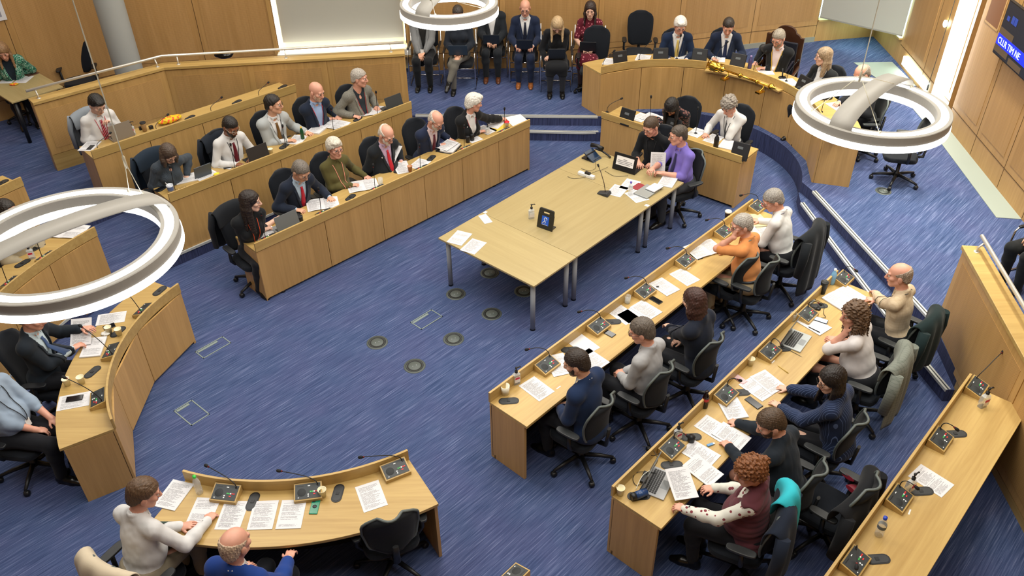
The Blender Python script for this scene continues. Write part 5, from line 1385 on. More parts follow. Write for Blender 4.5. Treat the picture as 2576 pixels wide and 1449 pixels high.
def tablet(px, z, yaw, label, loc=None, tilt=1.2, w=.29, h=.20, col='#1d2833', floorz=0., pitch=None):
    E = empty('laptop', loc if loc is not None else at_(px, z), yaw-PI/2, label, 'laptop', 'laptops held on laps'); T = Matrix.Rotation(-.25, 4, 'X')
    m = MB(); m.box((-w/2, -.006, 0), (w/2, .006, h), 0, T); m.build('lid', plain('tab_'+col.lstrip('#'), col, .4), E, .004)
    m = MB(); m.box((-w/2, -.21, -.012), (w/2, .0, .0)); m.build('base', BLACK, E, .003); return E
def folder(px, top, z, label, col='#1a1c20', th=.03):
    c = at_(px, z); t_ = at_(top, z); a = math.atan2(t_[1]-c[1], t_[0]-c[0])-PI/2; E = empty('ring_binder', c, a, label, 'folder')
    m = MB(); m.box((-.14, -.16, 0), (.14, .16, .006)); m.box((-.15, -.16, 0), (-.135, .16, th)); m.build('cover', plain('folder_'+col.lstrip('#'), col, .5), E, .003)
    v, f, uv, fm = sheet_mesh(.21, .297, th*.7, 0, .008); mesh_obj('pages', [(x+.02, y, z_+.007) for x, y, z_ in v], f, [PM[2], PBLANK], E, fm=fm, uv=uv); return E
def pen(px, px2, z, label, col='#16181c'):
    a, b = at_(px, z+.005), at_(px2, z+.005); d = unit(b-a); L_ = .14; c = (a+b)/2; m = MB(); m.tube([c-d*L_/2, c-d*(L_/2-.012), c+d*L_/2], [.0012, .0042, .0042], 8); m.tube([c+d*.02+A(0, 0, .005), c+d*.065+A(0, 0, .005)], .0012, 6)
    o = m.build('pen', plain('penb_'+col.lstrip('#'), col, .4)); return tag(o, label, 'pen', 'pens')
def cable(pts, label, r=.0028, col='#101214', z=.76, name='cable'):
    P_ = [U(p[0], p[1], z+(p[2] if len(p) > 2 else .004)) for p in pts]; PP = []
    for i in range(len(P_)-1):
        for u in np.linspace(0, 1, 8)[:-1]: PP.append(P_[i]*(1-u)+P_[i+1]*u)
    PP.append(P_[-1])
    for _ in range(8): PP = [PP[0]]+[(PP[i-1]+2*PP[i]+PP[i+1])/4 for i in range(1, len(PP)-1)]+[PP[-1]]
    m = MB(); m.tube(PP, r, 6); return tag(m.build(name, plain('cable_'+col.lstrip('#'), col, .5)), label, 'cable')
# ---------------------------------------------------------------- people at their places
YL, YRR = math.radians(-45.3), math.radians(136.6)
rad = math.radians
WHO = {}; DIST = {}
def seat_person(key, who, pose, fz, head, yaw, ck='high', chair_label=None, dy=-.035, chair_yaw=None, crowd=None, **kw):
    WHO[key] = who
    bk = {'F': 0, 'M': 1, 'B': 2, 'R': None}.get(key[0]) if key[0] in 'FMBR' else None
    hd = kw.get('head')
    if key[0] in 'FMBRCPD':
        d0 = None
        lean_ = math.radians(kw.get('lean', 8)); off = math.sin(lean_)*.535+.05      # how far the head is in front of the seat centre
        w = U(head[0], head[1], fz+1.27)[:2]
        if key[0] in 'FMB': P0_, n_ = {'F': (F1, NF), 'M': (M1, NF), 'B': (B1, NF)}[key[0]]; d0 = (w-P0_) @ n_
        elif key[0] == 'R': P0_, n_ = {'1': (R1A, NR), '2': (R2A, NR)}[key[1]]; d0 = (w-P0_) @ n_
        elif key[0] == 'C': d0 = np.linalg.norm(w-CEN)-(2.075 if key[1] == '1' else r1)
        elif key[0] == 'D': d0 = np.linalg.norm(w-DC)-DRAD
        else: d0 = np.linalg.norm(w-A2(-2.13, 7.02))-2.25
        d0 += off*.8
        DIST[key] = round(float(d0), 2)
        kw.setdefault('knees', (max(.28, min(.45, d0-.12)),)*2); kw.setdefault('feet', (max(.08, min(.40, d0-.24)),)*2)
        if d0 < .44: dy = max(dy, .44-d0)
    person(key, f'person in {who} {pose}', fz, head=head, yaw=yaw, group=crowd or 'people seated in the chamber', **kw)
    p = PEOPLE[key]
    if ck:
        cy = yaw if chair_yaw is None else chair_yaw
        x, y = p['root'][0]-math.cos(cy)*dy, p['root'][1]-math.sin(cy)*dy
        nm = {'high': 'black high-backed office chair', 'task': 'black task chair with grey rim', 'visitor': 'black visitor chair with chrome frame', 'throne': 'dark carved wooden ceremonial chair'}[ck]
        p['chair'] = chair(ck, x, y, fz, cy, chair_label or f'{nm} of the person in {who}')
        p['cpos'] = (x, y, fz, cy)
DZ = .79
px = lambda x, y, z=DZ: ('px', x, y, z)
NAVY, DARK = '#1b2740', '#14181f'
if DEV_PEOPLE:
    # front left bench
    seat_person('F1', 'black top with orange lanyard', 'writing at the near end of the left bench', 0, (630, 506), YL, lean=12, sex='f', head_yaw=-52, head_pitch=8, hair='verylong', hair_c='#241a16', skin_c='pale', top=('vneck', '#15181c', 'plain', None), sleeve='half', lanyard='#d8502a', hands=[px(694, 552), px(664, 578)], curl=(.6, .8), pen=('r', '#e6d13c', 'yellow', 'the person in black top with orange lanyard'))
    seat_person('F2', 'dark navy suit and plain red tie', 'with both hands beside open papers', 0, (757, 430), YL, lean=14, head_yaw=-8, head_pitch=34, hair='short', hair_c='#6d665e', top=('shirt', '#a9bfe0', 'plain', None), jacket=('#1a2334', 'plain', None, .12), tie=('#b0142c', 'plain', None), lanyard='#1c1c20', glasses='#5b5148', hands=[px(828, 496), px(744, 528)])
    seat_person('F3', 'olive green shirt with pink lanyard', 'resting a hand on papers', 0, (842, 372), YL, lean=6, sex='f', head_yaw=2, head_pitch=6, hair='thick', hair_c='#c9c2b4', skin_c='pink', top=('shirt', '#55502c', 'plain', None), lanyard='#d98a78', glasses='#30343a', hands=[px(918, 442), px(882, 466)], belly=.04)
    seat_person('F4', 'black suit with white lapel badges', 'lifting a sheet to read it', 0, (972, 338), YL, lean=6, head_yaw=-4, head_pitch=30, hair='fringe', hair_c='#cfc8bc', skin_c='pink', beard=('#ddd8d0', 'short'), top=('shirt', '#b79db6', 'plain', None), jacket=('#171c22', 'plain', None, .12), tie=('#b5202e', 'plain', None), glasses='#3a3a3e', hands=[px(1008, 404), px(966, 404, .86)], pin='#f2f2f2', belly=.04)
    seat_person('F5', 'navy suit and pale pink shirt', 'writing on a pile of papers', 0, (1097, 303), YL, lean=18, head_yaw=-4, head_pitch=36, hair='fringe', hair_c='#c9c0b4', skin_c='pink', beard=('#d8d0c4', 'short'), top=('shirt', '#e6c3c8', 'plain', None), jacket=('#1d2740', 'plain', None, .14), tie=('#5a1626', 'plain', None), lanyard='#1a1a1e', glasses='#2e2a2a', hands=[px(1130, 350), px(1106, 366)], curl=(.5, .9), pen=('r', '#f0f0f0', 'white', 'the person in navy suit and pale pink shirt'))
    seat_person('F6', 'black cardigan with white collar', 'writing at the far end of the left bench', 0, (1192, 258), YL, lean=12, sex='f', head_yaw=-62, head_pitch=16, hair='thick', hair_c='#d9d5cb', skin_c='pink', top=('shirt', '#efece6', 'plain', None), jacket=('#15171a', 'plain', None, .18), lanyard='#b0222c', badge=False, hands=[px(1268, 300), px(1205, 332)], curl=(.9, .5), pin='#f0f0f0', pen=('l', '#e9e4d0', 'white', 'the person in black cardigan with white collar'))
    # middle left bench
    seat_person('M1', 'grey ribbed sweater', 'writing at the near end of the middle left bench', .17, (424, 386), YL, lean=14, sex='f', head_yaw=-6, head_pitch=40, hair='bob', hair_c='#4a3b30', skin_c='pale', top=('knit', '#3d4650', 'knit', None), collar='vneck', hands=[px(470, 438), px(432, 454)], curl=(.4, .9), glasses='#1b1b1b', s=1.0, belly=.03, pen=('r', '#e8e8e8', 'white', 'the person in grey ribbed sweater'))
    seat_person('M2', 'white shirt and maroon tie', 'reading behind a dark laptop', .17, (580, 318), YL, lean=8, head_yaw=-8, head_pitch=30, hair='crop', hair_c='#1d1714', skin_c='brown', beard=('#1a1412', 'short'), top=('shirt', '#e9e6e0', 'plain', None), tie=('#5e1220', 'plain', None), lanyard='#1c1c20', glasses='#c8c0b0', hands=[px(632, 398), px(590, 414)])
    seat_person('M3', 'pale grey suit and brown tie', 'looking up from papers', .17, (688, 262), YL, lean=6, head_yaw=-42, head_pitch=4, hair='short', hair_c='#1c1613', skin_c='fair', top=('shirt', '#ece8e0', 'plain', None), jacket=('#a6abac', 'plain', None, .08), tie=('#6a4a20', 'plain', None), lanyard='#26262a', badge=False, glasses='#1a1614', hands=[px(770, 332), px(722, 354)])
    seat_person('M4', 'dark navy blazer with red lanyard', 'looking down at papers', .17, (796, 230), YL, lean=6, head_yaw=-16, head_pitch=18, hair=None, skin_c='pink', top=('shirt', '#8ea4c8', 'plain', None), jacket=('#172235', 'plain', None, .10), lanyard='#c8323c', hands=[px(846, 292), px(826, 300)], beard=('#c8a890', 'short'), hair_c='#b09880')
    seat_person('M5', 'grey tweed blazer over dark sweater', 'beside an open laptop', .17, (904, 196), YL, lean=6, head_yaw=-38, head_pitch=8, hair='short', hair_c='#a9a298', skin_c='pink', top=('vneck', '#232b32', 'plain', None), jacket=('#5b5a54', 'tweed', '#8a887e', .02), lanyard='#b02a34', hands=[px(946, 268), px(888, 292)], belly=.04)
    # back left bench
    seat_person('B1', 'white shirt with striped red tie', 'raising a hand at the back left bench', .34, (244, 262), YL, lean=8, head_yaw=-10, head_pitch=34, hair='quiff', hair_c='#17130f', skin_c='pale', top=('shirt', '#efe9e6', 'plain', None), tie=('#8e1a2a', 'tie', '#c9848c'), lanyard='#b83040', badge=False, glasses='#8a8078', hands=[px(276, 306, .98), px(264, 342)], curl=(.7, .5), watch=('l', '#15171a'))
    # curved left benches
    def face_c(h, z): w = U(h[0], h[1], z); return math.atan2(CEN[1]-w[1], CEN[0]-w[0])
    seat_person('C1a', 'dark charcoal suit and blue tie', 'holding papers', 0, (80, 798), face_c((70, 850), 1.2)-.05, lean=4, head_yaw=2, head_pitch=18, hair='short', hair_c='#3a2b20', skin_c='pink', top=('shirt', '#b9cbe8', 'plain', None), jacket=('#1c242d', 'plain', None, .10), tie=('#3a5078', 'plain', None), hands=[px(206, 826, .90), px(182, 878, .82)], h=.006)
    seat_person('C1b', 'pale grey shirt with a lanyard', 'resting a hand on one knee', 0, (-40, 935), rad(-8), lean=-4, head_yaw=0, head_pitch=10, hair='short', hair_c='#7a7068', skin_c='pink', top=('shirt', '#8fa0b4', 'plain', None), lanyard='#20242a', hands=['thigh', px(92, 1082, .62)], sleeve='rolled', watch=None, h=.006, belly=.05, dy=-.04)
    seat_person('C2a', 'beige jumper and dark glasses', 'behind the left ring lamp', .17, (18, 530), rad(-24), lean=4, head_yaw=-4, head_pitch=4, hair='short', hair_c='#231c18', skin_c='pale', top=('knit', '#9b9078', 'plain', None), glasses='#141414', hands=['lap', 'lap'])
    seat_person('U1', 'green leaf-patterned jacket', 'writing at the table by the left wall', .34, (6, 128), rad(-62), ck='high', lean=16, sex='f', head_pitch=34, head_yaw=4, hair='long', hair_c='#8a6a48', skin_c='pink', top=('tshirt', '#1d2a36', 'plain', None), jacket=('#0f3d36', 'leafy', '#2d8a6c', .05), hands=[px(40, 182, .78), px(6, 195, .78)], h=.0075)
    # gallery chairs
    GY = rad(-92)
    seat_person('G1', 'grey blazer and black trousers', 'with crossed hands under the top ring lamp', .34, (1060, 24), GY, ck='visitor', lean=0, head_pitch=5, hair='short', hair_c='#4a3f36', top=('tshirt', '#20201f', 'plain', None), jacket=('#77797a', 'plain', None, .02), hands=[A(-.03, .33, .66), A(.05, .36, .62)], pin='#f2f2f2', lanyard='#2a2a2a', h=.0075, legs=('trousers', '#14171b'))
    seat_person('G2', 'dark top and grey trousers', 'with a laptop on crossed legs', .34, (1152, 34), GY, ck='visitor', lean=0, sex='f', head_pitch=20, hair='short', hair_c='#3a322c', top=('knit', '#1d232d', 'plain', None), legs=('trousers', '#6c6960'), hands=[A(-.09, .30, .72), A(.09, .30, .72)], legcross=True, h=.0075)
    seat_person('G3', 'dark suit and open white shirt', 'with a laptop and brown boots', .34, (1236, 8), GY, ck='visitor', lean=0, head_pitch=20, hair='short', hair_c='#3a322c', top=('shirt', '#e8e8ea', 'plain', None), jacket=('#1d2228', 'plain', None, .0), lanyard='#202024', legs=('trousers', '#1b1f24'), shoes='#5a3420', hands=[A(-.10, .32, .70), A(.08, .34, .72)], h=.0075)
    seat_person('G4', 'navy suit and tan brown shoes', 'holding a tablet in the gallery', .34, (1321, 20), GY-.02, ck='visitor', lean=2, head_pitch=18, hair=None, hair_c='#8a7a6a', skin_c='pink', top=('shirt', '#d4d6e2', 'plain', None), jacket=('#18233c', 'plain', None, .12), tie=('#141a2c', 'plain', None), glasses='#2c2c2c', legs=('trousers', '#18233c'), shoes='#8a5228', hands=[A(-.15, .32, .72), A(.15, .32, .72)], h=.0075)
    seat_person('G5', 'black dress and dark tights', 'bending down over a laptop', .34, (1402, 62), GY, ck='visitor', lean=18, sex='f', head_pitch=52, hair='long', hair_c='#b49a74', skin_c='pale', top=('dress', '#15171b', 'plain', None), legs=('tights', '#2b2d33'), hands=[A(.10, .34, .70), 'hang'], h=.0075)
    seat_person('G6', 'burgundy spotted dress', 'looking down beside a black chair', .34, (1485, 24), GY-.1, ck='visitor', lean=2, sex='f', head_pitch=14, hair='long', hair_c='#2a1c18', skin_c='pale', top=('dress', '#5a1424', 'spots', '#a8606a'), sleeve='short', legs=('tights', '#3a2a2e'), hands=[A(-.09, .32, .71), A(.09, .32, .71)], h=.0075)
    # dais
    def face_d(h): w = U(h[0], h[1], 1.5); return math.atan2(DC[1]-w[1], DC[0]-w[0])
    seat_person('D1', 'navy suit and yellow tie', 'reading at the dais', .34, (1711, 64), rad(-93), lean=8, head_pitch=24, head_yaw=-6, hair='thick', hair_c='#dcd8d0', skin_c='pink', top=('shirt', '#e6e4e0', 'plain', None), jacket=('#12233f', 'plain', None, .08), tie=('#c8b060', 'plain', None), glasses='#3a3a3a', lanyard='#7a7a7a', badge=False, h=.0075, hands=[A(-.15, .36, .79), A(.15, .36, .79)])
    seat_person('D2', 'navy suit and navy tie', 'looking down at the dais', .34, (1832, 66), rad(-98), lean=10, head_pitch=32, head_yaw=4, hair='crop', hair_c='#2b221d', skin_c='pink', top=('shirt', '#e4e6ee', 'plain', None), jacket=('#142038', 'plain', None, .06), tie=('#141e3c', 'plain', None), h=.0075, belly=.04, hands=[A(-.2, .34, .79), A(.2, .34, .79)])
    seat_person('D3', 'black jacket with gold chain', 'reading in the carved chair', .34, (1958, 96), rad(-122), ck='throne', lean=8, head_pitch=26, head_yaw=10, hair='short', hair_c='#8c8274', skin_c='pink', beard=('#8a7a68', 'short'), top=('shirt', '#d8c4c4', 'plain', None), jacket=('#15171b', 'plain', None, .04), glasses='#1e1c1c', h=.0075, hands=[px(1925, 172), px(1902, 156)], lanyard='#b8963c', badge=False)
    seat_person('D4', 'black jacket and white blouse', 'turned away at the dais end', .34, (2072, 142), rad(-150), lean=4, sex='f', head_yaw=34, head_pitch=6, hair='long', hair_c='#8f7a60', glasses='#5a5048', skin_c='pale', top=('blouse', '#e6e6ea', 'plain', None), jacket=('#17191c', 'plain', None, .02), lanyard='#1c1e30', h=.0075, hands=[A(-.14, .37, .79), A(.14, .37, .79)])
    seat_person('D5', 'black suit partly behind the right ring lamp', 'reading at the dais', .34, (2168, 186), rad(-168), lean=12, head_pitch=30, hair='fringe', hair_c='#8d857a', skin_c='pink', top=('shirt', '#9a96a8', 'plain', None), jacket=('#1d1f24', 'plain', None, .1), h=.0075)
    # clerks and table
    YK = rad(-130)
    seat_person('K1', 'dark floral blouse', "bending low over the clerks' desk", 0, (1690, 268), YK+.1, lean=26, sex='f', head_pitch=58, head_yaw=4, hair='verylong', hair_c='#14100f', skin_c='tan', top=('blouse', '#15151a', 'floral', '#5a3a36'), hands=[px(1690, 300), px(1655, 300)], h=.007)
    seat_person('K2', 'white shirt and dark wristwatch', "holding a hand to the mouth", 0, (1833, 265), YK, lean=14, head_pitch=36, head_yaw=6, hair='curly', hair_c='#8d857c', skin_c='pink', top=('shirt', '#e9e4de', 'plain', None), tie=('#23252c', 'plain', None), lanyard='#1d1f26', hands=['chin', px(1776, 336)], curl=(1.0, .8), watch=('l', '#17191c'), h=.007, pole=[A(-.2, .25, -1), None])
    seat_person('T1', 'black polo shirt with a black lanyard', 'typing at the meeting tables', 0, (1637, 318), rad(-125), lean=14, head_pitch=26, head_yaw=12, hair='crop', hair_c='#4a3a2c', skin_c='pink', top=('polo', '#11151a', 'plain', None), sleeve='rolled', glasses='#6a4a44', lanyard='#1e2024', hands=[px(1648, 412), px(1606, 408)], watch=('l', '#c9c5ba'), h=.0065)
    seat_person('T2', 'purple shirt', 'holding a sheet at the corner of the meeting tables', 0, (1706, 340), rad(-152), ck='task', lean=10, head_pitch=10, head_yaw=22, hair='crop', hair_c='#4d443c', skin_c='pink', top=('shirt', '#7a6cc0', 'plain', None), sleeve='half', tie=('#2c2a52', 'plain', None), glasses='#2a2020', hands=[px(1668, 436, .80), px(1642, 424, .86)], curl=(.7, .7), legs=('trousers', '#3a3d42'), belly=.04, h=.0065)
    # right front bench
    seat_person('R1a', 'white shirt with a lettered lanyard', 'leaning forward at the front right bench', 0, (1944, 503), YRR+.08, ck='task', lean=16, head_yaw=-40, head_pitch=30, hair='short', hair_c='#8b8680', skin_c='pink', top=('shirt', '#e9e5e1', 'plain', None), glasses='#2a2a2c', lanyard='#2a1c4a', badge=False, hands=[A(-.05, .42, .79), A(.2, .44, .79)], h=.006, dy=.03, belly=.03)
    seat_person('R1b', 'orange polo shirt', 'leaning a hand on the face', 0, (1866, 566), YRR+.1, ck='task', lean=14, head_yaw=-42, head_pitch=14, hair='crop', hair_c='#a09a92', skin_c='pink', top=('polo', '#e08c52', 'plain', None), sleeve='short', glasses='#2a2a2c', lanyard='#3a6a70', badge=False, hands=['brow', A(.12, .40, .79)], legs=('trousers', '#b8a684'), belt='#22262c', h=.006, belly=.05, dy=-.02, shoes='#8a6a48', pole=[A(-.2, .4, -1), None])
    seat_person('R1c', 'dark navy jacket', 'facing away at the middle of the front right bench', 0, (1746, 756), YRR, ck='task', lean=8, sex='f', head_yaw=-4, head_pitch=16, hair='bob', hair_c='#3b2019', skin_c='pale', top=('tshirt', '#1a2130', 'plain', None), jacket=('#151c2b', 'plain', None, .1), hands=[px(1676, 822, .70), 'lap'], h=.006, dy=-.09)
    seat_person('R1d', 'pale grey shirt', 'with hands in the lap at the front right bench', 0, (1614, 832), YRR+.05, ck='task', lean=6, head_yaw=-24, head_pitch=20, hair='short', hair_c='#5a5148', skin_c='pink', top=('shirt', '#a5a6a8', 'plain', None), glasses='#1c1c1c', hands=[A(-.06, .30, .66), A(.04, .30, .66)], h=.006, belly=.03, dy=-.08)
    seat_person('R1e', 'royal navy suit jacket', 'reading at the front right bench', 0, (1450, 912), YRR+.1, ck='task', lean=8, head_yaw=-22, head_pitch=22, hair='crop', hair_c='#2c211a', skin_c='fair', beard=('#2c211a', 'short'), top=('shirt', '#e6e4e6', 'plain', None), jacket=('#16294a', 'plain', None, .1), hands=[A(-.06, .30, .67), A(.05, .28, .66)], h=.0055, dy=-.08)
    # right second bench
    seat_person('R2a', 'beige checked shirt', 'turning a page at the second right bench', 0, (2262, 692), YRR-.02, ck='task', lean=10, head_yaw=-22, head_pitch=10, hair='stubble', hair_c='#9a8a7c', skin_c='pink', top=('shirt', '#c9b79c', 'check', '#b8a284'), lanyard='#1a1c22', badge=False, hands=[px(2200, 738), A(.16, .36, .79)], h=.0055, dy=0.)
    seat_person('R2b', 'pale pink short-sleeved shirt', 'resting the chin on a hand behind a laptop', 0, (2148, 790), YRR+.12, ck='task', lean=18, head_yaw=-42, head_pitch=10, hair='curlylong', hair_c='#5d4530', skin_c='pink', top=('shirt', '#e3d0d0', 'plain', None), sleeve='half', hands=['chin', A(.16, .36, .79)], h=.0055, belly=.05, dy=.02, pole=[A(-.3, .2, -1), None])
    seat_person('R2c', 'navy pinstripe jacket', 'holding down papers at the second right bench', 0, (2092, 955), YRR+.05, ck='task', lean=12, sex='f', head_yaw=-46, head_pitch=18, hair='verylong', hair_c='#1d1512', skin_c='pale', top=('blouse', '#20242e', 'plain', None), jacket=('#1a2744', 'pinstripe', '#5a6a90', .1), glasses='#141414', hands=[px(1962, 1024), px(1980, 978)], curl=(.3, .3), h=.0055, dy=-.1)
    seat_person('R2d', 'dark slate sweater', 'holding a pen over papers', 0, (1938, 1064), YRR+.06, ck='task', lean=18, head_yaw=-42, head_pitch=30, hair='short', hair_c='#4c3a2a', skin_c='pink', beard=('#4a3220', 'short'), top=('knit', '#1b232c', 'plain', None), hands=[px(1836, 1128), px(1860, 1066)], curl=(.8, .8), sleeve='long', h=.0055, belly=.05, pen=('r', '#15171a', 'black', 'the person in dark slate sweater'))
    seat_person('R2e', 'maroon padded vest and patterned sleeves', 'reading printed sheets', 0, (1886, 1186), YRR+.3, ck='task', lean=4, sex='f', head_yaw=-34, head_pitch=20, hair='curly', bun=True, hair_c='#7a4a26', skin_c='pink', top=('blouse', '#e6dccb', 'spots', '#6a2c34'), vest=('#5c3038', 'plain', None, .36), hands=[px(1724, 1282, .84), A(.10, .36, .84)], curl=(.7, .7), h=.0055, belly=.06, pen=('l', '#101114', 'black', 'the person in maroon padded vest'))
    # bottom bench
    seat_person('P1', 'white shirt and dark green tie', 'writing at the bottom curved bench', 0, (362, 1240), rad(62), ck='task', lean=14, head_yaw=34, head_pitch=22, hair='short', hair_c='#5a432e', skin_c='pink', top=('shirt', '#ebe6df', 'plain', None), tie=('#0f4a44', 'plain', None), hands=[px(452, 1324), px(520, 1312)], curl=(.3, .9), h=.005, belly=.04, legs=('trousers', '#8a806c'), pen=('r', '#dcdcdc', 'silver', 'the person in white shirt and dark green tie'), dy=.02)
    seat_person('P2', 'bright blue suit', 'sitting at the bottom edge below the curved bench', 0, (592, 1368), rad(72), ck=None, lean=6, head_yaw=10, head_pitch=4, hair='stubble', hair_c='#c0a890', skin_c='pink', top=('shirt', '#e4dede', 'plain', None), jacket=('#183a82', 'plain', None, .1), hands=[A(-.2, .28, .70), px(726, 1408, .74)], h=.005, belly=.06)
    seat_person('X1', 'black trousers and dark trainers', 'at the right edge beyond the balustrade', .34, (2700, 470), rad(-160), ck='visitor', lean=-2, head_pitch=5, hair='short', hair_c='#3a322c', top=('shirt', '#4a5260', 'plain', None), hands=['lap', 'lap'], legs=('trousers', '#0e1114'), shoes='#23262a', h=.008)
# free chairs
def free_chair(kind, pxl, z, yaw, label):
    w = U(pxl[0], pxl[1], z); return chair(kind, w[0], w[1], z, yaw, label)
w = U(185, 150, 1.15); chair('high', w[0], w[1], .34, rad(-75), 'empty black high-backed chair by the wall beside the round column')
free_chair('high', (1492, 232), .34, rad(-100), 'black chair between the gallery chairs and the dais desk end')
free_chair('high', (1603, 188), .34, rad(-95), 'empty black chair at the dais beside the person in yellow tie')
free_chair('task', (2250, 455), .34, rad(165), 'empty task chair on the platform below the right ring lamp')
free_chair('task', (2150, 392), .34, rad(175), 'task chair half hidden behind the end of the dais desk')
pl_, pr_ = U(880, 1338, .66), U(1067, 1282, .66); dd = unit(pr_-pl_); fc_ = math.atan2(dd[0], -dd[1]); mid = (pl_+pr_)/2
chair('task', mid[0]+.02*math.cos(fc_), mid[1]+.02*math.sin(fc_), 0, fc_, 'empty task chair pushed under the bottom curved bench')
w = U(1835, 690, .6); chair('task', w[0], w[1], 0, YRR, 'empty task chair between the orange polo and navy jacket seats')
w = U(2400, 1440, .5); chair('high', 3.95, 3.35, .17, rad(130), 'dark chair behind the empty third right bench at the bottom')
w = U(2128, 1296, .48); w = A(w[0]-NR[0]*.13, w[1]-NR[1]*.13, 0); coatc = chair('task', w[0], w[1], 0, YRR, 'task chair heaped with a black coat before the third right bench')
draped(w[0], w[1], 0, YRR, 'black coat with dark red lining heaped on a chair', fabric('coat_black', '#0d0f14'), .86, .12, .34, -.20, 'coat', True, cat='coat')
m = MB()
for q in range(3): m.tube([(w[0]+.02*q+.12, w[1]-.1+.14*q, .66), (w[0]+.27, w[1]-.05+.16*q, .58), (w[0]+.31, w[1]+.0+.15*q, .36)], [.06, .075, .05], 10, flat=.3)
tag(m.build('coat_lining', fabric('lining_maroon', '#6a1424', rough=.4)), 'dark red lining spilling out of the heaped black coat', 'coat')
m = MB(); 
if DEV_PEOPLE:
    def hang(key, label, c, kind='jacket', ck='plain', c2=None, zt=.98, zb=.42, **kw):
        x, y, z, cy = PEOPLE[key]['cpos']; draped(x, y, z, cy, label, fabric('hang'+c.lstrip('#')+ck, c, ck, c2), zt, zb, kind=kind, yoff=(-.06 if key in ('F1', 'B1', 'M1', 'M2') else -.012), **kw)
    hang('F1', 'black jacket with a gold zip hung on the nearest left chair', '#14181e', zt=1.08, zb=.5)
    hang('B1', 'light grey jacket hung on the chair at the back left bench', '#858d96', zt=1.08, zb=.42)
    hang('M1', 'dark blue coat hung on the chair of the grey sweater', '#1b2836', zt=1.08, zb=.5)
    hang('M2', 'dark navy jacket hung on the chair of the maroon tie', '#161d28', zt=1.06, zb=.5)
    hang('R1a', 'black jackets hung over the far chair of the front right bench', '#10161c', zt=1.06, zb=.22, w=.30)
    hang('R2a', 'dark green jacket hung on the chair of the beige shirt', '#0f2224', zt=.99, zb=.40)
    hang('R2b', 'grey checked tweed jacket hung behind the pale pink shirt', '#7b8078', ck='check', c2='#5a6058', zt=1.0, zb=.22, w=.29)
    hang('R2e', 'dark navy jacket hung on the chair of the maroon vest', '#172030', zt=.98, zb=.3)
    hang('P1', 'cream jacket hung on the chair of the green tie', '#cdbfa6', zt=.98, zb=.35, sleeves=False)
    x, y, z, cy = PEOPLE['R2e']['cpos']; draped(x, y, z, cy, 'turquoise scarf hung over the chair of the maroon vest', fabric('turquoise', '#2fb6c4', rough=.8), 1.03, .34, .15, -.27, 'scarf', False, cat='scarf')
    bpy.data.objects['scarf'].location += Vector((math.cos(cy-PI/2)*.15, math.sin(cy-PI/2)*.15, .01))
# laptops in the gallery
def on_lap(key, label, col='#1c2733', dy=.32, dz=.69, w=.29, h=.19):
    if not DEV_PEOPLE: return
    p = PEOPLE[key]; c, s = math.cos(p['yaw']), math.sin(p['yaw'])
    tablet(None, None, p['yaw'], label, loc=(p['root'][0]+c*dy, p['root'][1]+s*dy, p['fz']+dz), col=col, w=w, h=h)
on_lap('G2', 'open laptop on the lap of the grey trousers', '#263544', .40, .70, .33); on_lap('G3', 'open laptop held beside the open white shirt', '#1c242c', .40)
on_lap('G4', 'dark tablet held by the person in tan brown shoes', '#151c26', .40); on_lap('G5', 'dark laptop on the lap of the black dress', '#151b22', .42); on_lap('G6', 'dark laptop on the lap of the burgundy dress', '#1a1e24', .40)

print('DIST', DIST)
for o in bpy.data.objects:
    if o.get('label') and len(o['label'].split()) > 16: print('LONG', len(o['label'].split()), o['label'])
# ---------------------------------------------------------------- microphone units on the benches
ZL = {'F': .76, 'M': .93, 'B': 1.10, 'C1': .76, 'C2': .93, 'R1': .76, 'R2': .76, 'R3': .93, 'D': 1.10, 'T': .74}
def on_line(pxl, P, Q, z):
    """slide a pixel's point onto the line just behind the upstand"""
    w = U(pxl[0], pxl[1], z)[:2]; d = (Q-P)/np.linalg.norm(Q-P); return P+d*((w-P) @ d)
def unit_at(pxl, P, Q, n, z, az, label, kind, dirz=0.):
    q = on_line(pxl, P, Q, z)+n*.108; E = mic_unit(pxl, z, az, label, kind, dirz=dirz); E.location = (q[0], q[1], z); return E
for i, (p, w) in enumerate((((668, 594), 'by the orange lanyard writer'), ((812, 536), 'before the dark navy suit'), ((942, 474), 'before the olive green shirt'), ((1055, 424), 'before the white lapel badges'), ((1162, 374), 'before the pale pink shirt'), ((1262, 330), 'before the black cardigan'))):
    unit_at(p, F1, F2, NF, .76, YF+PI*0, f'desk microphone with upright stalk {w} on the front left bench', 'up', (.0, .3, -.2, .1, 0, -.3)[i])
for i, (p, w) in enumerate((((446, 478), 'before the grey ribbed sweater'), ((596, 424), 'before the maroon tie'), ((722, 376), 'before the brown tie'), ((842, 332), 'before the red lanyard'), ((954, 292), 'before the tweed blazer'))):
    unit_at(p, M1, M2, NF, .93, YF, f'desk microphone with upright stalk {w} on the middle left bench', 'up', (.4, .2, .1, -.2, 0)[i])
for i, (p, w) in enumerate((((250, 370), 'with its stalk leaning over a laptop'), ((390, 320), 'next to the yellow bag'), ((528, 278), 'right of the yellow bag'), ((646, 240), 'nearest the far end'))):
    unit_at(p, B1, B2, NF, 1.10, YF, f'desk microphone {w} on the back left bench', 'lean', .2)
def c_unit(a, z, label, kind, r, dirz=0., cen=CEN):
    q = cen+np.array([math.cos(a), math.sin(a)])*(r+.105); E = mic_unit((1000, 700), z, a-PI/2+PI, label, kind, dirz=dirz); E.location = (q[0], q[1], z); E.rotation_euler = (0, 0, a-PI/2); return E
def ang_of(pxl, z, cen=CEN): w = U(pxl[0], pxl[1], z)[:2]-cen; return math.atan2(w[1], w[0])
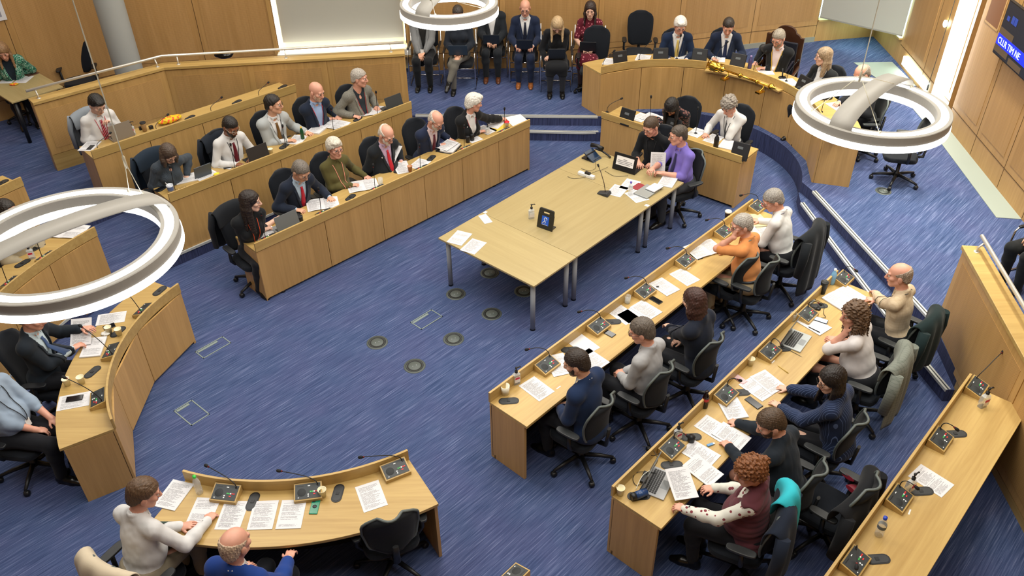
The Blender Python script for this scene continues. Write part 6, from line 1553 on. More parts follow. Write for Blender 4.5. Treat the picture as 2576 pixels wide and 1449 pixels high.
for p, w in (((357, 780), 'at the far end'), ((283, 885), 'before the blue tie'), ((252, 1003), 'at the near end')):
    c_unit(ang_of(p, .79, A2(-1.985, 6.64)), .76, f'desk microphone {w} of the low curved left bench', 'back', 2.08, .2, A2(-1.985, 6.64))
c_unit(ang_of((112, 645), .96), .93, 'desk microphone seen inside the left ring lamp', 'up', r1); c_unit(ang_of((35, 712), .96), .93, 'desk microphone of the curved middle bench below the ring lamp', 'up', r1)
for p, w, dz_ in (((577, 1224), 'between bottle and open papers', 3.0), ((776, 1221), 'behind the paper cup', 3.1), ((986, 1166), 'at the end above the empty chair', 3.2)):
    c = A2(-2.13, 7.02); a = ang_of(p, .80, c); q = c+np.array([math.cos(a), math.sin(a)])*(2.25+.105)
    E = mic_unit(p, .76, a-PI/2, f'desk microphone {w} on the bottom curved bench', 'flat'); E.location = (q[0], q[1], .76); E.rotation_euler = (0, 0, a-PI/2)
for p, w in (((1880, 518), 'at the far end'), ((1798, 582), 'before the orange polo shirt'), ((1703, 655), 'beside the open booklet'), ((1605, 733), 'beside the glass tumbler'), ((1486, 818), 'beside the black phone case'), ((1355, 913), 'nearest the white mug')):
    unit_at(p, R1A, R1B, NR, .76, YR+PI, f'desk microphone {w} of the front right bench', 'over', 0)
_pu = []
for p, w in (((2105, 702), 'beside the blue bottle at the far end'), ((2016, 793), 'beside the glass and power bank'), ((1920, 885), 'beside the paper cup'), ((1805, 990), 'beside the cola bottle'), ((1678, 1128), 'beside the sanitiser and webcam')):
    unit_at(p, R2A, R2B, NR, .76, YR+PI, f'desk microphone {w} on the second right bench', 'in', (0, .3, -.4, .6, .2)[len(_pu) % 5]); _pu.append(1)
for p, w, k in (((2440, 976), 'with its stalk stretched out', 'away'), ((2355, 1110), 'second from the far end', 'in'), ((2258, 1262), 'between sanitiser and blue capped bottle', 'in'), ((2146, 1420), 'nearest the bottom edge', 'over')):
    unit_at(p, R3A_, R3B_, NR, .93, YR+PI, f'desk microphone {w} of the empty third right bench', k, {'away': 0, 'in': 0, 'over': 1.3}[k])
E = mic_unit((1290, 1440), .76, YR, 'desk microphone just visible at the bottom edge', None); E.location = (*U(1290, 1452, .80)[:2], .76)
# dais and clerks' desk
def dface(p, z): w = U(p[0], p[1], z); return math.atan2(DC[1]-w[1], DC[0]-w[0])+PI/2
for p, w in (((1562, 158), 'at the left end of the dais'), ((1662, 150), 'before the yellow tie at the dais'), ((1758, 152), 'before the navy tie at the dais'), ((1853, 165), 'beside the purple bottle on the dais'), ((2014, 222), 'before the white blouse at the dais')):
    display_unit(p, 1.10, dface(p, 1.1), f'black delegate display unit {w}')
display_unit((2092, 338), 1.10, dface((2092, 338), 1.1), 'black delegate display unit under the right ring lamp on the dais')
KY = math.atan2((K2_-K1_)[1], (K2_-K1_)[0])
display_unit((1573, 305), .76, KY, "black delegate display unit at the left end of the clerks' desk"); display_unit((1688, 330), .76, KY, "black delegate display unit behind the black polo shirt"); display_unit((1858, 392), .76, KY+.1, "black delegate display unit at the right end of the clerks' desk")
for p, az, w, k in (((1516, 172), 2.9+PI, 'at the left end of the dais desk', 'lean'), ((1608, 152), .2, 'before the empty dais chair', 'lean'), ((1702, 148), .2, 'before the yellow tie', 'up'), ((1800, 155), .3, 'before the navy tie on the dais', 'lean'), ((1895, 180), .3, 'before the gold chain', 'lean'), ((1978, 205), .5, 'beside the white blouse', 'lean'), ((2066, 282), 1.0, 'seen inside the right ring lamp', 'lean')):
    stalk_mic(p, 1.10, az, f'slim stalk microphone {w}', k)
for p, az, w, k in (((1527, 282), 0.3, "at the left end of the clerks' desk", 'low'), ((1634, 306), 1.8, 'beside the floral blouse', 'up'), ((1750, 336), 1.8, 'beside the wristwatch arm', 'up')):
    stalk_mic(p, .76, az, f'slim stalk microphone {w}', k)
# ---------------------------------------------------------------- papers
P_ = paper
z = .76
P_((668, 588), (700, 574), z, 'papers under the hand of the orange lanyard writer', 'stack', .006)
P_((812, 514), (806, 490), z, 'open booklet before the dark navy suit and red tie', 'open')
P_((913, 468), (905, 448), z, 'open booklet before the olive green shirt', 'open')
P_((1012, 424), (1000, 404), z, 'loose papers under the white badge wearer', 'stack', .005, .03)
P_((1056, 413), (1075, 398), z, 'white sheets right of the white badge wearer', 'sheet')
P_((986, 386), (1000, 374), z, 'sheet held up by the white badge wearer', 'held', rx=.5, dz=.17)
folder((1130, 374), (1150, 352), z, 'ring binder under the hands of the pale pink shirt')
P_((1125, 366), (1150, 350), z, 'papers being written on by the pale pink shirt', 'stack', .004, .01, dz=.035)
P_((1187, 347), (1168, 336), z, 'single printed sheet between the last two on the left bench')
P_((1222, 327), (1200, 318), z, 'white sheets beside the sanitiser on the left bench', 'stack', .004)
P_((1254, 318), (1275, 308), z, 'yellow folder under sheets at the far end of the left bench', 'stack', .004, mat=plain('yellow_card', '#e8c34a', .6), w=.23, l=.32)
P_((1248, 312), (1262, 300), z, 'sheet on the yellow folder', dz=.005); P_((1300, 303), (1285, 290), z, 'large blank sheet at the far end of the left bench', 'stack', .004, mat=PBLANK, w=.3, l=.35)
z = .93
P_((468, 450), (460, 430), z, 'booklet of the grey ribbed sweater', 'stack', .012, w=.28, l=.24); P_((516, 440), (530, 434), z, 'sheet under the tablet on the middle left bench')
P_((576, 412), (590, 400), z, 'sheets before the maroon tie', 'stack', .004); P_((748, 352), (760, 338), z, 'sheets under the hand of the pale grey suit', 'stack', .005)
P_((800, 326), (815, 314), z, 'thick stack of papers before the red lanyard', 'stack', .02); P_((840, 314), (855, 302), z, 'open papers beside the red lanyard', 'open'); P_((912, 284), (905, 266), z, 'papers before the grey tweed blazer', 'open')
P_((945, 276), (955, 264), z, 'sheet beside the open laptop of the tweed blazer')
P_((226, 368), (243, 352), 1.10, 'white booklet at the near end of the back left bench', 'stack', .006)
z = .76
P_((205, 836), (215, 812), z, 'sheets held up by the charcoal suit', 'held', .003, .03, dz=.10, rx=.5); P_((236, 876), (246, 852), z, 'thick stack of papers before the charcoal suit', 'stack', .014, .015)
P_((280, 801), (285, 780), z, 'printed sheet at the far side of the paper cups', w=.30, l=.20); P_((187, 1009), (192, 985), z, 'printed sheet under the black phone on the curved bench', w=.297, l=.21)
P_((165, 583), (185, 562), .93, 'open newspaper-like papers seen through the left ring lamp', 'open', w=.25, l=.3)
P_((438, 1246), (462, 1214), z, 'stack of letters left of the green capped bottle', 'stack', .008); P_((511, 1288), (530, 1245), z, 'letter left under the writing hand on the bottom bench'); P_((584, 1296), (598, 1258), z, 'letter right under the writing hand on the bottom bench')
P_((662, 1296), (672, 1256), z, 'closely printed sheets in the middle of the bottom bench', 'stack', .004); P_((733, 1294), (742, 1254), z, 'crested letter beside the green phone', 'stack', .004); P_((934, 1248), (920, 1210), z, 'single sheet above the empty chair on the bottom bench')
z = .74
P_((1156, 599), (1172, 582), z, 'printed letter at the left corner of the near meeting table', 'stack', .004); P_((1191, 620), (1208, 604), z, 'second printed letter on the near meeting table')
P_((1221, 551), (1212, 540), z, 'white envelope on the seam of the meeting tables', mat=PBLANK, w=.11, l=.22)
P_((1585, 465), (1596, 452), z, 'printed sheet behind the purple capped bottle', w=.21); P_((1553, 480), (1566, 466), z, 'printed sheet beside the conference microphone'); P_((1602, 494), (1590, 484), z, 'sheet half under the closed silver laptop')
P_((1680, 458), (1690, 444), z, 'thick booklet at the right corner of the meeting tables', 'stack', .012, .02); P_((1655, 410), (1652, 380), z, 'sheet held upright by the purple shirt', 'held', .002, .01, dz=.12, rx=1.15)
z = .76
P_((1612, 296), (1630, 285), z, "papers beside the left display on the clerks' desk", 'stack', .005); P_((1645, 300), (1665, 290), z, 'papers under the floral blouse', 'open')
P_((1752, 334), (1770, 322), z, 'papers under the writing hand of the wristwatch wearer', 'stack', .004); P_((1795, 350), (1812, 338), z, "papers beside the black flask on the clerks' desk", 'stack', .004); P_((1838, 366), (1850, 350), z, "white papers at the right end of the clerks' desk", 'stack', .01, w=.3)
z = 1.10
for p, t_, w in (((1536, 156), (1545, 140), 'at the left end of the dais'), ((1618, 146), (1625, 132), 'before the empty dais chair'), ((1715, 146), (1716, 132), 'before the yellow tie at the dais'), ((1806, 148), (1808, 134), 'before the navy tie at the dais'), ((1925, 180), (1915, 164), 'before the gold chain of office'), ((1985, 208), (1972, 196), 'beside the gold chain of office'), ((2108, 268), (2092, 258), 'seen inside the right ring lamp')):
    P_(p, t_, z, f'white papers {w}', 'stack', .006, w=.24)
z = .76
P_((1905, 556), (1890, 540), z, 'buff folder before the white shirt at the far right bench', 'stack', .004, mat=plain('buff_card', '#dcc79a', .6), w=.23, l=.33); P_((1908, 574), (1892, 562), z, 'sheets beside the buff folder')
P_((1771, 628), (1752, 612), z, 'open booklet before the orange polo shirt', 'open', .008)
P_((1671, 722), (1650, 708), z, 'closely printed sheets beside the lifted booklet', 'stack', .006); P_((1722, 697), (1702, 684), z, 'printed page above the closely printed sheets')
P_((1568, 792), (1548, 778), z, 'loose printed pages beside the black phone case'); P_((1625, 780), (1602, 766), z, 'stack of closely printed pages before the navy jacket', 'stack', .006); P_((1593, 800), (1576, 788), z, 'printed page half under the closely printed stack')
P_((1467, 867), (1444, 850), z, 'blank sheet before the pale grey shirt', mat=PBLANK); P_((1490, 905), (1468, 890), z, 'sheet right of the royal navy jacket'); P_((1405, 920), (1392, 896), z, 'printed pages held before the royal navy jacket', 'stack', .005, .02); P_((1350, 978), (1326, 960), z, 'single printed sheet beside the white mug')
P_((2125, 752), (2102, 738), z, 'thick open book before the beige checked shirt', 'open', .014); P_((2048, 818), (2028, 806), z, 'writing pad under the lit phone', 'stack', .008, mat=PBLANK)
P_((1932, 962), (1912, 946), z, 'closely printed pages before the navy pinstripe jacket', 'stack', .008); P_((1905, 978), (1885, 964), z, 'pages fanned under the pinstripe sleeve', 'stack', .004)
P_((1841, 1027), (1830, 1008), z, 'stack of printed pages beside the cola bottle', 'stack', .012); P_((1795, 1078), (1772, 1064), z, 'printed pages left of the black pen hand', 'stack', .003); P_((1840, 1098), (1815, 1084), z, 'printed pages under the black pen hand', 'stack', .004, .01)
P_((1762, 1142), (1738, 1128), z, 'printed pages beside the webcam', 'stack', .004); P_((1768, 1186), (1742, 1168), z, 'thick printed document before the maroon vest', 'stack', .006, .03); P_((1714, 1218), (1700, 1186), z, 'printed sheet held by the maroon vest wearer', 'held', .003, .03, dz=.07, rx=.12)
P_((2342, 1209), (2312, 1190), .93, 'single printed sheet on the empty third right bench')
P_((22, 201), (34, 190), 1.08, 'papers before the leaf-patterned jacket', 'stack', .004); P_((60, 200), (72, 190), 1.08, 'sheet beside the brown case on the side table')
# ---------------------------------------------------------------- laptops and phones
laptop((718, 572), YL, .76, 'grey laptop of the orange lanyard writer', body='#80868a', back='#6a6f71')
laptop((645, 400), YL, .93, 'dark laptop before the maroon tie', body='#2a2e33', back='#33302f', open_=1.8); laptop((985, 272), YL, .93, 'dark laptop at the far end of the middle left bench', back='#3c4042', body='#4c5054'); laptop((305, 344), YL, 1.10, 'grey-brown laptop at the back left bench', back='#7a6f60', body='#9a9184')
tablet((512, 444), .93, YL, 'tablet with a folding stand before the grey sweater', col='#454d56', w=.25, h=.19)
laptop((1655, 1216), YRR+.25, .76, 'silver laptop behind the held sheet on the second right bench', body='#a6a8aa'); laptop((2002, 858), YRR+.1, .76, 'open silver laptop before the pale pink shirt', body='#a9aeae')
for o in ('laptop',): pass
laptop((1578, 424), rad(-125), .74, 'black laptop with a printed notice on its lid', body='#1c1e22', back='#17181c', w=.36, d=.24)
lt = [o for o in bpy.data.objects if o.get('label', '') == 'black laptop with a printed notice on its lid'][0]
ld = [c for c in lt.children if c.name.startswith('lid')][0]; T = Matrix.Translation((0, .12, .012)) @ Matrix.Rotation(1.85-PI, 4, 'X')
m = MB(); m.box((-.135, -.20, .004), (.135, -.07, .006), 0, T); sg_ = m.build('notice', plain('notice_white', '#e6e4e4', .6), ld)
m = MB()
for k, (a, b) in enumerate(((-.03, .03), (-.11, .11), (-.12, .12), (-.09, .1))): m.box((a, -.105-k*.02 if False else -.165+k*.022, .006), (b, -.157+k*.022, .0066), 0, T)
m.build('notice_print', plain('print_grey', '#6a6a70', .7), sg_)
E = empty('closed_laptop', U(1627, 484, .74), rad(48), 'closed silver laptop at the corner of the meeting tables', 'laptop'); m = MB(); m.box((-.16, -.11, 0), (.16, .11, .018)); m.build('body', plain('silver_grey', '#9da2a1', .35, .4), E, .004)
m = MB(); m.box((-.16, -.11, .018), (.16, .11, .024)); m.build('lid', plain('silver_lid', '#a7acab', .35, .4), E, .003)
E = empty('notepad', U(1646, 474, .764), rad(45), 'white notepad lying on the closed silver laptop', 'notepad'); m = MB(); m.box((-.105, -.075, .0), (.105, .075, .006)); m.build('cover', BLACK, E); m = MB(); m.box((-.103, -.073, .006), (.103, .073, .018)); m.build('pages', PBLANK, E)
E = empty('booklet', U(1606, 470, .742), rad(48), 'dark red booklet under the purple capped bottle', 'booklet'); m = MB(); m.box((-.09, -.06, 0), (.09, .06, .006)); m.build('cover', plain('red_booklet', '#8e3038', .5), E)
phone((403, 476), (415, 470), .93, 'black phone at the near end of the middle left bench'); phone((228, 372), (238, 362), 1.10, 'black phone on the white booklet'); phone((576, 421), (590, 418), .93, 'black phone before the maroon tie')
phone((188, 1003), (207, 1000), .765, 'black phone on a sheet at the curved bench', w=.075, l=.155); phone((792, 1276), (798, 1252), .76, 'green rugged phone on the bottom bench', case='#1c8a6a', scr='#157a5c')
E = [o for o in bpy.data.objects if o.get('label') == 'green rugged phone on the bottom bench'][0]; m = MB(); m.lathe([(.0001, .013), (.012, .013), (.018, .011), (.018, .009)], n=16); m.build('ring_stand', BLACK, E)
m = MB(); m.box((-.028, .045, .009), (-.004, .066, .0115)); m.build('camera_bump', BLACK, E)
phone((1650, 756), (1636, 748), .76, 'black phone before the navy jacket', case='#22262a'); phone((1530, 838), (1512, 828), .76, 'black glasses case beside a cable port', case='#1a1d20', group='black cases', w=.075, l=.16); phone((1748, 646), (1733, 640), .76, 'black phone before the open booklet')
phone((2064, 806), (2040, 798), .77, 'lit phone on the writing pad', on=True); phone((1860, 954), (1846, 944), .76, 'pink patterned phone beside the printed pages', case='#c79aa0', scr='#d8b8bc'); phone((1896, 1014), (1880, 1002), .76, 'black flat case beside the printed stack', case='#1b1e22', w=.08, l=.17)
phone((93, 622), (110, 612), .93, 'black pad seen inside the left ring lamp', w=.1, l=.17); phone((275, 822), (292, 816), .76, 'black pouch beside the paper cups', w=.08, l=.12)
phone((80, 186), (92, 182), 1.08, 'brown leather case on the side table', case='#4a2c22', scr='#55352a', w=.16, l=.2)
E = empty('power_bank', U(2036, 760, .76), rad(40), 'silver and black power bank on the second right bench', 'charger'); m = MB(); m.box((-.055, -.04, 0), (.055, .04, .028)); m.build('body', plain('silver_grey', '#9da2a1', .35, .4), E, .006); m = MB(); m.box((-.05, -.005, .028), (.05, .036, .03)); m.build('cover', BLACK, E)
cable([(2048, 752, .01), (2076, 765, .01), (2070, 790, .005), (2082, 800, .01), (2040, 800, .01), (2025, 775, .01), (2032, 762, .02)], 'thin dark cable looping from the power bank')
E = empty('headset_case', U(2045, 780, .76), rad(30), 'black earphone gadget beside the power bank', 'gadget'); m = MB(); m.lathe([(.0001, 0), (.035, 0), (.035, .02), (.0001, .026)], n=18); m.build('body', BLACK, E); m = MB(); m.lathe([(.0001, 0), (.028, 0), (.024, .018), (.0001, .02)], (.06, -.02, 0), 14); m.build('lid', BLACK, E)
pen((2030, 820), (2066, 838), .77, 'black pen on the writing pad'); pen((1955, 918), (1985, 940), .76, 'golden pen between cup and printed pages', '#c8a850'); pen((1925, 552), (1945, 556), .766, 'black pen on the buff folder')
# ---------------------------------------------------------------- cups, bottles and other small things
sanitiser((1227, 338), .76, 'sanitiser pump bottle on the front left bench', .4, .9, '#d8d8d8'); sanitiser((336, 338), 1.10, 'pink labelled sanitiser on the back left bench', .4, 1.); sanitiser((82, 650), .93, 'sanitiser seen inside the left ring lamp', .4, 1.)
sanitiser((1337, 549), .74, 'clear sanitiser bottle on the middle meeting table', .4, 1.05, '#dfe3e3'); sanitiser((1299, 964), .76, 'sanitiser beside the white mug', .5, 1.05); sanitiser((1703, 1106), .76, 'sanitiser beside the webcam', .5, 1.05)
sanitiser((2470, 1022), .93, 'sanitiser at the far end of the third right bench', .4, 1.15); sanitiser((2285, 1236), .93, 'sanitiser before the single sheet of the third right bench', .5, 1.1)
bottle((503, 1240), .76, 'water bottle with bright green cap', '#3fc44a', .22); bottle((1585, 490), .74, 'water bottle with purple cap on the meeting tables', '#5a48b0', .20, lab='#e8e8ee'); bottle((2210, 1346), .93, 'water bottle with blue cap on the third right bench', '#1f3fae', .22, .034, lab='#5a6670')
bottle((2092, 714), .76, 'water bottle with pale cap at the far end of the second right bench', '#dfe4e6', .21, body=plain('blue_water', '#7fb2d8', .15)); bottle((1772, 1024), .76, 'cola bottle with red label', '#1a0d0c', .21, .032, body=plain('cola_dark', '#1a0c0a', .12), lab='#c01f2a', name='cola_bottle')
bottle((762, 350), .93, 'green bottle before the pale grey suit', '#d9b23a', .20, .028, body=plain('green_bottle', '#12492c', .2)); bottle((1672, 136), 1.10, 'water bottle with blue cap at the dais', '#2a48c0', .2)
bottle((1885, 172), 1.10, 'purple drinking bottle beside the gold chain', '#8e7aa8', .22, .034, body=plain('purple_flask', '#4a4470', .35), name='drinking_bottle'); bottle((1800, 372), .76, "black drinking flask on the clerks' desk", '#15171a', .23, .038, body=plain('black_flask', '#1a1c20', .35), name='drinking_flask'); bottle((1380, 198), .34, 'black flask on the gallery floor', '#c8ccd0', .22, .036, body=plain('black_flask', '#1a1c20', .35), name='drinking_flask')
for p, w in (((276, 838), 'left of two cups before the charcoal suit'), ((301, 843), 'right of two cups before the charcoal suit'), ((171, 969), 'left cup at the near end of the curved bench'), ((207, 964), 'right cup at the near end of the curved bench'), ((813, 1248), 'beside the green rugged phone'), ((1887, 918), 'beside the golden pen'), ((1560, 1244), 'at the near end of the second right bench'), ((682, 388), 'beside the dark laptop of the middle left bench')):
    cup(p, .93 if p[0] == 682 else .76, f'cream paper cup {w}')
cup((1275, 322), .76, 'white cup with a red lid at the far end of the left bench', WHITE, .10, .036, None, 'lidded_cup'); E = [o for o in bpy.data.objects if o.name.startswith('lidded_cup')][0]; m = MB(); m.lathe([(.040, .098), (.040, .110), (.0001, .112)], n=24); m.build('lid', plain('red_lid', '#d81f2c', .4), E)
cup((1032, 432), .76, 'clear plastic cup before the white badge wearer', plain('amber_cup', '#b87f52', .3), .09, .036, None, 'plastic_cup')
lid_cup((365, 330), 1.10, 'brown coffee cup with black lid on the back left bench', '#a58a66', '#1a1a1c'); lid_cup((2068, 738), .76, 'dark coffee cup at the far end of the second right bench', '#20262a', '#14181a', .15); lid_cup((1829, 553), .76, 'coffee cup with cream lid before the orange polo', '#4a3a2c', '#e4dcc6', .12)
E = empty('mug', U(431, 482, .93), 0, 'blue and white mug with a spoon before the grey sweater', 'mug'); m = MB(); m.lathe([(.0001, 0), (.038, 0), (.045, .105), (.041, .105), (.034, .008), (.0001, .008)], n=24); m.build('mug_body', plain('mug_pale', '#c9cdd6', .4), E); m = MB(); m.lathe([(.0405, .03), (.0445, .085)], n=24); m.build('picture_band', plain('mug_blue', '#5c6f9a', .4), E); m = MB(); m.tube([(.02, 0, .03), (-.05, .01, .13)], .004, 6); m.build('spoon', WHITE, E)
E = empty('mug', U(1271, 990, .76), 2.2, 'cream mug at the near end of the front right bench', 'mug'); m = MB(); m.lathe([(.0001, 0), (.038, 0), (.045, .105), (.041, .105), (.034, .008), (.0001, .008)], n=28); m.build('mug_body', plain('mug_cream', '#e8e4d2', .35), E)
m = MB(); m.tube([(.042+.028*math.sin(q), 0, .055-.032*math.cos(q)) for q in np.linspace(0, PI, 11)], .006, 8); m.build('handle', plain('mug_cream', '#e8e4d2', .35), E)
for p, zz, w in (((1578, 762), .76, 'beside the printed stack of the front right bench'), ((1993, 806), .76, 'beside the open silver laptop'), ((632, 600), .76, 'at the near end of the front left bench'), ((958, 464), .76, 'beside the open booklet of the front left bench')): tumbler(p, zz, f'clear glass tumbler {w}')
for i, p in enumerate(((1177, 358), (1188, 353))):
    m = MB(); m.lathe([(.0001, 0), (.026, 0), (.033, .008), (.033, .095), (.027, .105), (.0001, .104)], n=20); o = m.build('drink_can', [BLACK, GREYM]); o.location = U(p[0], p[1], .76); tag(o, ('black drink can before the single printed sheet, nearer the pale pink shirt', 'black drink can before the single printed sheet, nearer the sanitiser')[i], 'can', 'drink cans')
m = MB(); m.lathe([(.0001, 0), (.04, 0), (.042, .07), (.03, .075), (.0001, .07)], n=20); o = m.build('black_pot', BLACK); o.location = U(755, 555, .76); tag(o, 'small black pot beside the grey laptop of the left bench', 'pot')
# crumpled napkin, yellow packets and bag
def blob(name, pxl, z, s_, mat, label, cat, seed=0, rz=0., group=None):
    Fd = Field.uniform(A(-s_[0]-.03, -s_[1]-.03, -.01), A(s_[0]+.03, s_[1]+.03, s_[2]*2+.03), max(.004, min(s_)/6)); Fd.ell(A(0, 0, s_[2]*.9), A(*s_)); Fd.wrinkle(min(s_)*.14, min(s_)*1.7, seed); Fd.wrinkle(min(s_)*.05, min(s_)*.7, seed+1); Fd.cut(lambda X, Y, Z: .001-Z+0*X+0*Y)
    r = Fd.mesh(); o = mesh_obj(name, r[0], r[1], mat, None, smooth=True); o.location = U(pxl[0], pxl[1], z); o.rotation_euler = (0, 0, rz); return tag(o, label, cat, group)
blob('napkin', (266, 842), .76, (.05, .035, .018), WHITE, 'crumpled white napkin beside the paper cups', 'napkin', 3)
YB = fabric('yellow_bag', '#eab51e', 'floral', '#c8401c', rough=.4); blob('crisp_bag', (428, 308), 1.10, (.19, .07, .05), YB, 'yellow and red bag lying on the back left bench', 'bag', 5, YF)
blob('snack_packet', (36, 214), 1.08, (.07, .035, .018), YB, 'small yellow packet at the edge of the side table', 'packet', 6, .2)
blob('yellow_duster', (545, 440), .93, (.045, .03, .016), plain('bright_yellow', '#e8d020', .5), 'bright yellow case on the middle left bench', 'case', 7, YF)
for p, w in (((356, 326), 'left of the black lidded coffee cup'), ((381, 324), 'right of the black lidded coffee cup')):
    m = MB(); m.box((-.028, -.02, 0), (.028, .02, .05)); o = m.build('small_box', BLACK, None, .004); o.location = U(p[0], p[1], 1.10); o.rotation_euler = (0, 0, YF); tag(o, f'small black box {w}', 'box', 'small black boxes')
blob('handbag', (566, 146), 1.30, (.16, .08, .07), plain('black_leather', '#121314', .25), 'black shiny bag behind the long balustrade', 'bag', 9, .2)
E = empty('book', U(1297, 203, .34), .1, 'blue book on the gallery floor by the tan shoes', 'book'); m = MB(); m.box((-.09, -.07, 0), (.09, .07, .012)); m.build('cover', plain('book_blue', '#1c3a78', .5), E); m = MB(); m.box((-.088, -.072, .003), (.088, -.066, .010)); m.build('pages', PBLANK, E)
E = empty('keys', U(1786, 1120, .76), .4, 'blue and white memory stick on the second right bench', 'memory stick'); m = MB(); m.box((-.03, -.012, 0), (.03, .012, .012)); m.build('body', plain('stick_blue', '#5a8fc0', .4), E); m = MB(); m.box((.03, -.009, .002), (.05, .009, .009)); m.build('plug', WHITE, E); E.name = 'memory_stick'
# webcam, chargers and cables on the second right bench
E = empty('webcam', U(1738, 1110, .76), rad(130), 'black webcam like gadget on the second right bench', 'webcam'); m = MB(); m.lathe([(.0001, 0), (.03, 0), (.034, .03), (.03, .065), (.0001, .075)], n=20); m.build('body', BLACK, E); m = MB(); m.lathe([(.0001, .005), (.02, .005), (.022, 0)], n=16, T=TR((.0, -.03, .04), 0, PI/2)); m.build('lens', plain('lens_dark', '#15181c', .1), E)
E = empty('charger', U(1622, 1204, .76), rad(65), 'black laptop charger on the second right bench', 'charger'); m = MB(); m.box((-.065, -.028, 0), (.065, .028, .03)); m.build('brick', BLACK, E, .006)
cable([(1650, 1190, .02), (1600, 1185, .01), (1590, 1205, .01), (1600, 1225, .005), (1625, 1210, .02)], 'black charger cable looping beside the silver laptop'); cable([(1625, 1195, .03), (1660, 1160, .08), (1640, 1125, .10), (1610, 1120, .06), (1640, 1150, .05), (1660, 1140, .12)], 'black cable running over the near microphone of the second bench'); cable([(1600, 1230, .02), (1615, 1195, .05), (1640, 1180, .03)], 'white cable beside the black charger', .0028, '#e4e2d4')
E = empty('bottle_lid', U(1610, 1250, .76), .4, 'dark blue drinks bottle lying at the near end of the second bench', 'bottle'); m = MB(); m.tube([(-.05, 0, .036), (.06, .0, .036)], [.036, .036], 18); m.build('bottle_body', plain('deep_blue', '#23406e', .25), E); m = MB(); m.tube([(-.05, 0, .038), (-.09, 0, .038)], [.037, .03], 18); m.tube([(-.09, 0, .05), (-.08, .03, .06), (-.06, .0, .065)], .008, 8); m.build('lid', BLACK, E); E.name = 'drinks_bottle'
cable([(1958, 872, .01), (1985, 880, .005), (2030, 905, .0), (2040, 925, -.1)], 'black cable hanging from the silver laptop')
# meeting-table equipment
E = empty('hearing_loop_sign', U(1370, 576, .74), AYAW-PI/2+.12, 'black hearing loop unit with a blue ear symbol', 'sign')
T = Matrix.Rotation(-.22, 4, 'X'); m = MB(); w_, h_ = .115, .27
pts = [(-w_, 0), (w_, 0), (w_*.92, h_*.93), (w_*.80, h_), (-w_*.80, h_), (-w_*.92, h_*.93)]
hole = [(-.045, h_-.065), (.045, h_-.065), (.045, h_-.04), (-.045, h_-.04)]
R90 = Matrix.Rotation(PI/2, 4, 'X')
for a, b in (((-w_, 0), (w_, h_-.065)), ((-w_*.97, h_-.065), (-.045, h_-.04)), ((.045, h_-.065), (w_*.95, h_-.04))): m.box((a[0], -.012, a[1]), (b[0], .012, b[1]), 0, T)
m.prism([(-w_*.95, h_-.04), (w_*.95, h_-.04), (w_*.92, h_-.012), (w_*.82, h_), (-w_*.82, h_), (-w_*.92, h_-.012)], -.012, .012, 0, T @ R90)
m.build('sign_body', plain('sign_black', '#23241f', .5), E, .004)
m = MB(); v = [(-.1, .01, 0), (.1, .01, 0), (.1, .12, 0), (-.1, .12, 0), (-.1, .03, .10), (.1, .03, .10)]; m.box((-.10, -.01, 0), (.10, .11, .012)); m.build('stand', plain('sign_black', '#23241f', .5), E)
m = MB(); m.box((-.052, -.0145, .055), (.052, -.0118, .175), 0, T); bp = m.build('blue_label', plain('loop_blue', '#1d5bd0', .4), E)
m = MB(); ear = [(.020*math.cos(q)+.004, .020*math.sin(q)+.03) for q in np.linspace(-.5, 3.4, 14)]
tw = lambda p: T @ Vector((p[0], -.016, .105+p[1]))
m.tube([tuple(tw(p)) for p in ear]+[tuple(tw((-.002, .006))), tuple(tw((.008, -.012))), tuple(tw((.0, -.03)))], .0042, 6); m.tube([tuple(tw((-.038, -.03))), tuple(tw((.0, .012)))], .0042, 6); m.tube([tuple(tw((-.04, -.044))), tuple(tw((.04, -.044)))], .0022, 5); m.build('ear_symbol', WHITE, bp)
E = empty('conference_microphone', U(1519, 488, .74), rad(60), 'black wedge conference microphone on the meeting tables', 'microphone'); m = MB(); v = [(-.075, -.09, 0), (.075, -.09, 0), (.05, .09, 0), (-.05, .09, 0), (-.06, -.07, .05), (.06, -.07, .05), (.035, .075, .02), (-.035, .075, .02)]; m.add(v, [(0, 3, 2, 1), (4, 5, 6, 7), (0, 1, 5, 4), (1, 2, 6, 5), (2, 3, 7, 6), (3, 0, 4, 7)]); m.build('base', CHARCOAL, E, .012)
m = MB(); pts = [np.array(p) for p in ((0, -.02, .04), (.03, .02, .15), (.07, .09, .27), (.10, .14, .33))]; m.tube(pts, .005, 8); g = m.build('gooseneck', plain('dark_red_stalk', '#2a1414', .4), E); d = unit(pts[-1]-pts[-2]); m = MB(); m.tube([pts[-1], pts[-1]+d*.04], [.012, .014], 10); m.build('microphone_head', BLACKF, g)
E = empty('desk_phone', U(1487, 398, .74), rad(48), 'black desk telephone at the far left of the meeting tables', 'telephone'); T = Matrix.Rotation(.55, 4, 'X'); m = MB(); m.box((-.10, -.10, 0), (.10, .10, .02)); m.box((-.10, .0, .02), (.10, .02, .09)); m.build('base', BLACK, E, .004); m = MB(); m.box((-.10, -.10, .05), (.10, .11, .065), 0, T); m.build('screen', plain('navy_glass', '#1d2f48', .2), E, .003); m = MB(); m.tube([(.13, -.10, .13), (.14, .0, .145), (.13, .10, .13)], [.034, .025, .034], 10); m.build('handset', BLACK, E)
m = MB(); m.tube([(.12, .02, .1), (.16, -.06, .08), (.19, -.16, .03), (.17, -.22, .02)], .014, 8); m.build('stand_arm', BLACK, E)
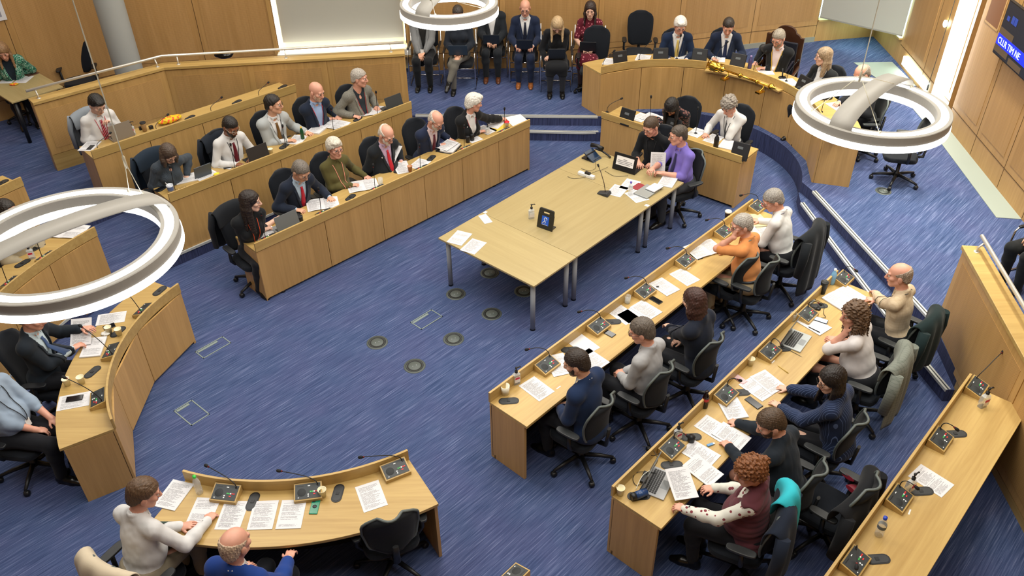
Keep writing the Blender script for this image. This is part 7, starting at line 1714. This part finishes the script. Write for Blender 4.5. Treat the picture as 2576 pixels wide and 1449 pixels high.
E = empty('extension_socket', U(1475, 444, .74), rad(-38), 'white extension socket block on the meeting tables', 'socket'); m = MB(); m.box((-.13, -.03, 0), (.13, .03, .045)); m.build('body', WHITE, E, .006); m = MB(); m.box((-.02, -.02, .045), (.06, .02, .075)); m.build('plug', BLACK, E); m = MB(); m.box((.085, -.031, .012), (.12, -.029, .032)); m.build('switch', plain('switch_cream', '#d8d4c8', .5), E)
cable([(1428, 444), (1440, 450), (1470, 447), (1495, 432, .05), (1512, 428, .01), (1530, 420, .02)], 'dark cable running across the extension socket', z=.74); cable([(1462, 424), (1480, 430), (1500, 426, .06), (1498, 400, .03)], 'dark cable from the desk telephone', z=.74); cable([(1522, 430), (1545, 445), (1580, 442)], 'thin cable under the black laptop', z=.74)
# ceremonial mace lying on brackets along the dais front
E0, E1 = U(1790, 158, 1.25), U(1956, 218, 1.25)
c_ = (E0+E1)/2; dv = unit(E1-E0); Lm = np.linalg.norm(E1-E0); yaw_m = math.atan2(dv[1], dv[0]); out = np.array([DC[0]-c_[0], DC[1]-c_[1], 0]); out = unit(out)
E = empty('ceremonial_mace', c_+out*.08, yaw_m, 'golden ceremonial mace resting on the front of the dais', 'mace'); GOLD = plain('polished_gold', '#d8b048', .22, 1.); TM = Matrix.Rotation(PI/2, 4, 'Y'); h = Lm/2
def zl(prof): return [(r, x) for x, r in prof]
m = MB(); m.lathe(zl([(-h*.50, .016), (-h*.05, .016), (-h*.05, .034), (-h*.02, .04), (h*.01, .034), (h*.01, .016), (h*.45, .016), (h*.45, .03), (h*.48, .036), (h*.51, .03), (h*.51, .015), (h*.82, .015)]), n=20, T=TM); m.build('shaft', GOLD, E)
m = MB(); m.lathe(zl([(-h*.50, .02), (-h*.54, .045), (-h*.58, .05), (-h*.62, .035), (-h*.66, .06), (-h*.78, .085), (-h*.84, .08), (-h*.88, .088), (-h*.92, .075), (-h*.95, .04), (-h*.98, .03), (-h*1.02, .034), (-h*1.05, .012), (-h*1.06, .0001)]), n=24, T=TM); hd_ = m.build('head', GOLD, E)
for k in range(4):
    a = k*PI/2+.4; m = MB(); m.tube([(-h*.86, .085*math.cos(a), .085*math.sin(a)), (-h*.96, .10*math.cos(a), .10*math.sin(a)), (-h*1.02, .03*math.cos(a), .03*math.sin(a))], .008, 8); m.tube([(-h*.60, .04*math.cos(a), .04*math.sin(a)), (-h*.64, .10*math.cos(a), .10*math.sin(a)), (-h*.74, .085*math.cos(a), .085*math.sin(a))], .007, 8); m.build('crown_arch', GOLD, hd_)
m = MB(); m.lathe(zl([(h*.82, .02), (h*.86, .045), (h*.91, .05), (h*.95, .035), (h*.97, .02), (h*1.03, .012), (h*1.05, .0001)]), n=20, T=TM); m.build('foot_knop', GOLD, E)
for q in (-.38, .68):
    m = MB(); m.tube([(h*q, .0, -.02), (h*q, .0, -.07), (h*q, .08*-1, -.10)], .012, 8); m.box((h*q-.04, -.14, -.12), (h*q+.04, .0, -.095)); m.build('bracket', GOLD, E)
shelf = bpy.data.objects.new('x', None); bpy.data.objects.remove(shelf)
m = MB(); ps = arc(DC, DRAD, math.radians(69), math.radians(28), 14); m.strip(ps, -.10, .012, 1.075, 1.105, 0, path_normals(ps, 1)); tag(m.build('mace_shelf', OAK_X, None, .003), 'narrow curved oak shelf under the golden mace', 'shelf')
# camera-like stand before the gold chain wearer
E = empty('tablet_stand', U(1968, 196, 1.10), rad(60), 'black tablet on a stand before the gold chain wearer', 'tablet'); m = MB(); m.box((-.11, -.008, .10), (.11, .008, .30), 0, Matrix.Rotation(.35, 4, 'X') @ Matrix.Rotation(.3, 4, 'Y')); m.build('tablet', plain('dark_purple', '#221f2c', .3), E, .004); m = MB(); m.tube([(0, 0, 0), (0, .02, .16)], .012, 8); m.lathe([(.0001, .015), (.06, .012), (.065, 0), (.0001, 0)], n=18); m.build('stand', BLACK, E)
# ---------------------------------------------------------------- floor fittings
def floor_disc(p, z, label, r=.125):
    E = empty('floor_box', U(p[0], p[1], z), 0, label, 'floor box', 'round floor boxes'); m = MB(); m.lathe([(.0001, .004), (r*.60, .004), (r*.60, .006), (r, .005), (r*1.02, 0)], n=40); m.build('rim', plain('floor_grey', '#4a5250', .5), E)
    m = MB(); m.lathe([(r*.60, .0065), (r*.66, .0075), (r*.72, .0065)], n=40); m.lathe([(r*.76, .0062), (r*.80, .0072), (r*.84, .0062)], n=40); m.build('seal_ring', plain('seal_black', '#0a0c0c', .6), E)
    m = MB(); m.lathe([(.0001, .008), (r*.56, .0075), (r*.58, .005)], n=40); lid = m.build('lid', plain('lid_grey', '#525a57', .5), E); m = MB(); m.lathe([(.0001, .009), (.006, .009), (.006, .0075)], (.02, .01, 0), 10); m.lathe([(.0001, .009), (.006, .009), (.006, .0075)], (-.02, -.01, 0), 10); m.build('screw', GREYM, lid)
for p, w in (((949, 862), 'leftmost of the three in open carpet'), ((1141, 853), 'rightmost of the three in open carpet'), ((1043, 921), 'nearest the camera in open carpet'), ((1147, 740), 'beside the left front leg of the near meeting table'), ((1232, 687), 'behind the left front leg under the near meeting table'), ((1237, 790), 'left of the middle front table leg'), ((1318, 733), 'half hidden behind the middle front table leg')): floor_disc(p, 0., f'round grey floor box {w}')
floor_disc((2222, 481), .34, 'round pale floor box under the empty platform chair', .11); floor_disc((2198, 352), .34, 'round pale floor box behind the empty platform chair', .11)
def floor_trap(c4, z, label):
    Q = [U(p[0], p[1], z)[:2] for p in c4]; c = sum(Q)/4; d = (Q[1]-Q[0])+(Q[2]-Q[3]); yaw = math.atan2(d[1], d[0]); w = np.linalg.norm(d)/4; l = np.linalg.norm((Q[3]-Q[0])+(Q[2]-Q[1]))/4
    E = empty('floor_trap', (c[0], c[1], z), yaw, label, 'floor hatch', 'rectangular floor hatches'); g = plain('hatch_grey', '#7c8a86', .5); m = MB(); t_ = .012
    for a, b in (((-w, -l), (w, -l+t_)), ((-w, l-t_), (w, l)), ((-w, -l), (-w+t_, l)), ((w-t_, -l), (w, l))): m.box((a[0], a[1], 0), (b[0], b[1], .005))
    m.build('frame', g, E); m = MB(); m.box((-w+.02, l-.05, .0), (w*.5, l-.02, .004)); m.build('flap', g, E)
floor_trap([(491, 886), (559, 846), (583, 863), (511, 902)], 0., 'grey framed floor hatch beside the low curved bench'); floor_trap([(1032, 811), (1085, 779), (1114, 796), (1060, 830)], 0., 'grey framed floor hatch before the meeting tables'); floor_trap([(438, 1034), (483, 1005), (528, 1043), (480, 1072)], 0., 'grey framed floor hatch above the bottom curved bench')
# notice on the left wall, white name strips and bits
w = None
E = empty('wall_notice', (-8.31, 13.56, 1.96), math.atan2(LW[1][1]-LW[2][1], LW[1][0]-LW[2][0]), 'white notice with grey pictures on the left wall', 'notice'); m = MB(); m.box((-.2, -.03, 0), (.12, -.025, .42)); m.build('sheet', PBLANK, E); m = MB(); m.box((-.1, -.032, .06), (.06, -.03, .17)); m.box((-.1, -.032, .22), (.06, -.03, .36)); m.build('picture', plain('notice_grey', '#8d8f9c', .6), E)
for i, (p, p2, zz, w) in enumerate((((1405, 975), (1418, 965), .76, 'beside the near microphone of the front right bench'), ((1733, 675), (1746, 665), .76, 'beside the third microphone of the front right bench'), ((1945, 910), (1955, 900), .76, 'beside the paper cup microphone'), ((992, 1193), (1005, 1187), .76, 'beside the last microphone of the bottom bench'), ((2288, 1288), (2292, 1278), .93, 'beside the third microphone of the third right bench'))):
    c = U(p[0], p[1], zz); d = U(p2[0], p2[1], zz)-c; m = MB(); m.box((-.03, -.006, 0), (.03, .006, .001)); o = m.build('name_strip', WHITE); o.location = c+A(0, 0, .0005); o.rotation_euler = (0, 0, math.atan2(d[1], d[0])); tag(o, f'small white name strip {w}', 'sticker', 'white name strips')
def drop_tree(o):
    for c in list(o.children): drop_tree(c)
    bpy.data.objects.remove(o)
for o in list(PROTO.values())+list(GOOSE.values()):
    if hasattr(o, 'children'): drop_tree(o)
# ---------------------------------------------------------------- lamps and light
ring_lamp('large ring pendant lamp hanging at the left over the curved benches', (176, 628), 1.5, 3.2, math.radians(45), [((313, 405, 3.85), ((316, 492), (362, 492))), ((-70, 480, 3.9), ((63, 690), (12, 566)))], .09)
ring_lamp('ring pendant lamp hanging at the top over the gallery chairs', (1130, 22), 1.17, 3.2, math.radians(60), [((1082, -12, 3.75), ((1096, 40), (1205, 20), (1120, -20)))])
ring_lamp('ring pendant lamp hanging at the right over the dais end', (2190, 285), 1.33, 3.2, math.radians(46), [((2165, 190, 3.75), ((2074, 278), (2208, 318), (2262, 235)))])
def area(name, loc, size, power, col=(1, .95, .86), rot=(0, 0, 0), sy=None):
    l = bpy.data.lights.new(name, 'AREA'); l.energy = power; l.color = col; l.size = size
    if sy: l.shape = 'RECTANGLE'; l.size_y = sy
    o = bpy.data.objects.new(name, l); C.objects.link(o); o.location = loc; o.rotation_euler = rot; return o
KL = .68
for i, (x, y, p) in enumerate(((-1.0, 7.5, 260), (2.6, 6.5, 230), (-4.5, 8.5, 200), (.5, 11.5, 230), (5.0, 10.8, 250), (-4.8, 12.6, 210), (0.2, 3.2, 190), (4.0, 3.5, 160), (-4.6, 4.2, 160), (1.5, 14.0, 190), (5.6, 14.0, 110), (-8.5, 11.5, 110))):
    area('ceiling_lamp', (x, y, 6.9), 2.2, p*KL)
for x, y, p in ((5.7, 9.6, 70), (5.9, 12.6, 75), (5.4, 7.6, 40)):  # unseen fill lights, added to brighten the carpet of the right platform
    o = area('ceiling_spot', (x, y, 6.6), .5, p, (1, .97, .80)); o.data.spread = math.radians(75)
w = bpy.data.worlds.new('world'); bpy.context.scene.world = w; w.use_nodes = True
bg = w.node_tree.nodes['Background']; bg.inputs[0].default_value = (.9, .93, 1, 1); bg.inputs[1].default_value = .07
vs = bpy.context.scene.view_settings
vs.view_transform = 'Standard'; vs.look = 'None'; vs.gamma = 1; vs.use_curve_mapping = False; vs.exposure = 0.0
